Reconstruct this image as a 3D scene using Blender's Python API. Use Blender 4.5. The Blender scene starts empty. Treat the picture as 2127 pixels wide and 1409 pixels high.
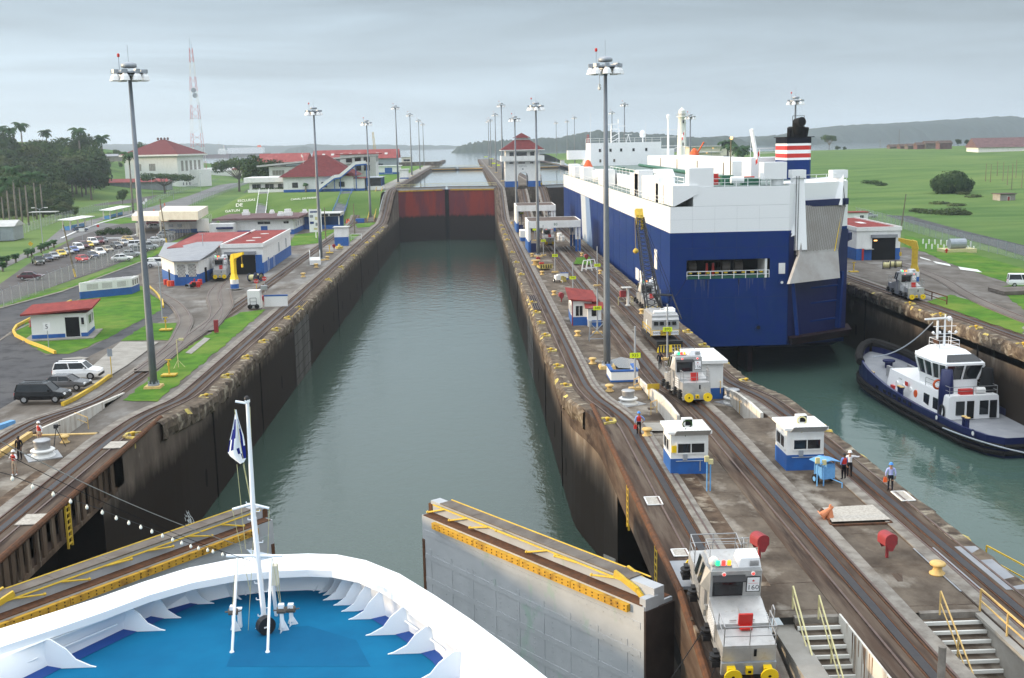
import bpy,math,random
from mathutils import Vector as V,Matrix
R=random.Random(11)
sc=bpy.context.scene
col=sc.collection
PI=math.pi
rad=math.radians
F,CAMH=2300.0,33.0
def _cam():
 v=V(((975-1063.5)/F,(704.5-301.5)/F,1.0)).normalized()
 t=math.tan(rad(1.2))
 u=V((-t,1,0)); u.z=-(u.x*v.x+u.y*v.y)/v.z; u.normalize()
 x=u.cross(v)
 if x.x<0:x=-x
 return x,v,u
CX_,CY_,CZ_=_cam()
cam=bpy.data.objects.new('camera',bpy.data.cameras.new('camera'))
col.objects.link(cam)
cam.data.sensor_width=36; cam.data.lens=36*F/2127
cam.data.clip_start=.3; cam.data.clip_end=30000
rt=V((CX_.x,CY_.x,CZ_.x)); up=V((CX_.y,CY_.y,CZ_.y)); fw=V((CX_.z,CY_.z,CZ_.z))
cam.matrix_world=Matrix(((rt.x,up.x,-fw.x,0),(rt.y,up.y,-fw.y,0),(rt.z,up.z,-fw.z,CAMH),(0,0,0,1)))
sc.camera=cam
def ray(px,py):return rt*((px-1063.5)/F)+up*((704.5-py)/F)+fw
def G(px,py,z=10.0):
 d=ray(px,py); k=(z-CAMH)/d.z
 return V((d.x*k,d.y*k,z))
def A(px,py,Y):
 d=ray(px,py); k=Y/d.y
 return V((d.x*k,Y,CAMH+d.z*k))
SUN_EL,SUN_AZ=6.0,-88.0
w=bpy.data.worlds.new('World'); sc.world=w; w.use_nodes=True
nt=w.node_tree; nt.nodes.clear(); N=nt.nodes.new; L=nt.links.new
out=N('ShaderNodeOutputWorld')
sky=N('ShaderNodeTexSky'); sky.sky_type='NISHITA'; sky.sun_disc=False
sky.sun_elevation=rad(SUN_EL); sky.sun_rotation=rad(SUN_AZ); sky.air_density=1.5; sky.dust_density=3
b1=N('ShaderNodeBackground'); L(sky.outputs[0],b1.inputs[0]); b1.inputs[1].default_value=.1
tc=N('ShaderNodeTexCoord'); sep=N('ShaderNodeSeparateXYZ'); L(tc.outputs['Generated'],sep.inputs[0])
rmp=N('ShaderNodeValToRGB'); L(sep.outputs[2],rmp.inputs[0])
els=rmp.color_ramp.elements
els[0].position=0.0; els[0].color=(.66,.77,.84,1)
els[1].position=1.0; els[1].color=(2.3,2.42,2.55,1)
for p_,c_ in((.05,(.56,.68,.77,1)),(.13,(.43,.54,.64,1)),(.27,(.85,.95,1.05,1)),(.5,(1.5,1.6,1.7,1))):
 e_=els.new(p_); e_.color=c_
dot=N('ShaderNodeVectorMath'); dot.operation='DOT_PRODUCT'; L(tc.outputs['Generated'],dot.inputs[0])
dot.inputs[1].default_value=(math.sin(rad(SUN_AZ))*.97,math.cos(rad(SUN_AZ))*.97,.2)
mr=N('ShaderNodeMapRange'); L(dot.outputs['Value'],mr.inputs[0])
mr.inputs[1].default_value=-.5; mr.inputs[2].default_value=.95; mr.inputs[3].default_value=.88; mr.inputs[4].default_value=1.5
mp=N('ShaderNodeMapping'); L(tc.outputs['Generated'],mp.inputs[0]); mp.inputs['Scale'].default_value=(1.6,1.6,13)
mp.inputs['Rotation'].default_value=(rad(-3),rad(5),0)
nz=N('ShaderNodeTexNoise'); L(mp.outputs[0],nz.inputs[0]); nz.inputs['Scale'].default_value=2.3; nz.inputs['Detail'].default_value=7
nz.inputs['Distortion'].default_value=.6
mr2=N('ShaderNodeMapRange'); L(nz.outputs[0],mr2.inputs[0])
mr2.inputs[1].default_value=.36; mr2.inputs[2].default_value=.70; mr2.inputs[3].default_value=.88; mr2.inputs[4].default_value=1.18
mu=N('ShaderNodeMath'); mu.operation='MULTIPLY'; L(mr.outputs[0],mu.inputs[0]); L(mr2.outputs[0],mu.inputs[1])
b2=N('ShaderNodeBackground'); L(rmp.outputs[0],b2.inputs[0]); L(mu.outputs[0],b2.inputs[1])
mx=N('ShaderNodeMixShader'); mx.inputs[0].default_value=.82
L(b1.outputs[0],mx.inputs[1]); L(b2.outputs[0],mx.inputs[2]); L(mx.outputs[0],out.inputs[0])
sun=bpy.data.objects.new('sun',bpy.data.lights.new('sun','SUN')); col.objects.link(sun)
sun.data.energy=5.0; sun.data.angle=rad(4); sun.data.color=(1,.76,.48)
sd=V((math.sin(rad(SUN_AZ))*math.cos(rad(SUN_EL)),math.cos(rad(SUN_AZ))*math.cos(rad(SUN_EL)),math.sin(rad(SUN_EL))))
sun.rotation_euler=sd.to_track_quat('Z','Y').to_euler()
sc.view_settings.view_transform='Standard'; sc.view_settings.look='None'
sc.view_settings.exposure=0.06; sc.view_settings.gamma=1
sc.cycles.max_bounces=6; sc.cycles.diffuse_bounces=3; sc.cycles.glossy_bounces=3; sc.cycles.transparent_max_bounces=24
sc.cycles.volume_bounces=0; sc.cycles.use_denoising=True; sc.cycles.caustics_reflective=False; sc.cycles.caustics_refractive=False
sc.cycles.sample_clamp_indirect=6
def mat(n,c,c2=None,s=1.0,r=.8,m=0.0,b=0.0,lo=.38,hi=.64,st=(1,1,1),em=0,det=7,sp=None,c3=None,s3=.1,l3=.5,h3=.62,bs=None,st3=None,zc=None,zr=None):
 """procedural principled material: two (three) colours broken up by noise, optional bump; zc/zr: a colour that takes over below a height"""
 M=bpy.data.materials.new(n); M.use_nodes=True
 t=M.node_tree; P=t.nodes['Principled BSDF']; N=t.nodes.new; L=t.links.new
 P.inputs['Base Color'].default_value=(*c,1); P.inputs['Roughness'].default_value=r; P.inputs['Metallic'].default_value=m
 P.inputs['Specular IOR Level'].default_value=sp if sp is not None else(.1 if r>.65 else .4)
 M.diffuse_color=(*c,1)
 cur=None
 if c2 or c3 or b or zc:
  tc=N('ShaderNodeTexCoord')
  def noise(scale,stretch,d):
   mp=N('ShaderNodeMapping'); L(tc.outputs['Object'],mp.inputs[0]); mp.inputs['Scale'].default_value=stretch
   z=N('ShaderNodeTexNoise'); L(mp.outputs[0],z.inputs[0]); z.inputs['Scale'].default_value=scale; z.inputs['Detail'].default_value=d
   z.inputs['Roughness'].default_value=.62
   return z
  def over(colr,fac):
   nonlocal cur
   mxn=N('ShaderNodeMix'); mxn.data_type='RGBA'
   L(fac,mxn.inputs[0])
   if cur is None:mxn.inputs[6].default_value=(*c,1)
   else:L(cur,mxn.inputs[6])
   mxn.inputs[7].default_value=(*colr,1); cur=mxn.outputs[2]
  def rng(src,a,bb):
   q=N('ShaderNodeMapRange'); L(src,q.inputs[0]); q.inputs[1].default_value=a; q.inputs[2].default_value=bb
   return q.outputs[0]
  if c2:over(c2,rng(noise(s,st,det).outputs[0],lo,hi))
  if c3:over(c3,rng(noise(s3,st3 or st,5).outputs[0],l3,h3))
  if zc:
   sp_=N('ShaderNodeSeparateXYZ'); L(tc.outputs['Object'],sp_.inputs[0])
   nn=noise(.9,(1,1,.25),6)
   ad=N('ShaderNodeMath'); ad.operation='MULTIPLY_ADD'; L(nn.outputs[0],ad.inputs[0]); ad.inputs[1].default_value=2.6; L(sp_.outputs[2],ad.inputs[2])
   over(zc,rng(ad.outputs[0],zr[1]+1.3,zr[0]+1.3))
  if b:
   bn=N('ShaderNodeBump'); bn.inputs['Strength'].default_value=b; bn.inputs['Distance'].default_value=.05
   L(noise(bs or s*4,st,6).outputs[0],bn.inputs['Height']); L(bn.outputs[0],P.inputs['Normal'])
  if cur is not None:L(cur,P.inputs['Base Color'])
 if em:
  P.inputs['Emission Color'].default_value=(*c,1); P.inputs['Emission Strength'].default_value=em
 return M
m_={}
def dm(n,*a,**k):m_[n]=mat(n,*a,**k)
dm('white',(.78,.78,.76),(.66,.66,.63),s=.8,r=.55,lo=.5,hi=.75,st=(1,1,.4))
dm('white_clean',(.82,.83,.84),r=.35)
dm('blue',(.018,.11,.38),(.02,.09,.30),s=1.2,r=.55)
dm('sea_blue',(.001,.022,.145),(.002,.026,.13),s=.6,r=.45,sp=.22)
dm('navy',(.008,.013,.075),(.012,.018,.08),s=.8,r=.35,sp=.35)
dm('cream',(.74,.70,.58),(.66,.61,.5),s=.7)
dm('red_roof',(.27,.05,.042),(.19,.036,.034),s=1.0,r=.75,st=(1,.4,1),det=10)
dm('tile_roof',(.165,.042,.042),(.11,.030,.032),s=1.2,r=.8,det=10)
dm('pink_roof',(.30,.075,.07),(.23,.055,.052),s=.6,r=.75,c3=(.36,.14,.13),s3=.25,l3=.55,h3=.7,st=(1,.3,1))
dm('brown_roof',(.17,.105,.105),(.12,.075,.075),s=.5)
dm('dark_roof',(.085,.06,.05),(.13,.10,.085),s=.7,r=.85)
dm('grey_roof',(.27,.28,.30),(.22,.23,.25),s=.6,r=.6)
dm('pale_roof',(.52,.52,.50),(.42,.42,.40),s=.5,r=.6)
dm('glass',(.012,.015,.018),r=.08,sp=.6)
dm('dark',(.012,.012,.013),r=.7)
dm('black',(.015,.015,.017),r=.5)
dm('black_shiny',(.008,.008,.010),r=.18)
dm('rubber',(.018,.017,.017),r=.85)
dm('steel',(.42,.43,.44),(.34,.34,.35),s=2,r=.42,m=.55)
dm('loco_steel',(.50,.50,.49),(.40,.40,.40),s=1.4,r=.42,m=.45,c3=(.30,.25,.20),s3=3.0,l3=.60,h3=.78)
dm('galv',(.36,.39,.43),(.30,.33,.37),s=1.5,r=.5,m=.35)
dm('pole_grey',(.17,.195,.225),(.14,.16,.19),s=.7,r=.5,m=.25)
dm('yellow',(.62,.42,.03),(.50,.33,.04),s=3,r=.6)
dm('loco_yellow',(.80,.55,.01),r=.45)
dm('bollard_yellow',(.62,.43,.16),(.50,.33,.12),s=4,r=.6)
dm('pale_yellow',(.60,.56,.30),(.52,.46,.22),s=4,r=.6)
dm('coping_yellow',(.60,.50,.14),(.30,.22,.10),s=2.5,r=.7,lo=.42,hi=.62)
dm('orange',(.65,.10,.015),r=.5)
dm('cone_orange',(.55,.20,.09),r=.6)
dm('red',(.50,.028,.022),r=.45)
dm('dark_red',(.30,.03,.035),(.24,.03,.035),s=3,r=.55)
dm('sign_yellow',(.72,.85,.02),r=.5)
dm('rust',(.13,.06,.032),(.08,.045,.03),s=3,r=.85)
dm('rail',(.16,.105,.085),(.11,.075,.065),s=2.5,r=.45,m=.5)
dm('rack',(.022,.022,.027),(.035,.03,.03),s=3,r=.55)
dm('concrete',(.150,.122,.095),(.068,.052,.040),s=.55,r=.9,b=.45,bs=4,c3=(.29,.26,.22),s3=.3,l3=.54,h3=.68,st=(1,.7,1),det=12)
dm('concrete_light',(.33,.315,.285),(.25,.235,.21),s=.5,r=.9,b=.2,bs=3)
dm('kerb',(.27,.25,.22),(.16,.14,.12),s=1.1,r=.9)
dm('apron',(.175,.158,.140),(.105,.090,.076),s=.3,r=.9,b=.2,bs=3,st=(1,.5,1),c3=(.26,.25,.235),s3=.16,l3=.52,h3=.66,det=12)
dm('track_bed',(.080,.054,.040),(.14,.108,.082),s=.6,r=.92,st=(2.5,.25,1),c3=(.042,.029,.024),s3=.6,l3=.47,h3=.64,st3=(3,.2,1),det=12)
dm('asphalt',(.075,.075,.08),(.10,.098,.10),s=.12,r=.9,c3=(.055,.055,.058),s3=.4)
dm('asphalt_old',(.20,.195,.19),(.155,.15,.148),s=.12,r=.9)
dm('lot',(.085,.078,.076),(.115,.106,.102),s=.15,r=.9)
dm('lawn',(.085,.19,.020),(.045,.125,.014),s=.5,r=.95,b=.5,bs=5,c3=(.15,.21,.035),s3=.16,l3=.46,h3=.72,det=10)
dm('field',(.105,.175,.048),(.062,.125,.030),s=.06,r=.95,b=.8,bs=.5,c3=(.14,.20,.055),s3=.02,l3=.47,h3=.68,st=(.5,1.6,1),det=10)
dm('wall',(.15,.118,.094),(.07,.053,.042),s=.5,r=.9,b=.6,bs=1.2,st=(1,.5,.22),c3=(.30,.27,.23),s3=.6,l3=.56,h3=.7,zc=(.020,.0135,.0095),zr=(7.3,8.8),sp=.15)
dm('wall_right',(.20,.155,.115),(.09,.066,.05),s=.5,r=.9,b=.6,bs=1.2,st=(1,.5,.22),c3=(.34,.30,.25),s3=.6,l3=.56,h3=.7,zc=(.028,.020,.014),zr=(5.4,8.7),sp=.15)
dm('coping',(.16,.125,.09),(.055,.04,.031),s=1.0,r=.92,b=.9,bs=2.5,c3=(.33,.29,.22),s3=.8,l3=.54,h3=.66,det=12,sp=.2)
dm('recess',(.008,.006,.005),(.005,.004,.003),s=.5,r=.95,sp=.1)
dm('wall_panel',(.12,.115,.108),(.075,.07,.064),s=.5,r=.9,b=.3,bs=2,st=(1,.6,.3))
dm('girder',(.13,.09,.062),(.05,.033,.023),s=.8,r=.85,st=(1,1,.2),c3=(.30,.25,.19),s3=.7,l3=.56,h3=.7,st3=(1,1,.15))
dm('gate_grey',(.42,.44,.46),(.36,.38,.40),s=.5,r=.5,c3=(.31,.40,.36),s3=.55,l3=.60,h3=.68,st3=(1,1,.5))
dm('gate_yellow',(.52,.30,.04),(.20,.10,.03),s=1.2,r=.7,lo=.5,hi=.7)
dm('gate_red',(.27,.045,.035),(.16,.04,.05),s=.16,r=.75,lo=.45,hi=.55,st=(1,1,.15),zc=(.030,.022,.020),zr=(8.2,9.2))
dm('gate_dark',(.06,.045,.04),(.035,.028,.025),s=.4,r=.85)
dm('gate_deck',(.12,.10,.085),(.18,.16,.14),s=.6,r=.85)
dm('deck_blue',(.004,.115,.24),(.005,.14,.28),s=.45,r=.85,b=.1,bs=30)
dm('deck_edge',(.004,.045,.22),r=.6)
dm('hull_white',(.86,.88,.90),r=.28)
dm('foliage_dark',(.028,.058,.018),(.014,.032,.010),s=.3,r=.75,c3=(.060,.095,.026),s3=.6,l3=.50,h3=.64)
dm('foliage_mid',(.048,.092,.022),(.024,.054,.014),s=.3,r=.75,c3=(.095,.13,.034),s3=.6,l3=.50,h3=.64)
dm('foliage_pale',(.080,.10,.040),(.048,.066,.026),s=.25,r=.8)
dm('palm',(.035,.082,.028),(.022,.055,.018),s=.4,r=.7)
dm('bark',(.17,.15,.13),(.11,.095,.08),s=2,r=.9)
dm('palm_bark',(.22,.20,.175),(.14,.125,.11),s=1.5,r=.9)
dm('siding_bed',(.185,.165,.145),(.14,.12,.105),s=.4,r=.92,st=(1,.4,1))
dm('wood_pole',(.20,.175,.12),(.14,.12,.085),s=2,r=.9)
dm('skin',(.30,.16,.10),r=.6)
dm('skin_dark',(.09,.045,.03),r=.6)
dm('cloth_navy',(.012,.014,.022),r=.9)
dm('cloth_white',(.72,.72,.74),r=.9)
dm('cloth_blue',(.20,.30,.62),r=.9)
dm('cloth_lilac',(.34,.38,.66),r=.9)
dm('cloth_khaki',(.34,.28,.22),r=.9)
dm('cloth_black',(.014,.013,.016),r=.9)
dm('hat_blue',(.05,.25,.70),r=.4)
dm('cart_blue',(.14,.36,.66),(.11,.30,.58),s=3,r=.5)
dm('stone_white',(.70,.70,.66),r=.9)
dm('lamp_on',(1,.50,.16),em=3)
dm('light_red',(1,.05,.04),em=2)
dm('light_green',(.03,.8,.25),em=1.5)
dm('light_orange',(1,.38,.03),em=1.5)
dm('bulb',(.86,.84,.74),r=.3)
dm('flag_blue',(.012,.02,.17),r=.8)
dm('foam',(.80,.84,.84),r=.8)
dm('stained_white',(.60,.58,.53),(.36,.30,.24),s=1.2,r=.8,lo=.5,hi=.7,st=(1,1,.25))
dm('stain',(.26,.15,.08),(.18,.10,.055),s=3,r=.9)
dm('seam_blue',(.001,.016,.10),r=.5)
dm('seam_pale',(.62,.63,.64),r=.5)
dm('puddle',(.17,.165,.16),r=.12,sp=.6)
dm('gravel',(.48,.45,.40),(.34,.31,.27),s=7,r=.95)
dm('ship_deck',(.19,.24,.22),(.15,.19,.18),s=.6)
dm('green_gear',(.018,.11,.065),r=.5)
dm('ramp_grey',(.40,.39,.38),(.33,.31,.29),s=.4,r=.8,c3=(.26,.20,.16),s3=.35,l3=.6,h3=.75,st3=(2,2,.3))
dm('boot_top',(.026,.012,.016),(.015,.010,.014),s=.6,r=.7)
dm('hill_near',(.030,.046,.026),(.016,.027,.015),s=.06,r=1)
dm('hill_far',(.026,.040,.026),(.018,.028,.019),s=.03,r=1)
def translucent_mesh(n,c,k):
 M=bpy.data.materials.new(n); M.use_nodes=True; t=M.node_tree
 P=t.nodes['Principled BSDF']; P.inputs['Base Color'].default_value=(*c,1); P.inputs['Roughness'].default_value=.6
 P.inputs['Alpha'].default_value=k
 m_[n]=M
translucent_mesh('chain_link',(.42,.44,.44),.30)
def water(n,base,big,small,st,rough=.04):
 M=bpy.data.materials.new(n); M.use_nodes=True; t=M.node_tree; N=t.nodes.new; L=t.links.new
 P=t.nodes['Principled BSDF']; P.inputs['Base Color'].default_value=(*base,1); P.inputs['Roughness'].default_value=rough
 P.inputs['IOR'].default_value=1.45
 tc=N('ShaderNodeTexCoord'); prev=None
 for sc_,dist,stg in((big,.18,.22),(small,.03,.45),(small*.16,.4,.12)):
  mp=N('ShaderNodeMapping'); L(tc.outputs['Object'],mp.inputs[0]); mp.inputs['Scale'].default_value=st; mp.inputs['Rotation'].default_value=(0,0,.35)
  z=N('ShaderNodeTexNoise'); L(mp.outputs[0],z.inputs[0]); z.inputs['Scale'].default_value=sc_; z.inputs['Detail'].default_value=4; z.inputs['Distortion'].default_value=.8
  bn=N('ShaderNodeBump'); bn.inputs['Strength'].default_value=stg; bn.inputs['Distance'].default_value=dist
  L(z.outputs[0],bn.inputs['Height'])
  if prev:L(prev,bn.inputs['Normal'])
  prev=bn.outputs[0]
 L(prev,P.inputs['Normal']); m_[n]=M
water('canal_water',(.046,.076,.060),.55,2.8,(1,.8,1))
water('right_water',(.06,.105,.085),.30,1.6,(1,.8,1),.06)
water('lake_water',(.06,.085,.09),.05,.5,(1,.5,1),.08)
class B:
 def __init__(s):s.v=[]; s.f=[]; s.mi=[]; s.k=0; s.M=None
 def at(s,x=0,y=0,z=0,rz=0,rx=0,ry=0):
  s.M=Matrix.Translation((x,y,z))@Matrix.Rotation(rz,4,'Z')@Matrix.Rotation(rx,4,'X')@Matrix.Rotation(ry,4,'Y'); return s
 def add(s,vs,fs):
  o=len(s.v)
  s.v+=[tuple(s.M@V(p))if s.M else tuple(p)for p in vs]
  s.f+=[tuple(i+o for i in f)for f in fs]; s.mi+=[s.k]*len(fs); return s
 def box(s,x,y,z,sx,sy,sz,rz=0,tx=1,ty=1):
  """box on base centre (x,y,z); tx,ty taper of the top"""
  c,n=math.cos(rz),math.sin(rz); vs=[]
  for zz,kx,ky in((z,1,1),(z+sz,tx,ty)):
   for a,b in((-1,-1),(1,-1),(1,1),(-1,1)):
    p,q=a*sx*kx/2,b*sy*ky/2
    vs.append((x+p*c-q*n,y+p*n+q*c,zz))
  return s.add(vs,[(3,2,1,0),(4,5,6,7),(0,1,5,4),(1,2,6,5),(2,3,7,6),(3,0,4,7)])
 def hull(s,a,b):
  """two rings of equal length joined and capped"""
  n=len(a)
  return s.add(list(a)+list(b),[tuple(range(n))[::-1],tuple(range(n,2*n))]+[(i,(i+1)%n,n+(i+1)%n,n+i)for i in range(n)])
 def prism(s,poly,z0,z1):return s.hull([(p[0],p[1],z0)for p in poly],[(p[0],p[1],z1)for p in poly])
 def bar(s,p,q,r,n=5,r2=None):
  p,q=V(p),V(q); d=q-p
  if d.length<1e-6:return s
  u=d.orthogonal().normalized(); w_=d.normalized().cross(u); r2=r if r2 is None else r2
  ring=lambda c,rr:[tuple(c+u*(rr*math.cos(2*PI*i/n))+w_*(rr*math.sin(2*PI*i/n)))for i in range(n)]
  return s.hull(ring(p,r),ring(q,r2))
 def beam(s,p,q,w_,h):
  p,q=V(p),V(q); d=(q-p).normalized(); sd_=d.cross(V((0,0,1)))
  sd_=V((1,0,0))if sd_.length<1e-4 else sd_.normalized(); u=sd_.cross(d)
  ring=lambda c:[tuple(c+sd_*(a*w_/2)+u*(b*h/2))for a,b in((-1,-1),(1,-1),(1,1),(-1,1))]
  return s.hull(ring(p),ring(q))
 def path(s,pts,r,n=5):
  for a,b in zip(pts,pts[1:]):s.bar(a,b,r,n)
  return s
 def lathe(s,prof,n=14,c=(0,0,0)):
  vs=[]; fs=[]
  for r_,z in prof:vs+=[(c[0]+r_*math.cos(2*PI*i/n),c[1]+r_*math.sin(2*PI*i/n),c[2]+z)for i in range(n)]
  for j in range(len(prof)-1):fs+=[(j*n+i,j*n+(i+1)%n,(j+1)*n+(i+1)%n,(j+1)*n+i)for i in range(n)]
  fs.append(tuple(range(n))[::-1]); fs.append(tuple(range((len(prof)-1)*n,len(prof)*n)))
  return s.add(vs,fs)
 def face(s,*p):return s.add(p,[tuple(range(len(p)))])
 def grid(s,rows):
  n=len(rows[0]); vs=[p for r_ in rows for p in r_]
  return s.add(vs,[(j*n+i,j*n+i+1,(j+1)*n+i+1,(j+1)*n+i)for j in range(len(rows)-1)for i in range(n-1)])
 def rail(s,pts,h=1.05,r=.03,mid=True,step=None):
  """hand rail over foot points"""
  for p in pts:s.bar(p,(p[0],p[1],p[2]+h),r,4)
  for a,b in zip(pts,pts[1:]):
   s.bar((a[0],a[1],a[2]+h),(b[0],b[1],b[2]+h),r,4)
   if mid:s.bar((a[0],a[1],a[2]+h*.5),(b[0],b[1],b[2]+h*.5),r*.8,4)
  return s
 def text(s,st,size,loc,rot=(PI/2,0,0),d=.004):
  vs,fs=glyphs(st)
  M0=Matrix.Translation(loc)@(Matrix.Rotation(rot[2],4,'Z')@Matrix.Rotation(rot[1],4,'Y')@Matrix.Rotation(rot[0],4,'X'))@Matrix.Scale(size,4)
  return s.add([tuple(M0@V(p))for p in vs],fs)
 def build(s,name,mats,parent=None,smooth=False):
  me=bpy.data.meshes.new(name); me.from_pydata(s.v,[],s.f)
  if isinstance(mats,str):mats=[mats]
  for q in mats:me.materials.append(m_[q]if isinstance(q,str)else q)
  if len(mats)>1:me.polygons.foreach_set('material_index',s.mi)
  if smooth:me.polygons.foreach_set('use_smooth',[True]*len(s.f))
  me.update()
  o=bpy.data.objects.new(name,me); col.objects.link(o)
  if parent:o.parent=parent
  return o
_gl={}
def glyphs(st):
 if st not in _gl:
  c=bpy.data.curves.new('t','FONT'); c.body=st; c.align_x='CENTER'; c.align_y='CENTER'; c.resolution_u=2
  o=bpy.data.objects.new('t',c); col.objects.link(o)
  dg=bpy.context.evaluated_depsgraph_get()
  me=bpy.data.meshes.new_from_object(o.evaluated_get(dg))
  _gl[st]=([tuple(v.co)for v in me.vertices],[tuple(p.vertices)for p in me.polygons])
  bpy.data.objects.remove(o); bpy.data.meshes.remove(me); bpy.data.curves.remove(c)
 return _gl[st]
def tag(o,label,cat,group=None):
 o['label']=label; o['category']=cat
 if group:o['group']=group
 return o
def thing(name,label,cat,loc=(0,0,0),rz=0,group=None):
 o=bpy.data.objects.new(name,None); o.empty_display_size=.2; col.objects.link(o)
 o.location=loc; o.rotation_euler=(0,0,rz); return tag(o,label,cat,group)
def struct(o):o['kind']='structure'; return o
def stuff(o):o['kind']='stuff'; return o
def dup(root,loc,rz=0,label=None,group=None,scale=None):
 kids={}
 for o in bpy.data.objects:
  if o.parent:kids.setdefault(o.parent.name,[]).append(o)
 def cp(o,par):
  c=o.copy(); col.objects.link(c); c.parent=par
  for ch in kids.get(o.name,()):cp(ch,c)
  return c
 r=cp(root,None); r.location=loc; r.rotation_euler=(0,0,rz)
 if scale:r.scale=(scale,)*3 if not hasattr(scale,'__len__')else scale
 if label:r['label']=label
 if group:r['group']=group
 return r
def ss(t):t=min(1,max(0,t)); return t*t*(3-2*t)
def lerp(a,b,t):return a+(b-a)*t
def interp(x,pts):
 if x<=pts[0][0]:return pts[0][1]
 for(a,p),(b,q)in zip(pts,pts[1:]):
  if x<=b:return lerp(p,q,(x-a)/(b-a))
 return pts[-1][1]
# ================================================================== SETTING: water, walls, ground
def zt(Y):
 if Y<88:return 11.4
 if Y<106:return 11.4-1.4*ss((Y-88)/18)
 if Y<336:return 10.0
 return 10+8.2*ss((Y-336)/54)
def zt1(Y):return zt(Y)-(.2*max(0,50.5-Y))
def xs(Y):return ss((Y-82)/12)
XL,XR=-25.2,8.25
def xcl(Y):return 9.8+(XR-9.8)*xs(Y)
def xcr(Y):return 26.4
def xll(Y):return-26.2+1.0*xs(Y)
def xrr(Y):return 60.1
YS=[28,34,40,46,51,51.01,57,63,69,75,75.01,80,83,86,88,90,92,94,97,100,103,106,112,120]+list(range(130,336,10))+[338+3*i for i in range(18)]+[394,410,450,520,600,700,800,900,1000,1100,1175]
b=B(); b.face((-29,-60,0),(11,-60,0),(11,394.6,0),(-29,394.6,0)); struct(b.build('chamber_water','canal_water'))
b=B(); b.face((26,-60,0),(61,-60,0),(61,394.6,0),(26,394.6,0)); struct(b.build('side_chamber_water','right_water'))
b=B()
for x0,x1,y0,y1 in((-26,9,397,1000),(26,61,397,1000),(-6000,6000,1000,9000)):b.face((x0,y0,16.6),(x1,y0,16.6),(x1,y1,16.6),(x0,y1,16.6))
struct(b.build('lake_water','lake_water'))
def wall_face(b,xf,sgn,rec=True,y1=1175,y0=28):
 ys=[y for y in YS if y0<=y<=y1]
 rows=[]
 for z in(-9,0,3,6,8.2,9.2,None):
  rows.append([])
  for y in ys:
   inr=rec and 51<y<=75; zz1=zt1 if xf is xcl else zt
   x=xf(y)-(sgn*3.4 if inr else 0)
   top=(zt(y)-1.6 if inr else zz1(y)-.01)
   zz=top if z is None else min(lerp(-9,9.2,(z+9)/18.2)if z<=0 else top*z/10,top)
   rows[-1].append((x,y,zz))
 b.grid(rows)
def rough_coping(b,xf,sgn,y0,y1):
 """broken concrete lip that overhangs the chamber"""
 rows=[[],[],[],[],[],[]]; y=y0
 while y<=y1:
  j=R.uniform(-.12,.16); g=R.random()<.16
  z=zt(y); x=xf(y)
  pr=((-.9,.02),(0.05,.03+R.uniform(-.05,.03)),(.30+j,-.18-(R.uniform(.1,.4)if g else 0)),(.34+j*(0 if g else 1),-.75),(.30+R.uniform(-.18,.1),-1.35+R.uniform(-.25,.2)),(-.05,-1.75))
  for k,(dx,dz)in enumerate(pr):rows[k].append((x+sgn*dx,y,z+dz))
  y+=R.uniform(.5,1.25)
 n0=len(b.f); b.grid(rows); nc=len(rows[0])-1; hit={c:R.random()<.06 for c in range(nc)}
 for k in range(n0,len(b.f)):
  if hit[(k-n0)%nc]and(k-n0)//nc in(1,):b.mi[k]=1
def hole(b,x,y,z,sgn,w_=.55,h=1.5):
 b.hull([(x+sgn*.02,y+w_*math.cos(t*PI/5),z+h*math.sin(t*PI/5))for t in range(10)],[(x-sgn*.1,y+w_*math.cos(t*PI/5),z+h*math.sin(t*PI/5))for t in range(10)])
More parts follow.
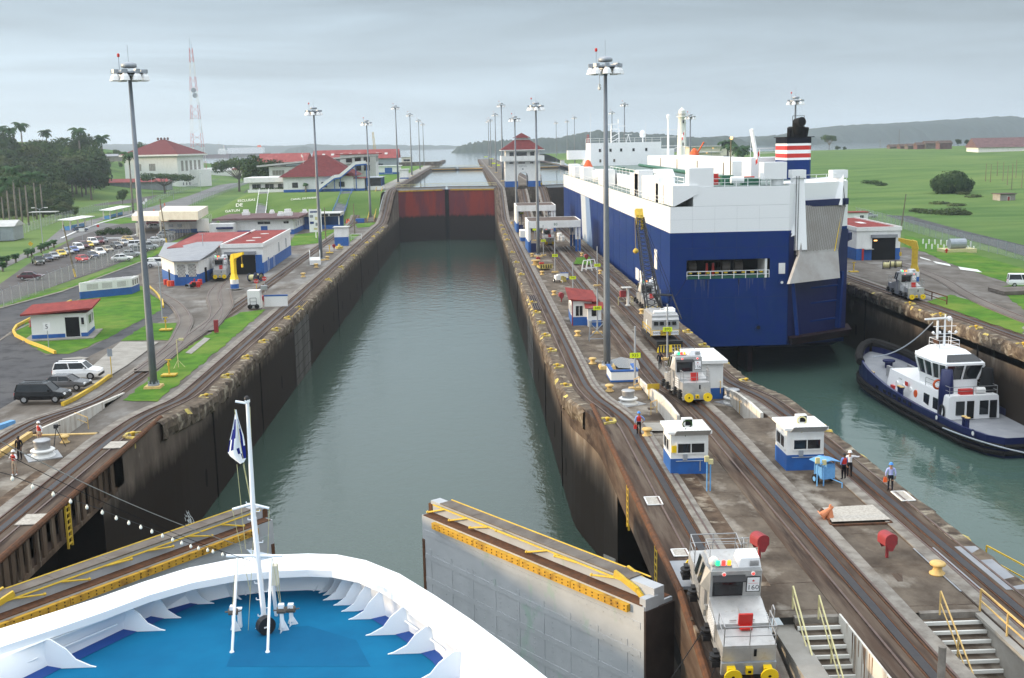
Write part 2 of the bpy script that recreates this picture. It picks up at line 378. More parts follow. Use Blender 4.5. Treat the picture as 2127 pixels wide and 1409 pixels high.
def lock_wall(label,faces,cops,girders,mats):
 t=thing('lock_wall',label,'lock wall',group='concrete walls of the lock')
 b=B()
 for xf,sg,rec in faces:wall_face(b,xf,sg,rec)
 b.build('wall_face',mats,t)
 b=B()
 for xf,sg,y0,y1 in cops:rough_coping(b,xf,sg,y0,y1)
 b.build('coping',['coping','coping_yellow'],t)
 for xf,sg in girders:
  b=B(); x=xf(60)
  b.box(x-sg*2.2,63,9.7,4.4,24.1,1.69); b.build('girder_core','girder',t)
  b=B()
  y=47.0
  while y<78:b.box(x+sg*.07,y,9.0,.14,R.uniform(.35,.8),2.1); y+=R.uniform(.9,1.6)
  b.box(x+sg*.02,63,8.9,.3,30,.3); b.build('stiffener','girder',t)
  b=B(); b.path([(x+sg*.12,38,8.85 if xf is xcl else 11.36),(x+sg*.12,50.5,11.36),(x+sg*.12,90,11.36)],.2,8); b.build('edge_pipe','rust',t)
  for yy in(57,68):
   b=B()
   for o in(-.35,.35):b.box(x+sg*.22,yy+o,8.4,.12,.12,2.8)
   for k in range(7):b.box(x+sg*.22,yy,8.6+k*.4,.1,.7,.08)
   b.build('ladder','yellow',t)
 b=B();
 for xf,sg,rec in faces:
  if xf is xcr:continue
  for yy in range(100,336,14):hole(b,xf(yy),yy,3.1,sg,.4,.9)
  for yy in(104,128,166,205,250,295):b.box(xf(yy)+sg*.03,yy,-2,.1,.35,10.6)
 b.build('fender_slot','recess',t)
 for xf,sg,rec in faces:
  if rec:
   b=B(); b.box(xf(160)+sg*.03,160.5,-2,.12,14,10.9); b.build('smooth_panel','wall_panel',t)
   b=B(); [b.box(xf(160)+sg*.095,160.5,z,.02,14,.06)for z in(1,2.6,4.2,5.8,7.4)]; [b.box(xf(160)+sg*.095,y,-1,.02,.06,9.8)for y in(156,160.5,165)]; b.build('panel_joint','recess',t)
   if sg<0:b=B(); b.hull([(9.75,76,-2),(9.75,84,-2),(9.75,84,.6),(9.75,76,3.2)],[(9.85,76,-2),(9.85,84,-2),(9.85,84,.6),(9.85,76,3.2)]); b.build('sunlit_scum_patch','concrete_light',t)  # pale wedge: sunlight and scum low on the wall put into the colour
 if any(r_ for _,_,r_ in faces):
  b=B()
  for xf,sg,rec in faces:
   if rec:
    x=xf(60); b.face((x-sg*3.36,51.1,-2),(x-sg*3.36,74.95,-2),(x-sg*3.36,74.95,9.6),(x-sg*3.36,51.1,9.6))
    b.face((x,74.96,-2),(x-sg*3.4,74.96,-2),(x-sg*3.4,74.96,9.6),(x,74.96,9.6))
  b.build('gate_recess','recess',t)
 return t
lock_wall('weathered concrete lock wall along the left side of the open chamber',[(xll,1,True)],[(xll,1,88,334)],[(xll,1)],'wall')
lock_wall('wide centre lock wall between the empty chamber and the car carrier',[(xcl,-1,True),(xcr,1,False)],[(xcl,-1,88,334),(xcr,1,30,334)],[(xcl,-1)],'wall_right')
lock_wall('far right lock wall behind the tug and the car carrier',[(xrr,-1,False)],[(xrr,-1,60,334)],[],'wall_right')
def strip(rows,zlow=None):
 """rows (Y,x0,x1,z): a surface with skirts"""
 b=B()
 b.grid([[(x0,y,z-2.5),(x0,y,z),(x1,y,z),(x1,y,z-2.5)]for y,x0,x1,z in rows])
 return b
TY=[30,36,40,46,52,60,70,78,82,84,86,88,90,92,94,97,100,103,106,112,120,140,180,240,300,334]+[338+3*i for i in range(18)]+[400,450,520,600,700,800,900,1000,1100,1175]
def track(label,xc,half,ys,zf,kerb=0,off=0):
 t=thing('towing_track',label,'rail track',group='towing tracks on the lock walls')
 bed=strip([(y,xc(y)-half[0],xc(y)+half[1],zf(y))for y in ys]); bed.build('track_bed','track_bed',t)
 def line(dx,w_,h,name,mt,z0=.0):
  b=B(); b.grid([[(xc(y)+dx-w_/2,y,zf(y)+z0),(xc(y)+dx-w_/2,y,zf(y)+h),(xc(y)+dx+w_/2,y,zf(y)+h),(xc(y)+dx+w_/2,y,zf(y)+z0)]for y in ys]); b.build(name,mt,t)
 line(-.9,.11,.07,'rail','rail'); line(.9,.11,.07,'rail','rail'); line(0,.42,.06,'rack_rail','rack')
 line(-.27,.07,.05,'guard_rail','rust'); line(.27,.07,.05,'guard_rail','rust')
 if kerb:
  e=half[1]if kerb>0 else-half[0]
  line(e-kerb*.45,.8,.05,'kerb','kerb')
  line(e-kerb*.95,.06,.045,'conduit','rust')
 return t
T1=lambda y:11.85+(10.5-11.85)*xs(y)
T2=lambda y:18.2+(17.7-18.2)*xs(y)
T3=lambda y:24.7+(24.3-24.7)*xs(y)
T4=lambda y:-28.0+.5*xs(y)
T5=lambda y:-35.6-.8*(1-xs(y-4))+.2*xs(y)-1.2*ss((y-140)/160)
T6=lambda y:62.4
track('towing track along the left edge of the centre wall beside locomotive 160',T1,(2.3,1.35),TY,zt1,1)
track('middle towing track of the centre wall leading to the arched control tower',T2,(1.8,1.7),[y for y in TY if y<386],lambda y:zt(y)+.004,1)
track('towing track along the right edge of the centre wall beside the car carrier',T3,(1.7,1.7),TY,zt,-1)
track('towing track on the left lock wall beside the long grass strip',T4,(1.8,1.8),TY,zt,-1)
track('return track on the left bank passing the three parked cars',T5,(1.45,1.45),[y for y in TY if y<520],lambda y:zt(y)+.02,-1)
track('towing track on the far right lock wall under locomotive 157',T6,(2.3,1.9),TY,lambda y:10+8.2*ss((y-336)/54),1)
def floor(name,x0,x1,mt,upto=388):
 b=B(); ya=47.3
 f=lambda q,y:q(y)if callable(q)else q
 ys=[y for y in TY if ya<=y<84]; ys=[ya]+ys+[84]
 b.grid([[(f(x0,y),y,11.37),(f(x1,y),y,11.37)]for y in ys])
 b.grid([[(f(x0,84),84,11.37),(f(x1,84),84,11.37)],[(f(x0,84),84,9.97),(f(x1,84),84,9.97)]])
 ys=[84]+[y for y in TY if 84<y<upto]+[upto]
 b.grid([[(f(x0,y),y,9.97),(f(x1,y),y,9.97)]for y in ys])
 b.grid([[(f(x0,y),upto,z),(f(x1,y),upto,z)]for y,z in((upto,9.97),(upto,18.18))])
 b.grid([[(f(x0,y),y,18.18),(f(x1,y),y,18.18)]for y in(upto,500,700,900,1175)])
 struct(b.build(name,mt))
floor('centre_wall_pavement',lambda y:T1(y)+1.3,lambda y:T2(y)-1.75,'concrete')
floor('centre_wall_pavement',lambda y:T2(y)+1.65,lambda y:T3(y)-1.65,'concrete')
b=B(); b.face((16,386,18.19),(19.5,386,18.19),(19.5,1175,18.19),(16,1175,18.19)); struct(b.build('upper_pavement','concrete'))
b=B(); b.grid([[(-34.6,y,11.37),(-29.7,y,11.37)]for y in(30,60,85)]); b.face((-34.6,85,11.37),(-29.7,85,11.37),(-29.7,85,9.9),(-34.6,85,9.9)); struct(b.build('left_platform','concrete'))
b=B(); b.box(-34.75,62,11.0,.35,46,.75); b.box(-32.1,85.1,11.0,5.2,.3,.45)
tag(b.build('platform_kerb','bollard_yellow'),'yellow painted kerb wall around the raised platform at lower left','kerb')
b=B(); b.add([(-34.2,85.3,9.9),(-34.2,85.3,11.9),(-34.2,106,10.1),(-34.2,106,9.9),(-33.95,85.3,9.9),(-33.95,85.3,11.9),(-33.95,106,10.1),(-33.95,106,9.9)],[(0,1,2,3),(7,6,5,4),(1,5,6,2),(0,4,5,1),(3,2,6,7)])
tag(b.build('retaining_wall','stained_white'),'white tapering retaining wall below the track near the tripod','wall','white ramp walls')
for x,lab in((T2(95)-1.95,'white tapering ramp wall left of locomotive 156'),(T3(95)-1.92,'white tapering ramp wall right of locomotive 156')):
 b=B(); ys=(84.3,88,92,96,100,106)
 b.hull([(x,y,9.9)for y in ys]+[(x,y,zt(y)+.3)for y in ys[::-1]],[(x+.25,y,9.9)for y in ys]+[(x+.25,y,zt(y)+.3)for y in ys[::-1]])
 tag(b.build('retaining_wall','stained_white'),lab,'wall','white ramp walls')
def zL(X,Y):
 z=10+7.6*ss((Y-800)/170)
 tf=(Y-(367+max(0,-40-X)*.55)+20)/20; tl=(X-(-74-.12*(Y-385))+21)/21
 z=max(z,10+8.2*ss(min(tf,tl)*.94+.03)if min(tf,tl)>0 else 0)
 h=30*ss((Y-395)/300)*ss((-X-165)/190)*ss((1150-Y)/300)
 h=max(h,15*math.exp(-(((X+268)/42)**2+((Y-850)/70)**2)))
 z+=h
 if Y>1010:z-=(Y-1010)*.05
 return z
def zR(X,Y):
 z=10+13.5*ss((Y+.6*(X-120)-290)/640)-14*ss((Y+.25*(X-150)-930)/420)+.9*math.sin(X*.021+Y*.006)*ss((Y-320)/300)
 if Y<260 and X<140:z=10
 return max(z,10+8.2*ss((Y-336)/54)*ss((105-X)/25))
def axis(vals):return vals
def fr(a,b_,s_):
 o=[]
 while a<b_:o.append(a); a+=s_
 return o
xsL=[-29.2]+fr(-32,-125,99)+[-(30+3*i)for i in range(35)]+[-(140+14*i)for i in range(30)]+[-620,-750,-900,-1200,-1600]
ysL=[-30,0,40,80,120,170,230,290,330]+[338+4*i for i in range(28)]+[456+16*i for i in range(36)]+[1060,1120,1200]
b=B(); b.grid([[(x,y,zL(x,y))for x in sorted(set(xsL),reverse=True)]for y in ysL])
struct(b.build('left_ground','field',smooth=True))
xsR=[64.2,70,76,82,88,94,100,106,112,120,130,145]+[160+20*i for i in range(34)]+[900,1000,1200,1500,2000]
ysR=[-30,40,100,160,220,258,262,300,330]+[340+8*i for i in range(8)]+[410+22*i for i in range(40)]+[1320,1400]
b=B(); b.grid([[(x,y,zR(x,y))for x in xsR]for y in ysR])
struct(b.build('field_ground','field',smooth=True))
_lay=[0]
def sheet(name,pts,mt,z=10.0,world=False):
 _lay[0]+=1
 e=z+.006*_lay[0]
 b=B(); P_=[V((p[0],p[1],e))for p in pts]if world else[G(px,py,z)for px,py in pts]
 if mt=='lawn':
  Q=[]
  for a,c in zip(P_,P_[1:]+P_[:1]):
   n=max(1,int((c-a).length/1.1)); n=min(n,60)
   Q+=[a.lerp(c,i/n)+V((R.uniform(-.22,.22),R.uniform(-.22,.22),0))for i in range(n)]
  P_=Q
 b.add([(p.x,p.y,e)for p in P_],[tuple(range(len(P_)))])
 return struct(b.build(name,mt))
we=lambda y:(-29.15,y)
px=lambda pts,z=10.0:[(G(a,c,z).x,G(a,c,z).y)for a,c in pts]
sheet('left_apron',[(-29.15,86),(-34,86),(-41,60),(-75,60)]+px([(-100,700),(0,650),(120,607),(270,560),(345,520),(400,487),(440,470),(500,478),(600,445),(700,466),(735,463)])+[(-33,350),(-29.15,348)],'apron',world=True)
sheet('main_road',[(-160,745),(-160,690),(0,642),(130,607),(300,543),(350,515),(440,460),(480,423),(512,395),(540,386),(548,390),(500,425),(462,448),(440,472),(345,543),(270,578),(165,620),(95,655),(20,690),(-30,730)],'asphalt')
sheet('side_road',[(-160,745),(-30,725),(28,692),(45,708),(95,738),(180,726),(300,662),(345,628),(372,640),(345,662),(290,690),(190,738),(130,772),(60,815),(0,850),(-100,910)],'asphalt')
sheet('lot',[(-120,640),(0,590),(60,548),(160,492),(215,470),(300,432),(385,424),(430,462),(390,488),(345,508),(200,566),(60,612),(-80,660)],'lot')
sheet('entrance_road',[(-60,590),(0,550),(90,506),(130,473),(250,441),(300,434),(390,408),(450,386),(520,372),(530,377),(470,395),(425,412),(380,432),(300,455),(215,474),(150,496),(60,533),(0,562),(-60,610)],'asphalt_old')
sheet('far_lot',[(160,415),(230,402),(300,398),(330,405),(300,420),(200,428)],'lot')
sheet('lawn',[(27,690),(60,668),(100,650),(150,626),(170,620),(275,594),(312,596),(338,628),(335,645),(300,662),(225,703),(180,722),(140,736),(95,735),(45,706)],'lawn')
sheet('lawn',[(255,708),(280,690),(307,672),(368,672),(362,690),(352,708)],'lawn')
sheet('lawn',[(258,833),(300,795),(370,735),(440,690),(470,664),(500,650),(555,643),(440,740),(325,836)],'lawn')
sheet('lawn',[(600,512),(612,488),(640,485),(690,478),(716,466),(732,468),(700,486),(660,506)],'lawn')
sheet('lawn',[(716,488),(748,487),(722,507),(700,508)],'lawn')
sheet('lawn',[(738,466),(782,462),(768,472),(742,474)],'lawn')
sheet('lawn',[(-160,680),(0,636),(130,600),(300,537),(338,513),(345,520),(300,543),(130,607),(0,642),(-160,690)],'lawn')
sheet('lawn',[(200,463),(235,452),(290,453),(282,463),(250,466)],'lawn')
sheet('road_line',[(-160,744),(-30,728),(20,692),(95,657),(165,622),(270,580),(270,581.5),(165,623.5),(96,659),(22,694),(-30,731)],'kerb')
sheet('road_line',[(0,640),(130,605),(300,541),(300,543),(130,607.3),(0,642.5)],'kerb')
sheet('concrete_patch',[(160,790),(250,712),(330,712),(265,760),(200,800)],'concrete_light')
sheet('concrete_patch',[(385,735),(425,703),(437,705),(398,737)],'concrete_light')
sheet('concrete_patch',[(130,747),(165,743),(185,745),(150,757),(125,757)],'concrete_light')
sheet('right_apron',[(64.25,60),(64.25,250)]+px([(1748,512),(1885,515),(1920,525),(1970,548),(2050,575),(2127,600),(2250,640)])+[(90,60)],'apron',world=True)
sheet('field_road',[(1757,418),(1800,425),(1890,450),(2000,480),(2127,511),(2300,552),(2300,580),(2127,533),(2060,512),(1950,482),(1850,452),(1757,426)],'asphalt')
sheet('lawn',[(1925,628),(1975,614),(2060,640),(2127,668),(2127,698),(2030,664),(1960,640)],'lawn')
sheet('lawn',[(2078,598),(2127,590),(2200,610),(2200,660),(2127,645),(2095,622)],'lawn')
sheet('lawn',[(1880,490),(1920,500),(2127,560),(2250,590),(2250,640),(2127,600),(2050,575),(1970,548),(1920,525),(1880,515)],'lawn')
for q in([(1910,535),(1930,541),(1935,544),(1912,538)],[(1937,544),(1972,551),(1975,555),(1945,549)],[(1990,556),(2030,562),(2040,568),(1995,562)]):sheet('white_patch',q,'stone_white')
for x0,x1,ya in((13.25,16.4,48),(19.9,23.0,48)):
 b=B(); y=ya
 while y<330:
  z=11.377 if y<83.6 else 9.977; b.face((x0,y,z),(x1,y,z),(x1,y+.06,z),(x0,y+.06,z)); y+=R.uniform(2.6,5.2)
 for k in range(16):
  y=R.uniform(50,300); z=11.378 if y<82 else 9.978; x=R.uniform(x0+.2,x1-.9); l_=R.uniform(.5,2.5)
  if not 80<y<85:b.face((x,y,z),(x+R.uniform(.2,.7),y,z),(x+R.uniform(.2,.9),y+l_,z),(x+.05,y+l_,z))
 struct(b.build('pavement_joint','track_bed'))
sheet('gravel_bed',[(1708,1060),(1812,1054),(1850,1085),(1728,1090)],'gravel',11.37)
sheet('puddle',[(1265,752),(1290,745),(1325,752),(1330,770),(1285,768)],'puddle',9.99)
sheet('concrete_patch',[(1335,883),(1385,883),(1385,900),(1350,900)],'concrete_light',11.37)
sheet('lawn',[(1192,550),(1197,537),(1225,535),(1232,548),(1222,552)],'lawn',9.98)
def siding(label,pts,z=10.0):
 t=thing('siding_track',label,'rail track',group='curved sidings on the left bank')
 P_=[G(a,c,z)for a,c in pts]
 Q=[]
 for i in range(len(P_)-1):
  p0,p1,p2,p3=P_[max(0,i-1)],P_[i],P_[i+1],P_[min(len(P_)-1,i+2)]
  for k in range(6):
   t_=k/6; Q.append(.5*((2*p1)+(p2-p0)*t_+(2*p0-5*p1+4*p2-p3)*t_**2+(3*p1-p0-3*p2+p3)*t_**3))
 Q.append(P_[-1])
 def off(d,w_,h,nm,mt):
  rows=[]
  for i,q in enumerate(Q):
   dr=(Q[min(i+1,len(Q)-1)]-Q[max(0,i-1)]).normalized(); n=V((dr.y,-dr.x,0))
   a,c=q+n*(d-w_/2),q+n*(d+w_/2)
   rows.append([(a.x,a.y,z),(a.x,a.y,z+h),(c.x,c.y,z+h),(c.x,c.y,z)])
  B().grid(rows).build(nm,mt,t)
 _lay[0]+=1; k=_lay[0]*.006; off(0,2.1,k,'track_bed','siding_bed'); off(-.76,.13,k+.05,'rail','rail'); off(.76,.13,k+.05,'rail','rail')
siding('curved siding from the yellow jib crane down to the return track',[(460,590),(442,615),(448,640),(445,665),(415,690),(370,722),(300,775)])
siding('curved siding from the red oil drums past the small grass patch',[(318,600),(325,610),(365,635),(385,665),(378,690),(360,720),(300,770)])
siding('siding running straight out of the workshop door',[(480,585),(468,600),(470,620),(470,640),(430,690)])
siding('curved siding on the right bank below the yellow crane',[(1850,545),(1900,560),(1960,585),(2000,610),(2060,640),(2160,680)])
def gate_leaf(label,heel,toe,mir,group):
 ang=math.atan2(toe[1]-heel[1],toe[0]-heel[0]); Lg=math.hypot(toe[0]-heel[0],toe[1]-heel[1])
 t=thing('gate_leaf',label,'lock gate',(heel[0],heel[1],0),ang,group)
 s=mir
 b=B(); b.box(Lg/2,0,-7,Lg,2.0,17.9); b.build('leaf_skin','gate_grey',t)
 b=B()
 for k in range(10):b.box(Lg/2,s*1.0,9.7-k*1.5,Lg-.5,.05,.34)
 for k in range(9):b.box(1.2+k*(Lg-2)/8,s*1.0,-6,.16,.045,14.9)
 b.build('seam_plate','gate_grey',t)
 b=B()
 for k in range(10):
  for i in range(int(Lg/.3)):b.box(.4+i*.3,s*1.028,9.77-k*1.5+(.2 if i%2 else 0),.05,.025,.05)
 for i in range(24):
  for j in range(50):
   if i%2==0 or j%2:b.box(.8+i*(Lg-1.6)/23,s*1.012,-5+j*.28,.045,.03,.045)
 b.build('rivet_rows','gate_grey',t)
 b=B(); b.box(Lg/2,-s*.05,10.9,Lg,.7,.76); b.build('upper_band','gate_grey',t)
 b=B(); b.box(Lg/2,s*.66,10.9,Lg-.3,.7,.05); b.box(Lg/2,-s*.7,10.9,Lg-.3,.6,.04); b.build('ledge','rust',t)
 b=B()
 n=4; seg=(Lg-2.2)/n
 for k in range(n):b.box(.9+seg*(k+.5),s*1.13,10.42,seg-.06,.24,.38)
 b.k=1
 for i in range(int((Lg-2)/.45)):
  for z in(10.5,10.68):b.box(1.1+i*.45,s*1.255,z,.06,.03,.06)
 b.build('timber_fender',['gate_yellow','dark'],t)
 b=B()
 for k in range(5):b.box(1.6+(Lg-2.6)/5*(k+.5),-s*.08,11.66,(Lg-2.6)/5-.03,.86,.07)
 b.build('deck_plank','gate_deck',t)
 b=B(); b.bar((1.0,-s*.54,11.74),(Lg-1,-s*.54,11.74),.04,5); b.bar((2.2,s*.42,11.5),(Lg-.4,s*.42,11.5),.055,5); b.build('edge_rail','yellow',t)
 x=2.6
 while x<Lg-1.5:
  b=B(); dn=R.uniform(-.2,.75)
  b.bar((x,s*.42,11.48),(x+1.4,s*.62,11.45-dn*.7),.055,6); b.bar((x+1.4,s*.62,11.45-dn*.7),(x+1.5,s*.62,11.45-dn*.7),.085,6); b.build('folded_stanchion','yellow',t); x+=R.uniform(2.0,2.8)
 b=B(); b.beam((1.0,-s*.5,11.3),(2.6,-s*.5,11.75),.14,.3); b.beam((1.0,s*.4,11.3),(2.6,s*.4,11.75),.14,.3); b.beam((.5,s*.4,10.9),(1.1,s*.4,11.35),.14,.25); b.k=1; b.hull([(1.0,-.44,11.32),(1.0,.4,11.32),(2.6,.4,11.77),(2.6,-.44,11.77)],[(1.0,-.44,11.38),(1.0,.4,11.38),(2.6,.4,11.83),(2.6,-.44,11.83)]); b.build('hinge_arm',['yellow','gate_deck'],t)
 b=B(); b.box(.15,s*.5,10.6,.4,.9,.7); b.build('heel_casting','gate_grey',t)
 b=B()
 for o in(-.35,.35):b.box(Lg+.14,s*.3+o,-5,.12,.1,15.4)
 for k in range(34):b.box(Lg+.14,s*.3,-4.6+k*.42,.1,.65,.07)
 b.box(Lg+.02,-s*.05,10.9,.35,.8,.55); b.build('end_ladder','rust',t)
 b=B(); b.box(Lg+.04,-s*.2,-7,.1,1.5,16.6); b.build('end_post','gate_deck',t)
 b=B(); b.box(-.06,0,-7,.12,2.04,17.7); b.build('heel_post','gate_dark',t)
 b=B(); b.box(Lg-.12,s*1.02,-6,.22,.06,15.4); b.build('rust_edge','rust',t)
 return t
gate_leaf('near lock gate leaf on the right, standing open beside locomotive 160',(8.6,50.6),(-2.7,65.3),1,'grey leaves of the near gate')
gate_leaf('near lock gate leaf on the left, standing open behind the ship mast',(-24.9,50.6),(-13.3,65.3),-1,'grey leaves of the near gate')
def far_leaf(label,a,c,m,zt_,zw,grp,fend='gate_yellow'):
 t=thing('gate_leaf',label,'lock gate',group=grp)
 d=(V((c[0],c[1],0))-V((a[0],a[1],0))); n=V((-d.y,d.x,0)).normalized()
 if n.y>0:n=-n
 Lg=d.length; u=d.normalized()
 def bx(s0,s1,off,th,z0,z1):
  p=V((a[0],a[1],0))+n*off; q=B();
  P0=p+u*s0; P1=p+u*s1
  return[(P0.x,P0.y,z0),(P1.x,P1.y,z0),(P1.x-n.x*th,P1.y-n.y*th,z0),(P0.x-n.x*th,P0.y-n.y*th,z0)],z1
 def put(b,*args):
  r_,z1=bx(*args); b.hull(r_,[(x,y,z1)for x,y,_ in r_])
 b=B(); put(b,0,Lg,0,2,zw-4,zt_); b.build('leaf_skin',m,t)
 b=B()
 for k in range(6):put(b,.3,Lg-.3,.08,.1,zt_-1.6-k*1.55,zt_-1.45-k*1.55)
 b.build('seam_plate',m,t)
 b=B(); put(b,Lg-.7,Lg+.04,.12,.3,zw-4,zt_); b.build('mitre_post','dark',t)
 if fend:
  b=B(); put(b,.3,Lg-1.5,.3,.3,zt_-.35,zt_+.15); b.build('timber_fender',fend,t)
 b=B(); put(b,.2,Lg-.2,-.5,1.3,zt_,zt_+.9); b.build('upper_band','gate_grey',t)
 b=B(); put(b,0,Lg,-.3,1.7,zt_+.92,zt_+1.05); b.build('deck_plank','gate_deck',t)
 b=B()
 for off,z in((-.3,zt_+1.05),(-1.9,zt_+1.05)):
  pts=[]
  for i in range(9):
   p=V((a[0],a[1],0))+n*off+u*(Lg*i/8); pts.append((p.x,p.y,z))
  b.rail(pts,1.1,.045)
 b.build('walkway_rail','pale_yellow',t)
 return t
cl=(XL+XR)/2
far_leaf('left leaf of the closed rust red gate at the end of the chamber',(XL-.3,389.5),(cl-.05,395.5),'gate_red',17.7,0,'rust red leaves of the far gate')
far_leaf('right leaf of the closed rust red gate at the end of the chamber',(XR+.3,389.5),(cl+.05,395.5),'gate_red',17.7,0,'rust red leaves of the far gate')
far_leaf('dark closed gate leaf just left of the car carrier bow',(26.0,389.5),(43.3,395.5),'gate_dark',17.7,0,'dark leaves beyond the car carrier',None)
far_leaf('dark closed gate leaf hidden behind the car carrier bow',(60.6,389.5),(43.4,395.5),'gate_dark',17.7,0,'dark leaves beyond the car carrier',None)
far_leaf('left half of the low upper gate before the lake',(XL-.3,742),(cl-.05,748),'gate_dark',17.6,16,'leaves of the upper lake gate')
far_leaf('right half of the low upper gate before the lake',(XR+.3,742),(cl+.05,748),'gate_dark',17.6,16,'leaves of the upper lake gate')
far_leaf('low upper gate beside the approach wall right of the control tower',(26.0,742),(60.5,748),'gate_dark',17.6,16,'leaves of the upper lake gate')
b=B(); j0=V((-26.0,92.6,3.4))
for k in range(230):
 u=R.random()**.8; f=lambda u,a,q:(j0.x+(.15+q*1.5)*u**.8,j0.y+a*(.2+.7*u),j0.z-3.3*u**1.5); a,q=R.gauss(0,.5),R.random(); b.bar(f(u,a,q),f(min(1,u+R.uniform(.03,.13)),a,q),R.uniform(.012,.035),3)
for k in range(260):
 r_=R.uniform(0,1)**.7; th=R.uniform(0,2*PI); s_=R.uniform(.03,.14); b.lathe([(s_,0),(s_*.6,R.uniform(.02,.22))],5,(j0.x+1.4+r_*2.6*math.cos(th),j0.y+r_*2.4*math.sin(th),.01))
tag(b.build('water_jet','foam'),'white jet of water spilling from the left lock wall into foam','water jet')
def ridge(name,pts,Y,base,mt,jag,depth=500,n=220):
 """a wooded ridge: crest heights from bearings, with real depth"""
 X0,X1=A(pts[0][0],300,Y).x,A(pts[-1][0],300,Y).x
 rows=[[]for _ in range(7)]
 for i in range(n+1):
  x=lerp(X0,X1,i/n); h=interp(x,[(A(a,300,Y).x,A(a,c,Y).z-base)for a,c in pts])
  h=max(h,.4)
  for k,(dy,kz)in enumerate(((-.25,0),(-.2,.5),(-.12,.82),(0,1),(.3,.95),(.7,.6),(1,0))):
   jz=(R.uniform(-jag,jag)*min(1,h/12)if 0<k<6 else 0)
   rows[k].append((x,Y+dy*depth+R.uniform(-6,6),base-.5+h*kz+jz))
 b=B(); b.grid(rows); return struct(b.build(name,mt,None,True))
ridge('island_hill',[(938,316),(950,306),(962,301),(985,296),(1010,293),(1040,292),(1100,288),(1165,287),(1200,279),(1240,272),(1290,274),(1340,278),(1380,280),(1420,284),(1470,288),(1500,283),(1520,286),(1545,297),(1560,306)],2600,16.6,'hill_near',3.2)
ridge('island_hill',[(586,317),(600,309),(618,305),(632,304),(642,312),(646,317)],4300,16.6,'hill_near',3,300,40)
ridge('far_hills',[(-300,322),(0,308),(150,300),(260,301),(420,299),(520,304),(600,303),(640,300),(700,302),(780,301),(860,303),(900,302),(950,304),(1000,306),(1100,307)],5600,16.6,'hill_far',4,900)
ridge('far_hills',[(1500,292),(1560,284),(1620,285),(1680,282),(1720,266),(1760,262),(1850,258),(1950,252),(2030,246),(2090,243),(2127,246),(2250,240),(2500,250)],3600,16.6,'hill_far',5,900)
ridge('far_hills',[(1540,300),(1600,282),(1640,281),(1690,284),(1720,298)],3000,16.6,'hill_near',3,300,60)
b=B(); b.box(0,4000,-11,15000,11000,190); hz=b.build('haze','dark'); stuff(hz)
M=bpy.data.materials.new('haze'); M.use_nodes=True; t=M.node_tree; t.nodes.clear()
o_=t.nodes.new('ShaderNodeOutputMaterial'); pv=t.nodes.new('ShaderNodeVolumePrincipled')
pv.inputs['Color'].default_value=(.72,.86,1.0,1); pv.inputs['Density'].default_value=.00014; pv.inputs['Anisotropy'].default_value=.25
t.links.new(pv.outputs[0],o_.inputs['Volume']); hz.data.materials.clear(); hz.data.materials.append(M)
# ================================================================== BUILDERS
def gz(px_,py_,z=10.0):return G(px_,py_,z)
def high_mast(label,loc,h=31.3,detail=True,cam_=False,rz=0.0):
 t=thing('light_mast',label,'light mast',loc,rz,'tall floodlight masts along the locks')
 b=B(); b.box(0,0,-.1,1.7,1.7,.38,0,.9,.9); b.build('base_block','bollard_yellow',t)
 b=B(); b.lathe([(.58,.25),(.58,.4),(.42,.45)],12)
 for k in range(8):b.box(.5*math.cos(k*PI/4),.5*math.sin(k*PI/4),.35,.1,.1,.35)
 b.build('flange','galv',t)
 b=B(); b.lathe([(.38,.4),(.35,6),(.27,h*.55),(.17,h-1.2)],12); b.build('shaft','pole_grey',t,True)
 b=B(); b.lathe([(.2,h-1.3),(.75,h-1.25),(.75,h-1.1),(.2,h-1.05)],12)
 for k in range(8):b.beam((0,0,h-.95),(1.35*math.cos(k*PI/4),1.35*math.sin(k*PI/4),h-.95),.1,.12)
 b.lathe([(1.15,h-1.02),(1.3,h-1.02),(1.3,h-.88),(1.15,h-.88),(1.15,h-1.02)],16)
 b.bar((0,0,h-.6),(0,0,h+1.6),.02,4); b.build('head_frame','galv',t)
 b=B(); b.lathe([(.55,h-.5),(.72,h-.45),(.72,h-.15),(.4,h),(.05,h+.06)],14); b.build('cap','galv',t,True)
 for k in range(8 if detail else 6):
  n=8 if detail else 6; a=2*PI*k/n
  b=B(); b.at(1.42*math.cos(a),1.42*math.sin(a),h-1.0,a)
  b.box(0,0,-.02,.5,.42,.34); b.k=1
  b.lathe([(.16,-.02),(.36,-.3),(.46,-.7),(.43,-.7),(.1,-.2)],12); b.build('floodlight',['galv','white_clean'],t)
 b=B(); b.bar((-.9,0,h-.9),(-.9,0,h+.5),.03,4); b.k=1; b.lathe([(.1,h+.5),(.13,h+.6),(.13,h+.78),(.05,h+.85)],8,(-.9,0,0)); b.build('warning_lamp',['galv','red'],t)
 if cam_:
  b=B(); b.bar((-.55,.3,h-1.1),(-.55,.3,h-2.6),.03,4); b.box(-.55,.3,h-2.9,.22,.22,.3); b.lathe([(.05,h-3.2),(.16,h-3.1),(.17,h-2.9)],8,(-.55,.3,0)); b.build('hanging_camera','white',t)
 return t
def face_frame(f,sx,sy):
 return{'f':((0,-sy/2),0),'r':((sx/2,0),PI/2),'b':((0,sy/2),PI),'l':((-sx/2,0),-PI/2)}[f]
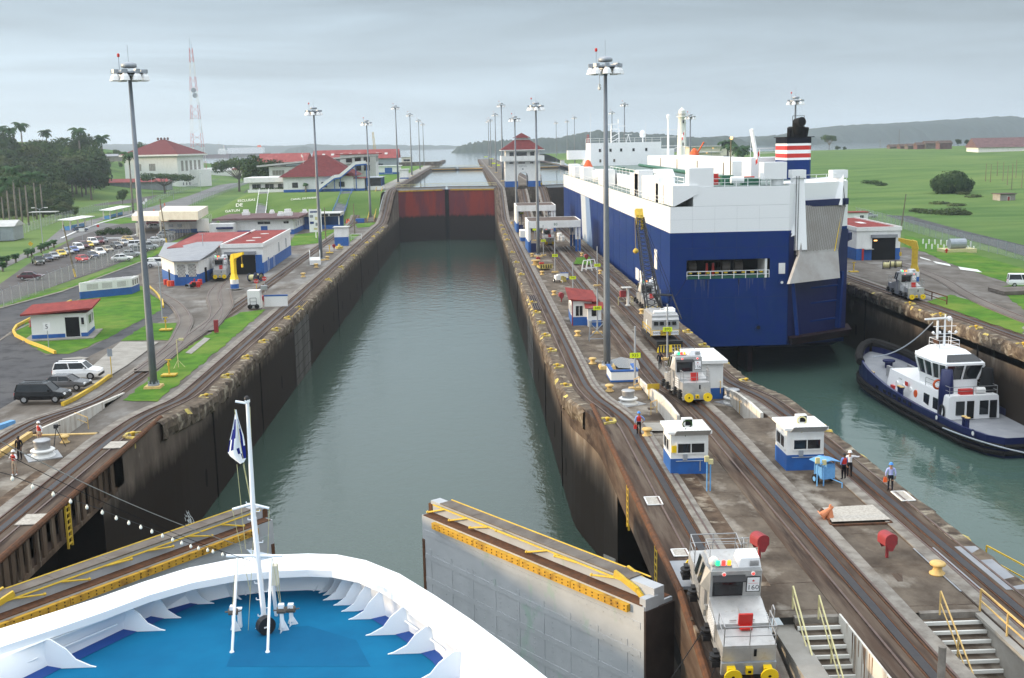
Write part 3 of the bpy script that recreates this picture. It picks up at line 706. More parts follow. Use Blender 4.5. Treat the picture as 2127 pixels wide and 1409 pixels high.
def opening(t,nm,f,sx,sy,u,z,w_,h,frame='white',pane='glass',th=.06,bars=1):
 (ox,oy),a=face_frame(f,sx,sy)
 b=B(); b.at(ox,oy,0,a); b.k=1; b.box(u,-.01,z,w_,.05,h); b.k=0
 e=.09
 for x0,z0,ww,hh in((u,z-e,w_+2*e,e),(u,z+h,w_+2*e,e),(u-w_/2-e/2,z,e,h),(u+w_/2+e/2,z,e,h)):b.box(x0,-.03,z0,ww,th+.06,hh)
 for i in range(1,bars+1):b.box(u-w_/2+w_*i/(bars+1),-.03,z,.06,.05,h)
 return b.build(nm,[frame,pane],t)
def roof_mesh(b,kind,sx,sy,h,rh,ov):
 X,Y=sx/2+ov,sy/2+ov
 if kind=='flat':b.box(0,0,h,2*X,2*Y,rh)
 elif kind=='hip':
  r_=max(0,(sx-sy)/2); q=max(0,(sy-sx)/2)
  base=[(-X,-Y,h),(X,-Y,h),(X,Y,h),(-X,Y,h)];
  if r_>=q:v=base+[(-r_-.01,0,h+rh),(r_+.01,0,h+rh)]; b.add(v,[(0,1,5,4),(1,2,5),(2,3,4,5),(3,0,4),(3,2,1,0)])
  else:v=base+[(0,-q,h+rh),(0,q,h+rh)]; b.add(v,[(0,1,4),(1,2,5,4),(2,3,5),(3,0,4,5),(3,2,1,0)])
 elif kind=='gx':
  b.hull([(-X,-Y,h),(-X,Y,h),(-X,0,h+rh)],[(X,-Y,h),(X,Y,h),(X,0,h+rh)])
 elif kind=='gy':b.hull([(-X,-Y,h),(X,-Y,h),(0,-Y,h+rh)],[(-X,Y,h),(X,Y,h),(0,Y,h+rh)])
 elif kind=='shed':
  b.hull([(-X,-Y,h),(X,-Y,h),(X,-Y,h+.18),(-X,-Y,h+.18)],[(-X,Y,h+rh),(X,Y,h+rh),(X,Y,h+rh+.18),(-X,Y,h+rh+.18)])
def building(name,label,loc,sx,sy,h,rz=0,roof='hip',rh=3,ov=.6,wm='white',lm='blue',lh=0,rm='red_roof',wins=(),doors=(),cat='building',group=None,fascia=None,vents=0):
 t=thing(name,label,cat,loc,rz,group)
 b=B(); b.box(0,0,lh,sx,sy,h-lh)
 if lh:b.k=1; b.box(0,0,-.3,sx+.04,sy+.04,lh+.3)
 if roof=='shed':b.k=0; b.hull([(-sx/2,-sy/2,h-.01),(sx/2,-sy/2,h-.01),(sx/2,sy/2,h-.01),(-sx/2,sy/2,h-.01)],[(-sx/2,-sy/2,h),(sx/2,-sy/2,h),(sx/2,sy/2,h+rh),(-sx/2,sy/2,h+rh)])
 b.build('wall',[wm,lm],t)
 b=B(); roof_mesh(b,roof,sx,sy,h,rh,ov); b.build('roof',rm,t)
 if fascia:
  b=B(); X,Y=sx/2+ov,sy/2+ov
  for x,y,p,q in((0,-Y,2*X+.1,.12),(0,Y,2*X+.1,.12),(-X,0,.12,2*Y),(X,0,.12,2*Y)):b.box(x,y,h-fascia,p,q,fascia+.05)
  b.build('fascia','white',t)
 for q in wins:opening(t,'window',*(q[0],sx,sy)+tuple(q[1:]))
 for q in doors:opening(t,'door',*(q[0],sx,sy)+tuple(q[1:5]),frame='white',pane=q[5]if len(q)>5 else 'blue',bars=0)
 for i in range(vents):
  b=B(); x=lerp(-sx*.3,sx*.3,(i+.5)/vents); b.box(x,(-1)**i*sy*.15,h+(rh if roof=='flat' else rh*.55),1.5,1.5,.7); b.box(x,(-1)**i*sy*.15,h+(rh if roof=='flat' else rh*.55)+.7,1.1,1.1,.6); b.build('roof_vent','white',t)
 return t
def car(kind,paint,label,loc,rz,group='cars in the parking lots',detail=1,name='parked_car'):
 t=thing(name,label,'car',loc,rz,group)
 Lc,Wc,zb,zr,cab={'sedan':(4.5,1.74,.92,1.43,(-1.75,1.05,-1.15,.35)),'suv':(4.75,1.86,1.12,1.80,(-2.28,1.25,-2.05,.62)),'van':(4.7,1.8,1.1,1.95,(-2.25,1.85,-2.15,1.2)),'pickup':(5.1,1.8,1.05,1.72,(-.45,1.2,-.25,.7))}[kind]
 b=B(); st=[(-.5,.55,.62,.86),(-.485,.42,.95,.93),(-.40,.32,1,.99),(0,.3,1,1.0),(.22,.3,1,1.0),(.30,.3,.98,.99),(.43,.33,.88,.97),(.485,.42,.76,.90),(.5,.52,.62,.82)]
 rows=[]
 for x,z0,kz,kw in st:
  w_=Wc/2*kw; z1=max(zb*kz,z0+.12)
  rows.append([(x*Lc,-w_*.9,z0),(x*Lc,-w_,lerp(z0,z1,.45)),(x*Lc,-w_*.95,z1-.05),(x*Lc,-w_*.86,z1),(x*Lc,w_*.86,z1),(x*Lc,w_*.95,z1-.05),(x*Lc,w_,lerp(z0,z1,.45)),(x*Lc,w_*.9,z0)])
 b.grid(rows); b.add(rows[0],[tuple(range(8))[::-1]]); b.add(rows[-1],[tuple(range(8))])
 c0,c1,r0,r1=cab; w0,w1=Wc*.43,Wc*.36
 b.box((r0+r1)/2,0,zr-.06,(r1-r0)+.12,2*w1+.06,.07,0,.9,.86)
 for sx_ in(-1,1):
  b.beam((c0,sx_*w0,zb),(r0,sx_*w1,zr-.03),.09,.07); b.beam((c1,sx_*w0,zb),(r1,sx_*w1,zr-.03),.09,.06)
  b.beam(((c0+c1)/2-.1,sx_*(w0+.01),zb),((r0+r1)/2-.1,sx_*(w1+.01),zr),.1,.05)
  b.box(c1-.35,sx_*Wc*.5,zb,.12,.2,.16)
 if kind=='pickup':b.box(-1.55,Wc*.46,zb-.1,1.9,.1,.22); b.box(-1.55,-Wc*.46,zb-.1,1.9,.1,.22)
 b.build('body',paint,t)
 b=B(); b.hull([(c0,-w0,zb-.02),(c1,-w0,zb-.02),(c1,w0,zb-.02),(c0,w0,zb-.02)],[(r0,-w1,zr-.04),(r1,-w1,zr-.04),(r1,w1,zr-.04),(r0,w1,zr-.04)]); b.build('window_glass','glass',t)
 wr=.37 if kind in('suv','pickup')else .31
 for xw in(-.30,.31):
  for s_ in(-1,1):
   b=B(); y=s_*(Wc/2-.1)
   b.bar((xw*Lc,y-.11,wr),(xw*Lc,y+.11,wr),wr,14); b.k=1; b.bar((xw*Lc,y+s_*.10,wr),(xw*Lc,y+s_*.122,wr),wr*.62,8); b.build('wheel',['rubber','steel'],t)
 if detail:
  for s_ in(-1,1):
   b=B(); b.box(Lc*.478,s_*Wc*.34,zb*.66,.16,.36,.16,0,.7,.9); b.build('headlight','white_clean',t)
   b=B(); b.box(-Lc*.488,s_*Wc*.38,zb*.66,.1,.2,.26); b.build('tail_light','red',t)
 if detail>1:
  b=B(); b.box(Lc*.49,0,.34,.16,Wc*.86,.26); b.box(-Lc*.49,0,.36,.16,Wc*.86,.26)
  if kind=='suv':
   for s_ in(-1,1):b.beam((r0+.2,s_*w1*.9,zr+.09),(r1-.3,s_*w1*.9,zr+.09),.06,.06)
   b.bar((-Lc/2-.05,.2,.95),(-Lc/2-.2,.2,.95),.3,12)if 'black' in label else None
  b.build('bumper','black',t)
 return t
def leaf_mass(blobs,n,size,seed=1,up=.35):
 r_=random.Random(seed); b=B(); tot=sum(x[3]*x[4]for x in blobs)
 for cx_,cy_,cz_,rx,rz_ in blobs:
  k=int(n*rx*rz_/tot)
  for i in range(k):
   d=V((r_.gauss(0,1),r_.gauss(0,1),r_.gauss(0,1)))
   d.normalize(); q=r_.uniform(.35,1.06)**.55
   if r_.random()<.2:q*=r_.uniform(.9,1.18)
   c=V((cx_+d.x*rx*q,cy_+d.y*rx*q,cz_+d.z*rz_*q))
   nrm=(d+V((r_.uniform(-.8,.8),r_.uniform(-.8,.8),r_.uniform(-.3,.9)))).normalized()
   u=nrm.orthogonal().normalized(); a=r_.uniform(0,6.28); u=(Matrix.Rotation(a,3,nrm)@u); v_=nrm.cross(u); s_=size*r_.uniform(.55,1.35)
   b.face(c-u*s_,c+v_*s_*.55+nrm*s_*.15,c+u*s_*.95,c-v_*s_*.55-nrm*s_*.1)
 return b
def limb_trunk(b,h,r0,blobs,seed=1):
 r_=random.Random(seed); top=(r_.uniform(-.3,.3),r_.uniform(-.3,.3),h)
 b.bar((0,0,-1),(top[0]*.5,top[1]*.5,h*.55),r0,7,r0*.75); b.bar((top[0]*.5,top[1]*.5,h*.55),top,r0*.75,7,r0*.5)
 for bl in blobs:b.bar((top[0]*.6,top[1]*.6,h*.7),(bl[0]*.8,bl[1]*.8,bl[2]-bl[4]*.2),r0*.42,5,r0*.12)
TREES={}
def tree_proto(key,blobs,n,size,th,tr,leaf,seed):
 TREES[key]=(leaf_mass(blobs,n,size,seed),blobs,th,tr,leaf,seed,{})
def tree(key,label,loc,s=1.0,rz=0.0,name='tree',group=None,sz=None,leaf=None):
 b,blobs,th,tr,lf,seed,cache=TREES[key]; lf=leaf or lf
 t=thing(name,label,'tree',loc,rz,group); t.scale=(s,s,sz or s)
 if lf not in cache:
  c=b.build('crown',lf,t); tb=B(); limb_trunk(tb,th,tr,blobs,seed); k=tb.build('trunk','bark',t); cache[lf]=(c.data,k.data)
 else:
  for nm,me in zip(('crown','trunk'),cache[lf]):
   o=bpy.data.objects.new(nm,me); col.objects.link(o); o.parent=t
 return t
for i in range(5):
 r_=random.Random(40+i)
 bl=[(r_.uniform(-3.4,3.4),r_.uniform(-3.4,3.4),r_.uniform(5.5,10.5),r_.uniform(2.0,3.4),r_.uniform(1.6,2.7))for k in range(9)]+[(0,0,7.5,3.6,3.2)]
 tree_proto('round%d'%i,bl,2600,.42,6,.32,('foliage_dark','foliage_mid','foliage_dark','foliage_mid','foliage_pale')[i],50+i)
r_=random.Random(90)
tree_proto('umbrella',[(r_.uniform(-7.5,7.5),r_.uniform(-6,6),r_.uniform(6.6,8.6),r_.uniform(2.0,3.4),r_.uniform(.9,1.5))for k in range(15)],3400,.36,5,.42,'foliage_mid',91)
r_=random.Random(95)
tree_proto('dome',[(r_.uniform(-5,5),r_.uniform(-4,4),r_.uniform(1.5,4.2),r_.uniform(2.4,3.6),r_.uniform(1.8,2.8))for k in range(12)]+[(0,0,3.4,5.8,3.8),(-3.6,0,2.2,4.4,2.8),(3.6,0,2.0,4.4,2.6)],13000,.40,2.5,.7,'foliage_dark',96)
def palm_mesh(h,n=15,fl=4.6,seed=3,droop=1.0):
 r_=random.Random(seed); cr=B()
 for i in range(n):
  a=2*PI*i/n+r_.uniform(-.2,.2); el=r_.uniform(-.15,1.15); prev=None; ln=fl*r_.uniform(.8,1.1)
  d=V((math.cos(a),math.sin(a),0)); sd_=V((-d.y,d.x,0))
  p=V((0,0,h)); ang=el
  for k in range(7):
   t_=k/6; w_=.95*math.sin(PI*min(1,.12+t_*.86))+.05
   q=[p-sd_*w_-V((0,0,w_*.75)),p-sd_*w_*.5-V((0,0,w_*.2)),p,p+sd_*w_*.5-V((0,0,w_*.2)),p+sd_*w_-V((0,0,w_*.75))]
   if prev:
    cr.face(prev[0],q[0].lerp(prev[0],.45),q[1].lerp(prev[1],.2),prev[1]); cr.face(prev[1],q[1],q[2],prev[2]); cr.face(prev[2],q[2],q[3],prev[3]); cr.face(prev[3],q[3].lerp(prev[3],.2),q[4].lerp(prev[4],.45),prev[4])
   prev=q; p=p+(d*math.cos(ang)+V((0,0,math.sin(ang))))*(ln/6); ang-=.34*droop
 tr=B(); tr.lathe([(.42,-.5),(.34,h*.2),(.37,h*.45),(.26,h*.82)],9);
 tr2=B(); tr2.lathe([(.22,h*.80),(.24,h*.86),(.12,h)],8)
 return cr,tr,tr2
_pc={}
def palm(label,loc,h=18,s=1.0,rz=0.0,group=None,seed=3,name='palm_tree',fl=4.6):
 t=thing(name,label,'palm tree',loc,rz,group); t.scale=(s,s,s)
 k=(h,seed,fl)
 if k not in _pc:
  c,tr,t2=palm_mesh(h,16,fl,seed); _pc[k]=(c.build('fronds','palm',t).data,tr.build('trunk','palm_bark',t,True).data,t2.build('crownshaft','foliage_mid',t,True).data)
 else:
  for nm,me in zip(('fronds','trunk','crownshaft'),_pc[k]):
   o=bpy.data.objects.new(nm,me); col.objects.link(o); o.parent=t
 return t
def fence(label,pts,h=2.4,step=3.2,r=.045,mt='chain_link'):
 t=thing('chain_link_fence',label,'fence',tuple(pts[0]))
 o0=V(pts[0]); b=B(); posts=[]
 for a,c in zip(pts,pts[1:]):
  a,c=V(a)-o0,V(c)-o0; b.face(a,c,c+V((0,0,h)),a+V((0,0,h)))
  n=max(1,int((c-a).length/step)); posts+=[a.lerp(c,i/n)for i in range(n)]
 posts.append(V(pts[-1])-o0); b.build('mesh_panel',mt,t)
 b=B()
 for a,c in zip(pts,pts[1:]):b.bar(V(a)-o0+V((0,0,h)),V(c)-o0+V((0,0,h)),.02,4)
 b.build('top_wire','galv',t)
 for p in posts[:99]:
  q=B(); q.bar((p.x,p.y,p.z),(p.x,p.y,p.z+h),r,5); q.bar((p.x,p.y,p.z+h),(p.x-.25,p.y-.15,p.z+h+.35),r*.8,4); q.build('post','galv',t)
 return t
def person(label,loc,rz,shirt='cloth_blue',pants='cloth_navy',skin='skin',hat=None,vest=None,arms=((.26,.02,.80),(-.26,.02,.80)),elb=None,legs=(.0,.0),short=False,bag=None,h=1.74,lean=0.0,sleeve=True):
 t=thing('person',label,'person',loc,rz); k=h/1.74
 vs=[]; es=[]; rs=[]; reg=[]
 def add(p,r_,par=None,g='shirt'):
  vs.append(V(p)*k); rs.append(r_*k); reg.append(g)
  if par is not None:es.append((par,len(vs)-1))
  return len(vs)-1
 ly=lean
 pel=add((0,0,.95),.135,None,'pants'); wa=add((0,ly*.3,1.10),.125,pel); ch=add((0,ly*.7,1.30),.150,wa); nk=add((0,ly,1.47),.062,ch,'skin')
 hd0=add((0,ly+.015,1.56),.082,nk,'skin'); hd1=add((0,ly+.02,1.65),.092,hd0,'skin'); add((0,ly+.01,1.725),.06,hd1,'skin')
 add((0,ly+.125,1.60),.02,hd0,'skin')
 for s_ in(-1,1):add((s_*.10,ly,1.61),.018,hd0,'skin')
 for s_,hp,st in((1,arms[0],0),(-1,arms[1],1)):
  sh=add((s_*.19,ly*.9,1.41),.075,ch)
  hp=V((hp[0],hp[1],hp[2])); shp=V((s_*.2,ly*.9,1.41))
  e_=(elb[st]if elb and elb[st]else tuple((shp+hp)/2+V((s_*.05,-.06,0))))
  el=add(e_,.052,sh,'shirt' if sleeve else 'skin'); wr=add(tuple(hp),.036,el,'skin')
  d=(hp-V(e_)).normalized(); side=d.cross(V((0,1,.2))).normalized()
  pm=add(tuple(hp+d*.07),.034,wr,'skin')
  for q,ln in((-.030,.060),(-.010,.075),(.010,.07),(.030,.055)):
   f1=add(tuple(hp+d*(.07+ln*.55)+side*q*1.1),.0105,pm,'skin'); add(tuple(hp+d*(.07+ln)+side*q+V((0,.02,0))),.009,f1,'skin')
  th=add(tuple(hp+d*.05+side*.05+V((0,.02,0))),.012,wr,'skin'); add(tuple(hp+d*.09+side*.06+V((0,.03,0))),.0095,th,'skin')
 for s_,st in((1,legs[0]),(-1,legs[1])):
  hp=add((s_*.10,0,.88),.105,pel,'pants'); kn=add((s_*.11,st*.45+.02,.48),.068,hp,'pants');
  an=add((s_*.115,st,.10),.048,kn,'skin' if short else 'pants'); ft=add((s_*.125,st+.09,.045),.042,an,'shoe'); add((s_*.13,st+.19,.035),.032,ft,'shoe')
 me=bpy.data.meshes.new('b'); me.from_pydata([tuple(v)for v in vs],es,[]); o=bpy.data.objects.new('b',me); col.objects.link(o)
 sk=o.modifiers.new('s','SKIN'); sk.use_smooth_shade=True; sub=o.modifiers.new('u','SUBSURF'); sub.levels=1; sub.render_levels=1
 for i,q in enumerate(me.skin_vertices[0].data):q.radius=(rs[i],rs[i]*(.72 if reg[i]in('shirt',)and abs(vs[i].x)<.02 else 1)); q.use_root=(i==0)
 dg=bpy.context.evaluated_depsgraph_get(); m2=bpy.data.meshes.new_from_object(o.evaluated_get(dg)); bpy.data.objects.remove(o)
 m2.name='body'; m2.materials.clear()
 names=['shirt','pants','skin','shoe']
 for q in(shirt,pants,skin,'cloth_white' if short else 'black'):m2.materials.append(m_[q])
 tab=[(v,reg[i])for i,v in enumerate(vs)]
 for p in m2.polygons:
  c=p.center; bst=min(tab,key=lambda a:(a[0]-c).length); p.material_index=names.index(bst[1]); p.use_smooth=True
  if short and .45*k<c.z<.5*k:p.material_index=2
 ob=bpy.data.objects.new('body',m2); col.objects.link(ob); ob.parent=t
 b=B(); hc=(0,(ly+.01)*k,1.66*k)
 if hat:b.lathe([(.155*k,0),(.115*k,.012),(.118*k,.05),(.09*k,.11),(.03*k,.135)],14,hc); b.build('hard_hat',hat,t,True)
 else:b.lathe([(.095*k,-.06),(.104*k,.0),(.09*k,.06),(.03*k,.09)],12,hc); b.build('hair','black',t,True)
 if vest:
  b=B(); yb=ly*k
  for(zz,rx,ry),(z2,rx2,ry2)in zip(((1.05,.165,.135),(1.2,.175,.14),(1.36,.19,.15)),((1.2,.175,.14),(1.36,.19,.15),(1.45,.13,.11))):
   ring=lambda z,a,c:[(a*k*math.cos(2*PI*i/12),yb*z/1.47+c*k*math.sin(2*PI*i/12),z*k)for i in range(12)]
   b.hull(ring(zz,rx,ry),ring(z2,rx2,ry2))
  b.build('life_vest',vest,t)
 if bag:
  b=B(); x,y,z=bag[1]; b.box(x,y,z-.34,.22,.12,.3,0,.8,.9); b.bar((x-.07,y,z-.05),(x,y,z+.05),.012,4); b.bar((x+.07,y,z-.05),(x,y,z+.05),.012,4); b.build('bag',bag[0],t)
 return t
def post_bollard(label,loc,mt='bollard_yellow',s=1.0,group='mushroom bollards on the lock floors'):
 b=B(); b.lathe([(.42,0),(.42,.06),(.28,.14),(.22,.3),(.25,.42),(.40,.50),(.42,.58),(.34,.66),(.1,.70)],16)
 o=tag(b.build('mooring_bollard',mt,None,True),label,'bollard',group); o.location=loc; o.scale=(s,)*3; return o
def coping_bollard(label,loc,rz):
 t=thing('recessed_bollard',label,'bollard',loc,rz,'yellow recessed bollards along the lock edges')
 b=B(); w_,d_=1.7,.95
 b.beam((-w_/2,.42,.06),(-w_/2+.35,-.48,.08),.2,.18); b.beam((w_/2,.42,.06),(w_/2-.35,-.48,.08),.2,.18); b.beam((-w_/2+.3,-.5,.08),(w_/2-.3,-.5,.08),.2,.18)
 b.box(w_/2-.02,.38,-.75,.34,.12,.85,0,1.1,1); b.box(-w_/2+.02,.38,-.55,.28,.12,.65); b.build('rim','coping_yellow',t)
 b=B(); b.box(0,0,-.02,1.25,.85,.06); b.build('recess_floor','gate_deck',t)
 b=B(); b.lathe([(.15,0),(.13,.22),(.2,.26),(.2,.34),(.08,.38)],10,(0,.05,0)); b.build('post','yellow',t,True)
 return t
def capstan(label,loc):
 t=thing('capstan',label,'capstan',loc,0,'steel capstans on the lock floors')
 b=B(); b.lathe([(.85,0),(.85,.08),(.72,.1),(.72,.2),(.62,.22),(.62,.34),(.8,.38),(.86,.5),(.74,.58)],20); b.build('base','white',t,True)
 b=B(); b.lathe([(.56,.56),(.54,.7),(.57,1.1),(.62,1.2),(.56,1.25),(.1,1.27)],20); b.build('drum','steel',t,True)
 b=B(); b.box(0,0,-.05,2.3,2.3,.09,.5); b.build('base_plate','steel',t)
 return t
def red_hood(label,loc,rz=0):
 t=thing('telephone_hood',label,'phone hood',loc,rz,'red hooded call boxes')
 b=B(); b.box(0,0,0,.14,.14,.8); b.build('post','dark_red',t)
 arc=[(-.42,0),(-.3,-.18+.02)]
 prof=[(.42*math.cos(a),1.35+.3*math.sin(a))for a in[PI*i/8 for i in range(9)]]
 b=B(); b.grid([[(x,y,z)for x,z in[(.42,.95)]+prof+[(-.42,.95)]]for y in(-.45,.45)])
 b.grid([[(x*.95,y,z-.03)for x,z in[(.42,.95)]+prof+[(-.42,.95)]]for y in(.44,-.44)])
 for y in(-.45,.45):b.face(*[(x,y,z)for x,z in prof],(-.36,y,1.0),(-.12,y,.55),(.12,y,.55),(.36,y,1.0))
 b.build('hood','dark_red',t); t.scale=(.84,)*3
 return t
def number_post(label,base,top_py,board_py,txt,bw=.98,bh=.46,px_=None):
 t=thing('number_sign',label,'sign',base,0,'yellow numbered signposts')
 x0=px_; h=A(x0,top_py,base.y).z-base.z; zb=A(x0,board_py,base.y).z-base.z
 b=B(); b.box(0,0,-.03,1.2,.55,.24,0,.94,.9); b.build('base_block','bollard_yellow',t)
 b=B(); b.bar((0,0,.1),(0,0,h),.1,8,.085); b.build('pole','galv',t)
 b=B(); b.box(0,-.13,zb-bh/2,bw,.04,bh); q=b.build('sign_board','sign_yellow',t)
 if txt:
  b=B(); b.text(txt,bh*.92,(0,-.156,zb)); b.build('lettering','black',q)
 return t
def loco(label,loc,rz,num,near=False):
 t=thing('towing_locomotive',label,'locomotive',loc,rz,'silver towing locomotives'); t.scale=(1,.8,.97)
 S='loco_steel'
 b=B(); b.box(0,0,.42,2.2,9.6,.5); b.box(0,-4.72,.34,2.35,.25,.62); b.box(0,4.72,.34,2.35,.25,.62)
 b.build('chassis','galv',t)
 for yy in(-3.2,-1.6,1.6,3.2):
  b=B(); b.bar((-.95,yy,.4),(.95,yy,.4),.38,14); b.build('wheelset','dark',t)
 for e in(-1,1):
  b=B(); b.box(0,e*4.0,.92,2.3,1.5,.88);
  for u in(-.55,.55):b.box(u,e*4.752,1.0,.98,.03,.7)
  b.k=1; b.box(.25,e*4.775,1.25,.12,.03,.36); b.build('end_box',[S,'dark'],t)
  b=B()
  b.hull([(-1.15,e*3.25,.92),(1.15,e*3.25,.92),(1.15,e*3.05,1.95),(-1.15,e*3.05,1.95)],[(-1.15,e*1.1,.92),(1.15,e*1.1,.92),(1.15,e*1.1,2.3),(-1.15,e*1.1,2.3)])
  for u in(-.4,.4):b.box(u,e*2.9,2.03,.3,.05,.05)
  b.box(0,e*2.0,2.13,.03,1.9,.03); b.build('machinery_hood',S,t)
  b=B()
  for s_ in(-1,1):
   b.hull([(s_*1.16,e*3.0,.98),(s_*1.16,e*1.2,.98),(s_*1.16,e*1.2,2.2),(s_*1.16,e*2.95,1.9)],[(s_*1.2,e*3.0,.98),(s_*1.2,e*1.2,.98),(s_*1.2,e*1.2,2.2),(s_*1.2,e*2.95,1.9)])
  b.build('side_panel',S,t)
  if near:
   b=B()
   for s_ in(-1,1):
    for i in range(9):
     for j in range(5):b.box(s_*1.205,e*(1.35+i*.18),1.15+j*.19,.02,.11,.12)
   b.build('perforated_plate','white_clean' if e<0 else 'steel',t)
  b=B(); pts=[(-1.1,e*3.3,1.8),(-1.1,e*4.7,1.8),(0,e*4.7,1.8),(1.1,e*4.7,1.8),(1.1,e*3.3,1.8)]; b.rail(pts,.95,.028); b.build('deck_rail','steel',t)
  b=B(); b.path([(1.2,e*3.2,1.8),(1.2,e*3.2,2.9),(1.2,e*3.35,3.05),(1.2,e*3.7,3.0),(1.2,e*3.7,1.8)],.03,5); b.build('ladder_hoop','steel',t)
  for s_ in(-1,1):
   b=B(); b.box(s_*.78,e*4.95,.42,.34,.4,.42); b.bar((s_*.78,e*5.1,.62),(s_*.78,e*5.42,.62),.13,8); b.bar((s_*.78,e*5.42,.62),(s_*.78,e*5.5,.62),.38,18); b.k=1; b.bar((s_*.78,e*5.5,.62),(s_*.78,e*5.51,.62),.07,8); b.build('buffer',['loco_yellow','dark'],t)
  b=B(); b.box(0,e*4.95,.48,.3,.25,.32); b.k=1; b.box(0,e*5.08,.56,.14,.03,.12); b.build('coupler',['loco_yellow','dark'],t)
  b=B(); x=-1.35
  for yy in(1.9,4.2):
   b.lathe([(.27,0),(.27,.06),(.14,.09),(.14,.2),(.27,.23),(.27,.28)],12,(x,e*yy,.8)); b.box(x,e*yy,.55,.36,.6,.26); b.box(x+.05,e*yy+.2,1.05,.2,.4,.12)
  b.build('cable_winch','black',t)
  b=B()
  b.box(.1,e*3.3,1.98 if False else 1.85,.5,.42,.1); b.box(.1,e*3.12,1.95,.62,.12,.55);
  for u in(-.15,.35):b.bar((u,e*3.45,1.5),(u,e*3.2,2.0),.03,4)
  if e<0:b.build('seat','red',t)
 b=B()
 b.hull([(-1.15,-1.1,.92),(1.15,-1.1,.92),(1.15,1.1,.92),(-1.15,1.1,.92)],[(-1.15,-1.1,3.65),(1.15,-1.1,3.65),(1.15,1.1,3.65),(-1.15,1.1,3.65)])
 b.box(0,0,3.65,2.25,2.1,.12,0,.94,.94)
 b.hull([(-1.15,-1.0,2.5),(-1.15,1.0,2.5),(-1.15,1.0,3.66),(-1.15,-1.0,3.66)],[(-1.5,-.6,2.7),(-1.5,.6,2.7),(-1.28,.6,3.75),(-1.28,-.6,3.75)])
 cb=b.build('cab',S,t)
 for e in(-1,1):
  b=B(); b.box(-.35,e*1.115,2.36,1.35,.05,.98); b.k=1; b.box(-.35,e*1.15,2.45,1.2,.03,.8); b.build('windscreen',['black','glass'],cb)
  b=B(); b.hull([(-1.05,e*1.12,3.42),(.4,e*1.12,3.42),(.43,e*1.45,3.24),(-1.08,e*1.45,3.24)],[(-1.05,e*1.12,3.46),(.4,e*1.12,3.46),(.43,e*1.45,3.28),(-1.08,e*1.45,3.28)]); b.build('sun_visor','black',cb)
  b=B(); b.box(.78,e*1.12,2.55,.62,.04,.8); b.k=1; b.box(.78,e*1.135,2.59,.55,.03,.72)
  pl=b.build('number_plate',['black','white_clean'],cb)
  b=B(); b.text(num,.36,(.78,e*1.155,2.78),(PI/2,0,0 if e<0 else PI)); b.k=1
  b.add([(.78+.075*(1 if i%2==0 else .45)*math.sin(i*PI/5),e*1.155,3.14+.075*(1 if i%2==0 else .45)*math.cos(i*PI/5))for i in range(10)],[tuple(range(10))]); b.box(.78,e*1.154,3.0,.45,.006,.01)
  b.build('plate_lettering',['black','red'],pl)
  for u in(-.55,.75):
   b=B(); b.bar((u,e*1.1,3.52),(u,e*1.16,3.52),.1,10); b.k=1; b.bar((u,e*1.16,3.52),(u,e*1.18,3.52),.06,10); b.build('marker_lamp',['white','light_red'],cb)
 b=B();
 for yy in(-.5,.35):b.hull([(-1.52,yy,2.75),(-1.52,yy+.42,2.75),(-1.31,yy+.42,3.68),(-1.31,yy,3.68)],[(-1.55,yy,2.76),(-1.55,yy+.42,2.76),(-1.34,yy+.42,3.69),(-1.34,yy,3.69)])
 b.build('side_window','glass',cb)
 b=B(); b.box(.62,-.35,3.77,1.0,1.25,.42,0,.85,.8); b.k=1
 for k in range(5):b.box(.8,-.98,3.85+k*.06,.4,.04,.03)
 b.build('air_conditioner',['white_clean','steel'],cb)
 b=B(); b.box(-.55,-.85,3.77,.75,.14,.1); b.build('lamp_bar','steel',cb)
 for u,c in((-.8,'light_green'),(-.55,'light_red'),(-.3,'light_orange')):
  b=B(); b.lathe([(.09,3.87),(.09,4.08),(.05,4.1)],10,(u,-.85,0)); b.build('signal_lamp',c,cb)
 b=B(); b.rail([(-1.05,-.2,3.77),(-1.05,1.0,3.77),(.9,1.0,3.77)],.55,.022); b.build('roof_rail','steel',cb)
 b=B(); b.lathe([(.16,0),(.22,.1),(.22,.3),(.1,.42)],10,(-.95,-.6,3.77)); b.build('horn_housing','white',cb,True)
 b=B(); b.box(-1.22,-.2,1.0,.12,.8,1.4); b.bar((-1.25,-1.0,1.6),(-1.25,-1.0,1.85),.1,8); b.build('side_door',S,cb)
 return t
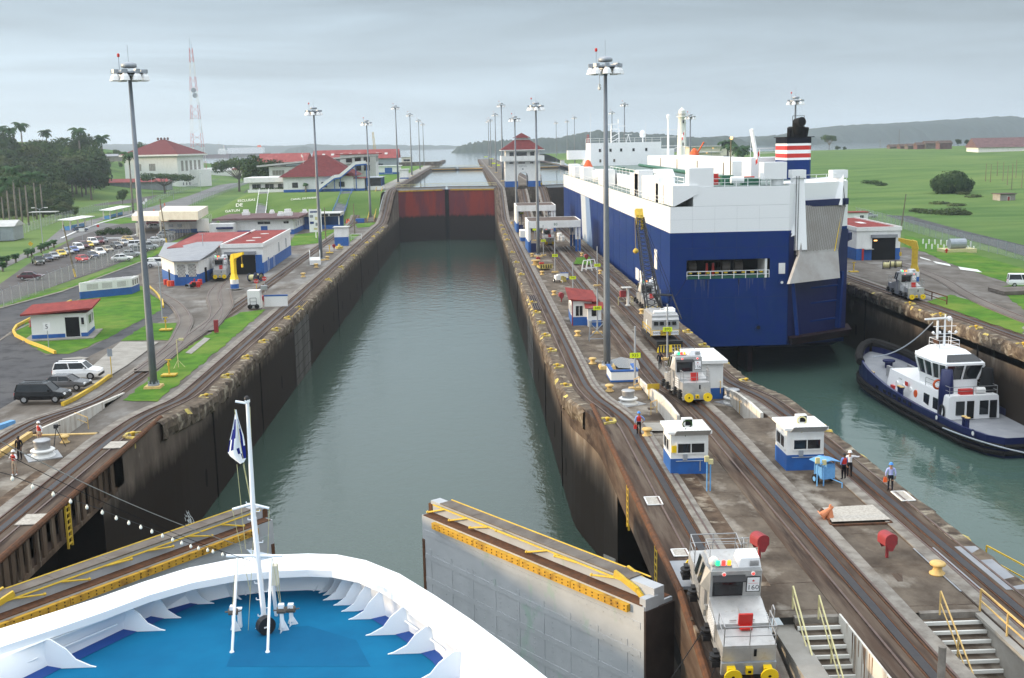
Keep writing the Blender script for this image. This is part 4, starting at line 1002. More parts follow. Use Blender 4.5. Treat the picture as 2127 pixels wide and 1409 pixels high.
# ================================================================== LEFT BANK
def pz(x,y,z=10.0,dz=.2):g=G(x,y,z); return(g.x,g.y,z+dz)
for lab,px_,py_,z,dt,cm in(('tall grey floodlight mast on the grass strip at lower left',320,806,10,True,False),('tall floodlight mast between the small white gangway and the left lock edge',667,541,10,True,False),('floodlight mast at the foot of the yellow railed stair on the left bank',770,460,10,True,False),('tallest floodlight mast on the centre wall, beside the white hatch parapet',1261,764,10,True,True),('floodlight mast in front of the nearer white shelter',1118,533,10,True,False)):
 high_mast(lab,pz(px_,py_,z,0),31.3,dt,cm)
for lab,px_,py_,z in(('first distant mast left of the red gate, level with its upper end',821,219,49.5),('second distant mast left of the red gate',851,235,49.5),('third distant mast left of the red gate, in front of the last pair',869,248,49.5),('last distant mast on the left approach wall',878,256,49.5),('mast rising just left of the red roofed control tower',1041,214,49.5),('second mast left of the control tower',1028,235,49.5),('third mast left of the control tower',1018,247,49.5),('farthest mast left of the control tower',1014,250,49.5),('mast standing right in front of the control tower arch',1069,241,41.3),('left one of three small far masts right of the control tower',1155,253,49.5),('middle one of three small far masts right of the control tower',1178,250,49.5),('right one of three small far masts right of the control tower',1193,242,49.5),('far mast just left of the tall mast shaft, above the ship bridge',1271,231,49.5),('mast above the radar masts of the car carrier',1297,213,49.5),('mast standing in front of the white lighthouse',1434,237,41.3),('mast rising behind the black funnel of the car carrier',1653,200,41.3)):
 g=G(px_,py_,z); high_mast(lab,(g.x,g.y,z-31.3),31.3,False)
w0=building('workshop','white and blue workshop with dark red flat roof and open door',(-43.3,226.8,10),7.6,37,5.3,0.02,'flat',.2,.1,lh=2.1,rm='red_roof',wins=[('r',1,2.3,1.7,2.0,'white','grey_roof'),('r',11,2.3,1.7,2.0,'white','grey_roof')],doors=[('r',-13,0,1.4,2.6),('r',-6,0,1.2,2.3)])
b=B(); b.box(-.35,-18.55,0,5.4,.12,3.7); b.build('open_doorway','dark',w0)
b=B(); b.box(-.35,-18.8,3.7,5.8,.6,.6); b.build('shutter_box','grey_roof',w0)
b=B(); b.box(3.0,-18.62,0,1.2,.14,3.6); b.build('shutter_leaf','blue',w0)
b=B()
for x,y,p,q in((0,-18.6,7.9,.3),(3.85,0,.3,37.4),(-3.85,0,.3,37.4)):b.box(x,y,5.0,p,q,.75)
b.build('parapet','white',w0)
for y in(-9,-2,8):B().lathe([(.9,5.5),(.9,5.56),(.5,5.6)],16,(0,y,0)).build('roof_hatch','pale_roof',w0)
w1=building('workshop_wing','lower white workshop wing with pink red roof behind the grey annex',(-52.3,225,10),10.2,27,4.9,0.02,'shed',.7,.4,lh=0,rm='pink_roof',wins=[])
b=B(); b.box(.4,-13.7,3.2,1.0,.5,.8); b.build('air_conditioner','steel',w1)
b=B(); b.box(2.0,-13.6,3.4,1.0,.25,.6); b.build('vent_grille','grey_roof',w1)
b=B(); b.bar((1.2,-13.75,0),(1.2,-13.75,7.6),.06,6); b.bar((.7,-13.75,7.5),(1.7,-13.75,7.5),.04,5); b.build('roof_mast','galv',w1)
P_=[G(338,580),G(364.6,594),G(415.7,592),G(443,579),G(462,560),G(350,560)]
t=thing('annex','white and blue annex with slanted grey roof and lattice screens','building',(0,0,10))
b=B(); q=[(p.x,p.y)for p in P_]; b.prism(q,1.9,4.1); b.k=1; c_=sum((p for p in P_),V())/6
b.prism([(c_.x+(p.x-c_.x)*1.004,c_.y+(p.y-c_.y)*1.004)for p in P_],-.2,1.9); b.build('wall',['white','blue'],t)
b=B(); ro=[(c_.x+(p.x-c_.x)*1.09,c_.y+(p.y-c_.y)*1.09)for p in P_]; zz=[4.2,4.2,4.2,4.9,5.2,5.0]
b.hull([(x,y,z)for(x,y),z in zip(ro,zz)],[(x,y,z+.2)for(x,y),z in zip(ro,zz)]); b.build('roof','grey_roof',t)
a1,a2=P_[1],P_[2]; d=(a2-a1).normalized(); n=V((d.y,-d.x,0))
for s0 in(.12,.56):
 b=B(); w_=(a2-a1).length*.32; o=a1+(a2-a1)*s0+n*.08
 ang=math.atan2(d.y,d.x); b.at(o.x,o.y,1.5,ang)
 b.k=1; b.box(w_/2,.02,0,w_,.03,2.1); b.k=0
 for i in range(12):
  for j in range(7):
   if(i+j)%2:b.box(w_*(i+.5)/12,-.03,j*.3,w_/12*.98,.06,.3)
 b.build('lattice_screen',['white','recess'],t)
a1,a2=P_[2],P_[3]; d=a2-a1; ang=math.atan2(d.y,d.x)
b=B(); b.at(a1.x+d.x*.45,a1.y+d.y*.45,0,ang); b.box(0,-.06,0,1.1,.1,2.6); b.build('door','dark',t)
a1,a2=P_[0],P_[1]; d=a2-a1; ang=math.atan2(d.y,d.x)
b=B(); b.at(a1.x+d.x*.6,a1.y+d.y*.6,0,ang); b.box(0,-.06,0,.9,.1,2.4); b.build('door','dark',t)
def jib_crane(label,loc,rz,mt='loco_yellow'):
 t=thing('jib_crane',label,'crane',loc,rz,'yellow pedestal jib cranes')
 b=B(); b.lathe([(.8,0),(.8,.9)],16); b.k=1; b.lathe([(.8,.9),(.8,1.75)],16); b.build('pedestal',['blue','white'],t,False)
 b=B(); b.hull([(-.75,-.5,1.7),(.75,-.5,1.7),(.75,.5,1.7),(-.75,.5,1.7)],[(-.42,-.38,2.8),(.42,-.38,2.8),(.42,.38,2.8),(-.42,.38,2.8)]); b.box(0,0,2.8,.84,.76,3.0); b.build('column',mt,t)
 b=B(); b.hull([(-.5,-.4,5.3),(.5,-.4,5.3),(.5,.4,5.3),(-.5,.4,5.3)],[(-.2,-.4,6.5),(.5,-.4,6.7),(.5,.4,6.7),(-.2,.4,6.5)])
 b.hull([(.4,-.36,5.6),(.4,.36,5.6),(.4,.36,6.6),(.4,-.36,6.6)],[(2.6,-.25,6.5),(2.6,.25,6.5),(2.6,.25,7.0),(2.6,-.25,7.0)]); b.build('jib',mt,t)
 b=B(); b.bar((2.2,0,6.6),(2.2,0,4.6),.03,4); b.box(2.2,0,4.1,.3,.3,.6); b.build('hoist',mt,t)
 b=B(); b.box(0,0,-.02,2.6,2.6,.06); b.build('base_plate','concrete_light',t)
 return t
jib_crane('bright yellow jib crane in front of the left workshop door',pz(488,602),-.5).scale=(.85,.85,.88)
loco('silver locomotive parked left of the yellow crane at the workshop',pz(462,580,10,.33),.12,'142')
for i,(x,y,c)in enumerate(((345,594,'red'),(352,597,'orange'),(358,597,'red'),(380,590,'red'),(388,589,'red'),(396,591,'red'),(402,599,'red'),(405,592,'red'),(412,599,'red'),(416,594,'red'))):
 b=B(); b.lathe([(.38,0),(.38,.4),(.4,.42),(.38,.44),(.38,.85),(.36,.9)],14)
 o=tag(b.build('oil_drum',c),['red oil drum at the left end of the drum row by the annex','orange red drum second in the left group by the annex','red drum third in the left group by the annex'][i]if i<3 else 'red oil drum in the right group below the lattice screens','drum','oil drums beside the annex'); o.location=pz(x,y); o.scale=(1.0,1.0,1.05)
t=thing('engine_scrap','heap of dark machine parts between the oil drums','machinery',pz(391,600))
for k in range(9):
 b=B(); b.box(R.uniform(-1.1,1.1),R.uniform(-.4,.4),R.uniform(0,.3),R.uniform(.3,.7),R.uniform(.3,.6),R.uniform(.3,.6),R.uniform(0,3)); b.build('machine_part',('dark','steel','red','galv')[k%4],t)
def reel(label,loc,rz,mt):
 t=thing('cable_reel',label,'cable reel',loc,rz,'cable reels lying on timber skids')
 for y in(-.6,.6):b=B(); b.bar((0,y,.75),(0,y+.08,.75),.75,16); b.build('flange',mt,t)
 b=B(); b.bar((0,-.6,.75),(0,.6,.75),.5,14); b.build('cable_coil','pale_yellow',t); return t
reel('dark cable reel with pale cable, left one in front of the workshop',pz(526,588),1.2,'navy'); reel('dark cable reel with pale cable, right one in front of the workshop',pz(538,586),1.0,'navy')
P_=[G(168.5,622),G(273,611.5)]; P_+=[P_[1]+V((0,4.2,0)),P_[0]+V((1.2,4.4,0))]
t=thing('tank_enclosure','roofless white and blue walled enclosure on the big lawn','enclosure',(0,0,10))
for a,c in zip(P_,P_[1:]+P_[:1]):
 d=c-a; ang=math.atan2(d.y,d.x); b=B(); b.at((a.x+c.x)/2,(a.y+c.y)/2,0,ang)
 b.box(0,0,1.2,d.length+.2,.22,1.4); b.k=1; b.box(0,0,-.1,d.length+.23,.25,1.3); b.k=0
 for k in range(4):b.box(lerp(-.42,.42,k/3)*d.length,-.14,1.22,.25,.08,1.4)
 b.k=2
 for k in range(3):
  for i in range(16):b.box(lerp(-.37,.23,k/2)*d.length+i*d.length*.014,-.115,1.4,d.length*.005,.02,.9)
 b.build('screen_wall',['white','blue','concrete_light'],t)
hu=building('waiting_hut','small white hut with red mono pitch roof on the big lawn',(-52.6,142.2,10.2),6.6,5.4,3.0,.16,'flat',.01,.2,lh=.45,rm='red_roof',doors=[('f',1.6,0,1.7,2.5,'dark')],wins=[('r',-.6,1.35,1.9,1.1),('r',1.4,1.35,.7,1.1,'white','glass',.06,0),('f',2.85,1.5,.35,.9,'white','glass',.06,0)])
b=B(); b.hull([(-4.3,-3.5,3.0),(4.2,-3.4,3.45),(4.2,3.5,3.75),(-4.3,3.5,3.3)],[(-4.3,-3.5,3.22),(4.2,-3.4,3.67),(4.2,3.5,3.97),(-4.3,3.5,3.52)]); b.build('roof_slab','red_roof',hu)
b=B(); b.box(0,-.4,-.25,8.4,7.2,.22); b.build('floor_slab','concrete_light',hu)
def curve_kerb(label,pts,mt='yellow',z=10.0,w_=.28,h=.35):
 b=B();
 for a,c in zip(pts,pts[1:]):b.beam(V(pz(*a,z,.22)),V(pz(*c,z,.22)),w_,h)
 return tag(b.build('kerb',mt),label,'kerb','yellow painted kerbs')
curve_kerb('curved yellow kerb round the near end of the big lawn',[(148,628),(100,648),(60,667),(35,680),(28,691),(33,700),(60,714),(90,725),(115,736)])
curve_kerb('short yellow kerb at the far right corner of the big lawn',[(310,598),(325,612),(337,628),(339,640)])
curve_kerb('yellow wheel stop kerb in front of the three parked cars',[(130,845),(155,833),(180,818),(200,806),(228,785)])
car('suv','black_shiny','shiny black off-road car with spare wheel at the back',pz(91,838),-.03,'cars parked by the left return track',2)
M_=dm('car_grey',(.11,.11,.115),r=.25)or 'car_grey'
car('sedan','car_grey','dark grey saloon parked between the white and black off-road cars',pz(139,812),-.10,'cars parked by the left return track',2)
car('suv','white_clean','white four-door off-road car parked nearest the hut',pz(164,790),.02,'cars parked by the left return track',2)
for n,c in(('c_green',(.05,.065,.055)),('c_dblue',(.05,.07,.12)),('c_silver',(.40,.42,.44)),('c_yellow',(.72,.52,.03)),('c_blue',(.09,.14,.38)),('c_maroon',(.10,.03,.04)),('c_dred',(.16,.03,.04)),('c_red',(.42,.02,.03)),('c_beige',(.34,.30,.23)),('c_grey',(.15,.16,.17)),('c_gold',(.45,.31,.06))):dm(n,c,r=.3)
def lot(x,y):return pz(x/3.915,400+y/3.915)
for kind,c,x,y,rz,lab in(('pickup','c_green',312,590,-1.0,'dark green pickup at the left end of the outer parked row'),('sedan','c_dblue',388,562,-1.0,'dark blue saloon second from the left in the outer row'),('sedan','c_silver',440,545,-1.0,'silver saloon left of the yellow taxi in the outer row'),('sedan','c_yellow',500,527,-1.0,'yellow taxi left in the outer parked row'),('sedan','c_silver',553,508,-1.0,'silver saloon between the yellow taxi and a blue car'),('sedan','c_blue',600,495,-1.0,'bright blue saloon half behind the utility pole'),('suv','white_clean',640,478,-1.0,'white off-road car left of the maroon van in the outer row'),('suv','c_maroon',682,463,-1.0,'maroon van left of the second yellow taxi'),('sedan','c_yellow',722,452,-1.0,'second yellow taxi, near the middle of the outer row'),('suv','white_clean',757,432,-1.0,'white off-road car right of the second taxi'),('suv','c_dred',806,425,-1.0,'dark red off-road car near the right end of the outer row'),('sedan','c_grey',838,413,-1.0,'dark grey car at the right end of the outer row'),('sedan','c_red',674,570,-.9,'bright red saloon at the left end of the inner row'),('sedan','c_dblue',752,540,-.9,'black saloon beside the bright red one'),('pickup','white_clean',806,517,-.9,'white pickup right of the black saloon in the inner row'),('sedan','c_beige',874,490,-.9,'beige saloon in the middle of the inner row'),('sedan','c_grey',948,455,-.9,'grey saloon right of the beige one in the inner row'),('sedan','c_silver',1005,432,-.9,'silver saloon near the right end of the inner row'),('sedan','c_gold',1040,405,-.9,'gold coloured saloon at the right end of the inner row'),('sedan','white_clean',995,563,.25,'white saloon close behind the fence, left of the tall mast'),('sedan','c_silver',1065,528,.25,'silver saloon behind the fence, left of the tall mast'),('sedan','c_grey',1140,490,.25,'grey saloon behind the tall mast shaft'),('suv','white_clean',1125,455,.25,'white van right behind the tall mast shaft'),('suv','c_silver',1205,470,.25,'silver off-road car behind the fence, right of the tall mast'),('sedan','white_clean',1275,413,.15,'white saloon in the lot just left of the pink roofed wing'),('sedan','c_silver',1345,368,.15,'silver saloon below the gatehouse wall'),('sedan','c_silver',1360,350,.15,'pale saloon at the far end of the lot below the gatehouse'),('sedan','c_dblue',655,322,.45,'dark saloon driving past the nearer bus shelter'),('sedan','c_maroon',255,715,.1,'old maroon car alone behind the fence at far left'),('sedan','white_clean',1268,298,.1,'white saloon under the gatehouse canopy'),('suv','c_maroon',1258,272,.1,'maroon van under the gatehouse canopy'),('pickup','white_clean',1770,310,-1.2,'white pickup on the lane right of the gatehouse'),('suv','white_clean',1292,612,.0,'white off-road car half hidden behind the grey roofed annex'),('van','white_clean',965,-58,.2,'white van left of three near the far red roofed shed'),('van','white_clean',1010,-66,.2,'white van in the middle of three near the far red roofed shed'),('van','white_clean',1055,-70,.2,'white van right of three near the far red roofed shed'),('sedan','c_silver',1775,-88,.0,'left of four tiny cars beside the far road bend'),('sedan','white_clean',1805,-90,.0,'second of four tiny cars beside the far road bend'),('sedan','c_silver',1835,-92,.0,'third of four tiny cars beside the far road bend'),('sedan','c_silver',1865,-94,.0,'right of four tiny cars beside the far road bend')):
 car(kind,c,lab,lot(x,y),rz,'cars in the left parking lots',1 if y>200 else 0)
t=thing('gatehouse','cream canopied gatehouse with a white and blue guard office','gatehouse',(0,0,10))
def slab(name,pts,z0,z1,mt,par,zb=10.0,hz=None):
 P_=[G(x,y,zb+z0)for x,y in pts]; b=B(); b.prism([(p.x,p.y)for p in P_],z0,z1); return b.build(name,mt,par)
slab('canopy',[(331,457),(412,457),(433,444),(345,444)],5.2,7.4,'cream',t); slab('lower_canopy',[(274,459),(350,460),(372,447),(282,449)],3.6,5.0,'cream',t)
b=B()
for x,y in((286,492),(300,497),(335,487),(348,482),(412,470),(402,478)):g=G(x,y); b.box(g.x,g.y,0,.5,.5,5.2 if x>320 else 3.7)
b.build('column','cream',t)
g=G(378,484); b=B(); b.box(g.x,g.y+3,1.1,9.5,6,2.1); b.k=1; b.box(g.x,g.y+3,0,9.55,6.05,1.1); b.build('guard_office',['white','blue'],t)
b=B(); b.box(g.x-.3,g.y+3,3.2,11,7,.25); b.build('office_roof','red_roof',t)
for u in(-3,-.5):b=B(); b.box(g.x+u,g.y-.1,1.7,1.2,.3,.8); b.build('window_unit','steel',t)
for i,(x,y)in enumerate(((424,490),(431,488))):
 pass
b=B(); g=G(423,492); b.box(g.x,g.y,1.5,3.2,.2,3.4); b.k=1; b.box(g.x-1.2,g.y,0,.15,.15,1.5); b.box(g.x+1.2,g.y,0,.15,.15,1.5)
tag(b.build('notice_board',['white','galv']),'blank white board on posts right of the gatehouse','sign').location=(0,0,10)
def shelter(label,pts,loc_px):
 g=[G(x,y)for x,y in pts]; d=(g[1]-g[0]); t=thing('bus_shelter',label,'bus shelter',(g[0].x,g[0].y,10.05),math.atan2(d.y,d.x),'white bus shelters with blue grey bases')
 Lg=d.length; b=B(); b.hull([(-.8,-1.8,2.9),(Lg+.8,-1.8,2.9),(Lg+.8,2.4,3.1),(-.8,2.4,3.1)],[(-.8,-1.8,3.1),(Lg+.8,-1.8,3.1),(Lg+.8,2.4,3.3),(-.8,2.4,3.3)]); b.build('roof','white',t)
 for i in range(4):
  b=B(); b.box(Lg*i/3,1.2,0,.35,.35,3); b.box(Lg*i/3,-1.0,0,.25,.25,2.9); b.build('column','cream',t)
 b=B(); b.box(Lg/2,1.4,0,Lg,.2,1.0); b.box(.1,0,0,.2,2.6,1.15); b.build('low_wall','cart_blue',t)
 b=B(); b.box(Lg/2,.7,.42,Lg*.8,.45,.08); b.build('bench','cart_blue',t)
shelter('bus shelter nearer the parking lot, with a car in front',[(140,479),(185,470)],0); shelter('bus shelter farther up the entrance road',[(223,456),(263,446)],0)
t=thing('open_shelter','pale flat canopy on thin posts before the palms','shelter',pz(93,462)); b=B(); b.box(0,0,3.2,9,4,.25); b.build('roof','pale_roof',t)
for x in(-3.8,3.8):b=B(); b.bar((x,0,0),(x,0,3.2),.1,6); b.build('post','galv',t)
t=building('open_shed','pale roofed open shed at the extreme left edge',pz(-8,500),12,9,3.8,.1,'gx',1.5,.5,wm='galv',rm='pale_roof')
def street_lamp(label,loc,h=8,arms=(1,-1),rz=0,lit=False,arm=1.4,group='street lamps'):
 t=thing('street_lamp',label,'street lamp',loc,rz,group); b=B(); b.bar((0,0,0),(0,0,h),.11,6,.07)
 for s_ in arms:b.path([(0,0,h-.3),(s_*arm*.6,0,h+.2),(s_*arm,0,h+.25)],.05,5)
 b.build('pole','galv',t)
 for s_ in arms:b=B(); b.box(s_*(arm+.25),0,h+.15,.8,.35,.18); b.build('lamp_head','lamp_on' if lit else 'white',t)
 return t
street_lamp('double headed street lamp on the grass before the palms',pz(89,508),9)
street_lamp('single lamp post beside the first siding, grey with white head',pz(338,668),8,(-1,),0,False,.6)
street_lamp('single lamp on the road left of the umbrella tree',pz(361,415),9,(-1,)); street_lamp('thin lamp post before the long red shed',pz(318,421),11,(1,)); street_lamp('lamp post on the bend of the upper road',pz(418,405),11,(1,))
def utility_pole(label,loc,h,lean=0,band=True,group='wooden utility poles'):
 t=thing('utility_pole',label,'pole',loc,0,group); b=B(); b.bar((0,0,0),(lean,0,h),.17,7,.11); b.build('shaft','wood_pole',t)
 if band:b=B(); b.bar((0,0,0),(lean*.18,0,h*.16),.185,8); b.build('painted_band','yellow',t)
 return t
utility_pole('leaning wooden pole with yellow foot left of the car rows',pz(157,578),9.8,-1.4); utility_pole('wooden pole with yellow foot left of the pink roofed wing',pz(347,512),11.5,-.9)
utility_pole('thin pole beside the lawn of the brown roofed office',pz(677,499),8,0,False); utility_pole('pole with a loudspeaker near the foot of the grass slope',pz(737,487),8,0,False)
def sign(label,loc,w_,h,zc,mt,shape='rect',txt=None,rz=0,tm='black',post='galv',group=None):
 t=thing('sign_post',label,'sign',loc,rz,group); b=B(); b.bar((0,0,0),(0,0,zc+h/2),.05,6); b.build('post',post,t)
 b=B()
 if shape=='rect':b.box(0,-.07,zc-h/2,w_,.03,h)
 elif shape=='diamond':b.hull([(0,-.06,zc-h/2),(w_/2,-.06,zc),(0,-.06,zc+h/2),(-w_/2,-.06,zc)],[(0,-.09,zc-h/2),(w_/2,-.09,zc),(0,-.09,zc+h/2),(-w_/2,-.09,zc)])
 else:b.bar((0,-.05,zc),(0,-.09,zc),w_/2,8)
 q=b.build('panel',mt,t)
 if txt:b=B(); b.text(txt,h*(.8 if len(txt)==1 else .34),(0,-.10,zc)); b.build('lettering',tm,q)
 return t
sign('white speed sign with a 5 beside the yellow lawn kerb',pz(102,727),.9,.95,2.6,'white',txt='5')
sign('red stop sign, left one of the pair by the white kiosk',pz(534,617),.75,.75,2.3,'red','oct','STOP',0,'white','yellow','red stop signs'); sign('red stop sign, right one of the pair by the white kiosk',pz(551,611),.75,.75,2.3,'red','oct','STOP',0,'white','galv','red stop signs')
sign('yellow diamond warning sign at far left',pz(66,530),1.2,1.2,2.4,'yellow','diamond'); sign('white diamond sign beyond the tall mast',pz(300,440),1.5,1.5,3.2,'white','diamond'); sign('small white sign right of the white diamond',pz(305,438),.9,1.2,4,'white')
sign('small grey sign on a yellow post beside the white off-road car',pz(233,788),.5,.8,2.6,'galv',post='yellow'); sign('red stop sign on the entrance road',pz(205,487),.8,.8,2.2,'red','oct',None); sign('small white board in the parking lot',pz(172,503),1.5,.9,3,'white')
t=thing('display_panel','tall white panel with photographs beside the office lawn','sign',pz(657,496)); b=B(); b.bar((0,0,0),(0,0,1.6),.13,6); b.build('post','white',t); b=B(); b.box(0,0,1.5,3.2,.14,5.9); b.k=1
for x,z,w_,h,k in((-.95,5.2,.9,.7,2),(.5,4.6,1.2,.8,3),(-.9,3.6,1.0,.6,1),(.6,3.1,1.2,.8,2),(0,2.1,.9,.5,3)):b.k=k; b.box(x,-.08,z,w_,.02,h)
b.k=1; b.box(0,-.08,6.5,2.6,.02,.35); b.build('panel',['white','sea_blue','grey_roof','pale_yellow'],t)
t=thing('service_kiosk','white service box with blue trimmed parapet beside the red hose reel','kiosk',pz(539,642)); b=B(); b.box(-.6,0,0,1.8,1.6,2.6); b.build('cabinet','white',t); b=B(); b.box(2.3,.9,0,3.4,.2,1.5); b.k=1; b.box(2.3,.9,1.5,3.5,.25,.2); b.build('parapet',['white','blue'],t); b=B(); b.box(.8,.3,2.6,.9,.7,.6); b.build('junction_box','steel',t)
red_hood('small red call box hood next to the white service box',pz(549,636),.3)
t=thing('hand_truck','small black hand truck in front of the white service box','trolley',pz(527,645))
for x in(-.5,.5):b=B(); b.bar((x,-.1,.35),(x,.1,.35),.35,10); b.build('wheel','rubber',t)
b=B(); b.box(0,0,.5,1.0,.6,.1); b.rail([(-.45,0,.5),(.45,0,.5)],1.1,.04); b.build('frame','black',t)
t=thing('red_post','thick square red post at the grass edge','post',pz(450,694)); b=B(); b.box(0,0,0,.5,.4,1.6); b.build('post','dark_red',t)
def hydrant(label,loc,mt,g='hydrants and standpipes'):
 b=B(); b.lathe([(.3,0),(.3,.1),(.16,.12),(.16,.7),(.22,.75),(.2,.9),(.06,1.0)],10); b.bar((-.3,0,.6),(.3,0,.6),.09,8); o=tag(b.build('hydrant',mt),label,'hydrant',g); o.location=loc; return o
hydrant('pinkish red hydrant left of the small hut',pz(65,682),'dark_red')
def standpipe(label,loc):
 b=B(); b.box(0,0,-.05,1.5,1.1,.15); b.bar((0,0,0),(0,0,1.6),.09,6); b.bar((-.3,0,1.6),(.3,0,1.6),.07,6); b.lathe([(.15,1.0),(.15,1.25)],8); o=tag(b.build('standpipe','yellow'),label,'standpipe','yellow standpipes on the left bank'); o.location=loc; return o
standpipe('yellow standpipe on the near end of the grass strip',pz(352,783)); standpipe('yellow standpipe on the small square lawn',pz(345,688)); standpipe('yellow standpipe near the white gangway',pz(685,527)); standpipe('yellow standpipe beyond the right bank locomotive',pz(1773,567))
t=thing('camera_tripod','small black surveillance stand on the grass strip','stand',pz(371,767)); b=B(); b.bar((0,0,0),(0,0,3.0),.05,6); b.box(.5,0,2.9,.5,.25,.25); b.bar((0,0,3.0),(.5,0,3.0),.03,4); b.build('pole','pale_yellow',t); b=B(); [b.bar((0,0,.8),(.7*math.cos(a),.7*math.sin(a),0),.03,4)for a in(0,2.1,4.2)]; b.build('leg','pale_yellow',t)
t=thing('gangway','white portable gangway with side rails beside the second mast','gangway',pz(655,550),.15); b=B(); b.box(0,1.2,.7,2.2,6.5,.2); b.box(0,-2.1,0,2.2,.3,.9); b.build('platform','white',t)
for x in(-1,1):b=B(); b.rail([(x,-1.9+i*1.6,.9)for i in range(5)],1.4,.07); b.build('side_rail','white',t)
bt=building('control_kiosk','small blue and white kiosk with floodlit panel on the left bank',pz(711,510),3.2,3.0,4.1,0,'flat',.2,.3,lh=1.9,rm='pale_roof',doors=[('r',0,0,1,1.9)])
b=B(); b.box(3.2,1.5,1.3,2.6,.1,.1); b.rail([(2,1.5,1.0),(4.5,1.5,1.0)],1.3,.08); b.build('side_fence','white',bt)
red_hood('maroon call box hood in front of the blue kiosk',pz(694,522),.2)
b=B(); b.lathe([(.9,0),(.9,.5),(.3,.6),(.3,1.0)],10); tag(b.build('winch_drum','coping_yellow'),'yellowish winch drum beside the blue kiosk','winch').location=pz(705,518)
for i,(x,y,lab)in enumerate(((680,542,'pale mushroom bollard at the foot of the second mast'),(657,558,'pale mushroom bollard near the gangway end'),(630,578,'pale mushroom bollard on its yellow slab by the left track'))):post_bollard(lab,pz(x,y),s=1.15)
for x,y,lab in((721,465,'orange traffic cone, left one at the foot of the slope stairs'),(725,464,'orange traffic cone, right one at the foot of the slope stairs'),(320,442,'orange cone nearest the gatehouse on the upper road'),(334,432,'orange cone, left far one on the upper road'),(342,428,'orange cone, right far one on the upper road'),(335,437,'orange cone in the middle of the upper road')):
 b=B(); b.box(0,0,0,.6,.6,.06); b.lathe([(.28,.06),(.06,1.0)],10); o=tag(b.build('traffic_cone','orange'),lab,'cone','orange traffic cones'); o.location=pz(x,y); o.scale=(1.2,)*3
for i,(x,y)in enumerate(((207,490),(216,489),(226,484),(233,489),(240,487),(248,483),(254,488),(262,484),(268,489))):
 b=leaf_mass([(0,0,.8,1.2,.8)],260,.2,200+i); o=tag(b.build('clipped_bush','foliage_dark'),'clipped round bush on the little traffic island','bush','clipped bushes on the traffic island'); o.location=pz(x,y,10,0)
curve_kerb('white kerb round the traffic island',[(197,494),(215,497),(250,496),(280,491),(290,486)],'white')
curve_kerb('white kerb line along the bus shelters',[(128,497),(160,482),(215,463),(282,445)],'white',w_=.5,h=.25)
fp=lambda pts,z=10.0:[tuple(G(x,y,z))for x,y in pts]
fence('chain link fence with bent post tops along the left parking lot',fp([(-30,655),(60,617),(130,588),(200,562),(270,536),(345,506),(410,478),(440,462)]),2.6,3.6)
fence('chain link fence at the foot of the palm hill',fp([(-20,510),(60,482),(130,458),(225,432)]),2.6,4.5)
fence('chain link fence along the upper road above the gatehouse',fp([(398,428),(450,408),(500,388),(528,374)]),3.0,6)
fence('faint fence in front of the white power house',fp([(300,432),(360,405),(430,383),(475,374)]),2.6,10)
for i,(x,y)in enumerate(((4,578),(14,576),(33,572),(58,562),(66,560),(86,552),(92,548),(100,545),(112,541),(6,590))):
 palm('small drooping palm shrub at the left rim of the parking lot',pz(x,y-26,10,0),2.6,.62,i*1.3,'small palms along the parking lot',5+i%2,'palm_shrub',2.0)
of=building('office_block','long white and blue office with flat brown roof below the grass slope',(-58.5,315,10),20,20,4.2,0,'flat',.5,1.6,lh=1.3,rm='brown_roof',doors=[('f',2,0,1.8,2.4)],wins=[('f',2,2.9,3.4,.7),('f',8,3,1.4,.6),('r',-6,1.9,1.2,1.2),('r',-2,1.9,1.2,1.2),('r',3,1.9,1.2,1.2)])
b=B(); b.box(-8.6,-12,0,6.5,5,3.6); b.k=1; b.box(-8.6,-12,-.2,6.6,5.1,1.2); b.k=2; b.box(-7.6,-14.8,2.2,4.4,1.2,.5); b.build('porch',['white','blue','navy'],of)
for x,y,s_ in((-5.5,4,1),(6,5,.9),(7.5,-3,1.2),(5.6,-4,.8),(10.5,8,.7),(1,9,.7)):
 b=B(); b.box(x,y,4.7,2*s_,2*s_,.8*s_); b.box(x,y,4.7+.8*s_,1.4*s_,1.4*s_,.7*s_); b.build('roof_vent','white',of)
sh=thing('picnic_shelter','flat roofed shelter with blue railings right of the brown office','shelter',(-44.2,327,10)); b=B(); b.box(0,0,3.6,13,10,.9); b.build('roof','pale_roof',sh)
for x in(-6,-2,2,6):b=B(); b.box(x,-4.7,0,.3,.3,3.6); b.build('column','white',sh)
b=B(); b.box(0,-4.8,0,12.5,.2,1.1); b.box(0,4.5,0,12.5,.3,3.4); b.build('railing','blue',sh)
for x,w_ in((1.5,3),(5,3)):b=B(); b.box(x,-5.06,3.7,w_,.06,.6); b.build('sign_panel','dark',sh)
car('pickup','c_silver','silver truck parked left of the brown roofed office',pz(515,480),1.4,'trucks beside the brown office',1); building('truck_box','grey box truck beside the grass slope corner',(-69.5,331,10),6,2.6,3.4,.3,'flat',.1,0,wm='galv',rm='pale_roof',wins=[('f',2.2,1.6,1,.8)],cat='truck')
def on_slope(px_,py_):
 d=ray(px_,py_); lo,hi=250.0,460.0
 for k in range(60):
  m=(lo+hi)/2; p=d*(m/d.y)
  if CAMH+p.z>zL(p.x,m):lo=m
  else:hi=m
 p=d*(lo/d.y); return V((p.x,lo,CAMH+p.z))
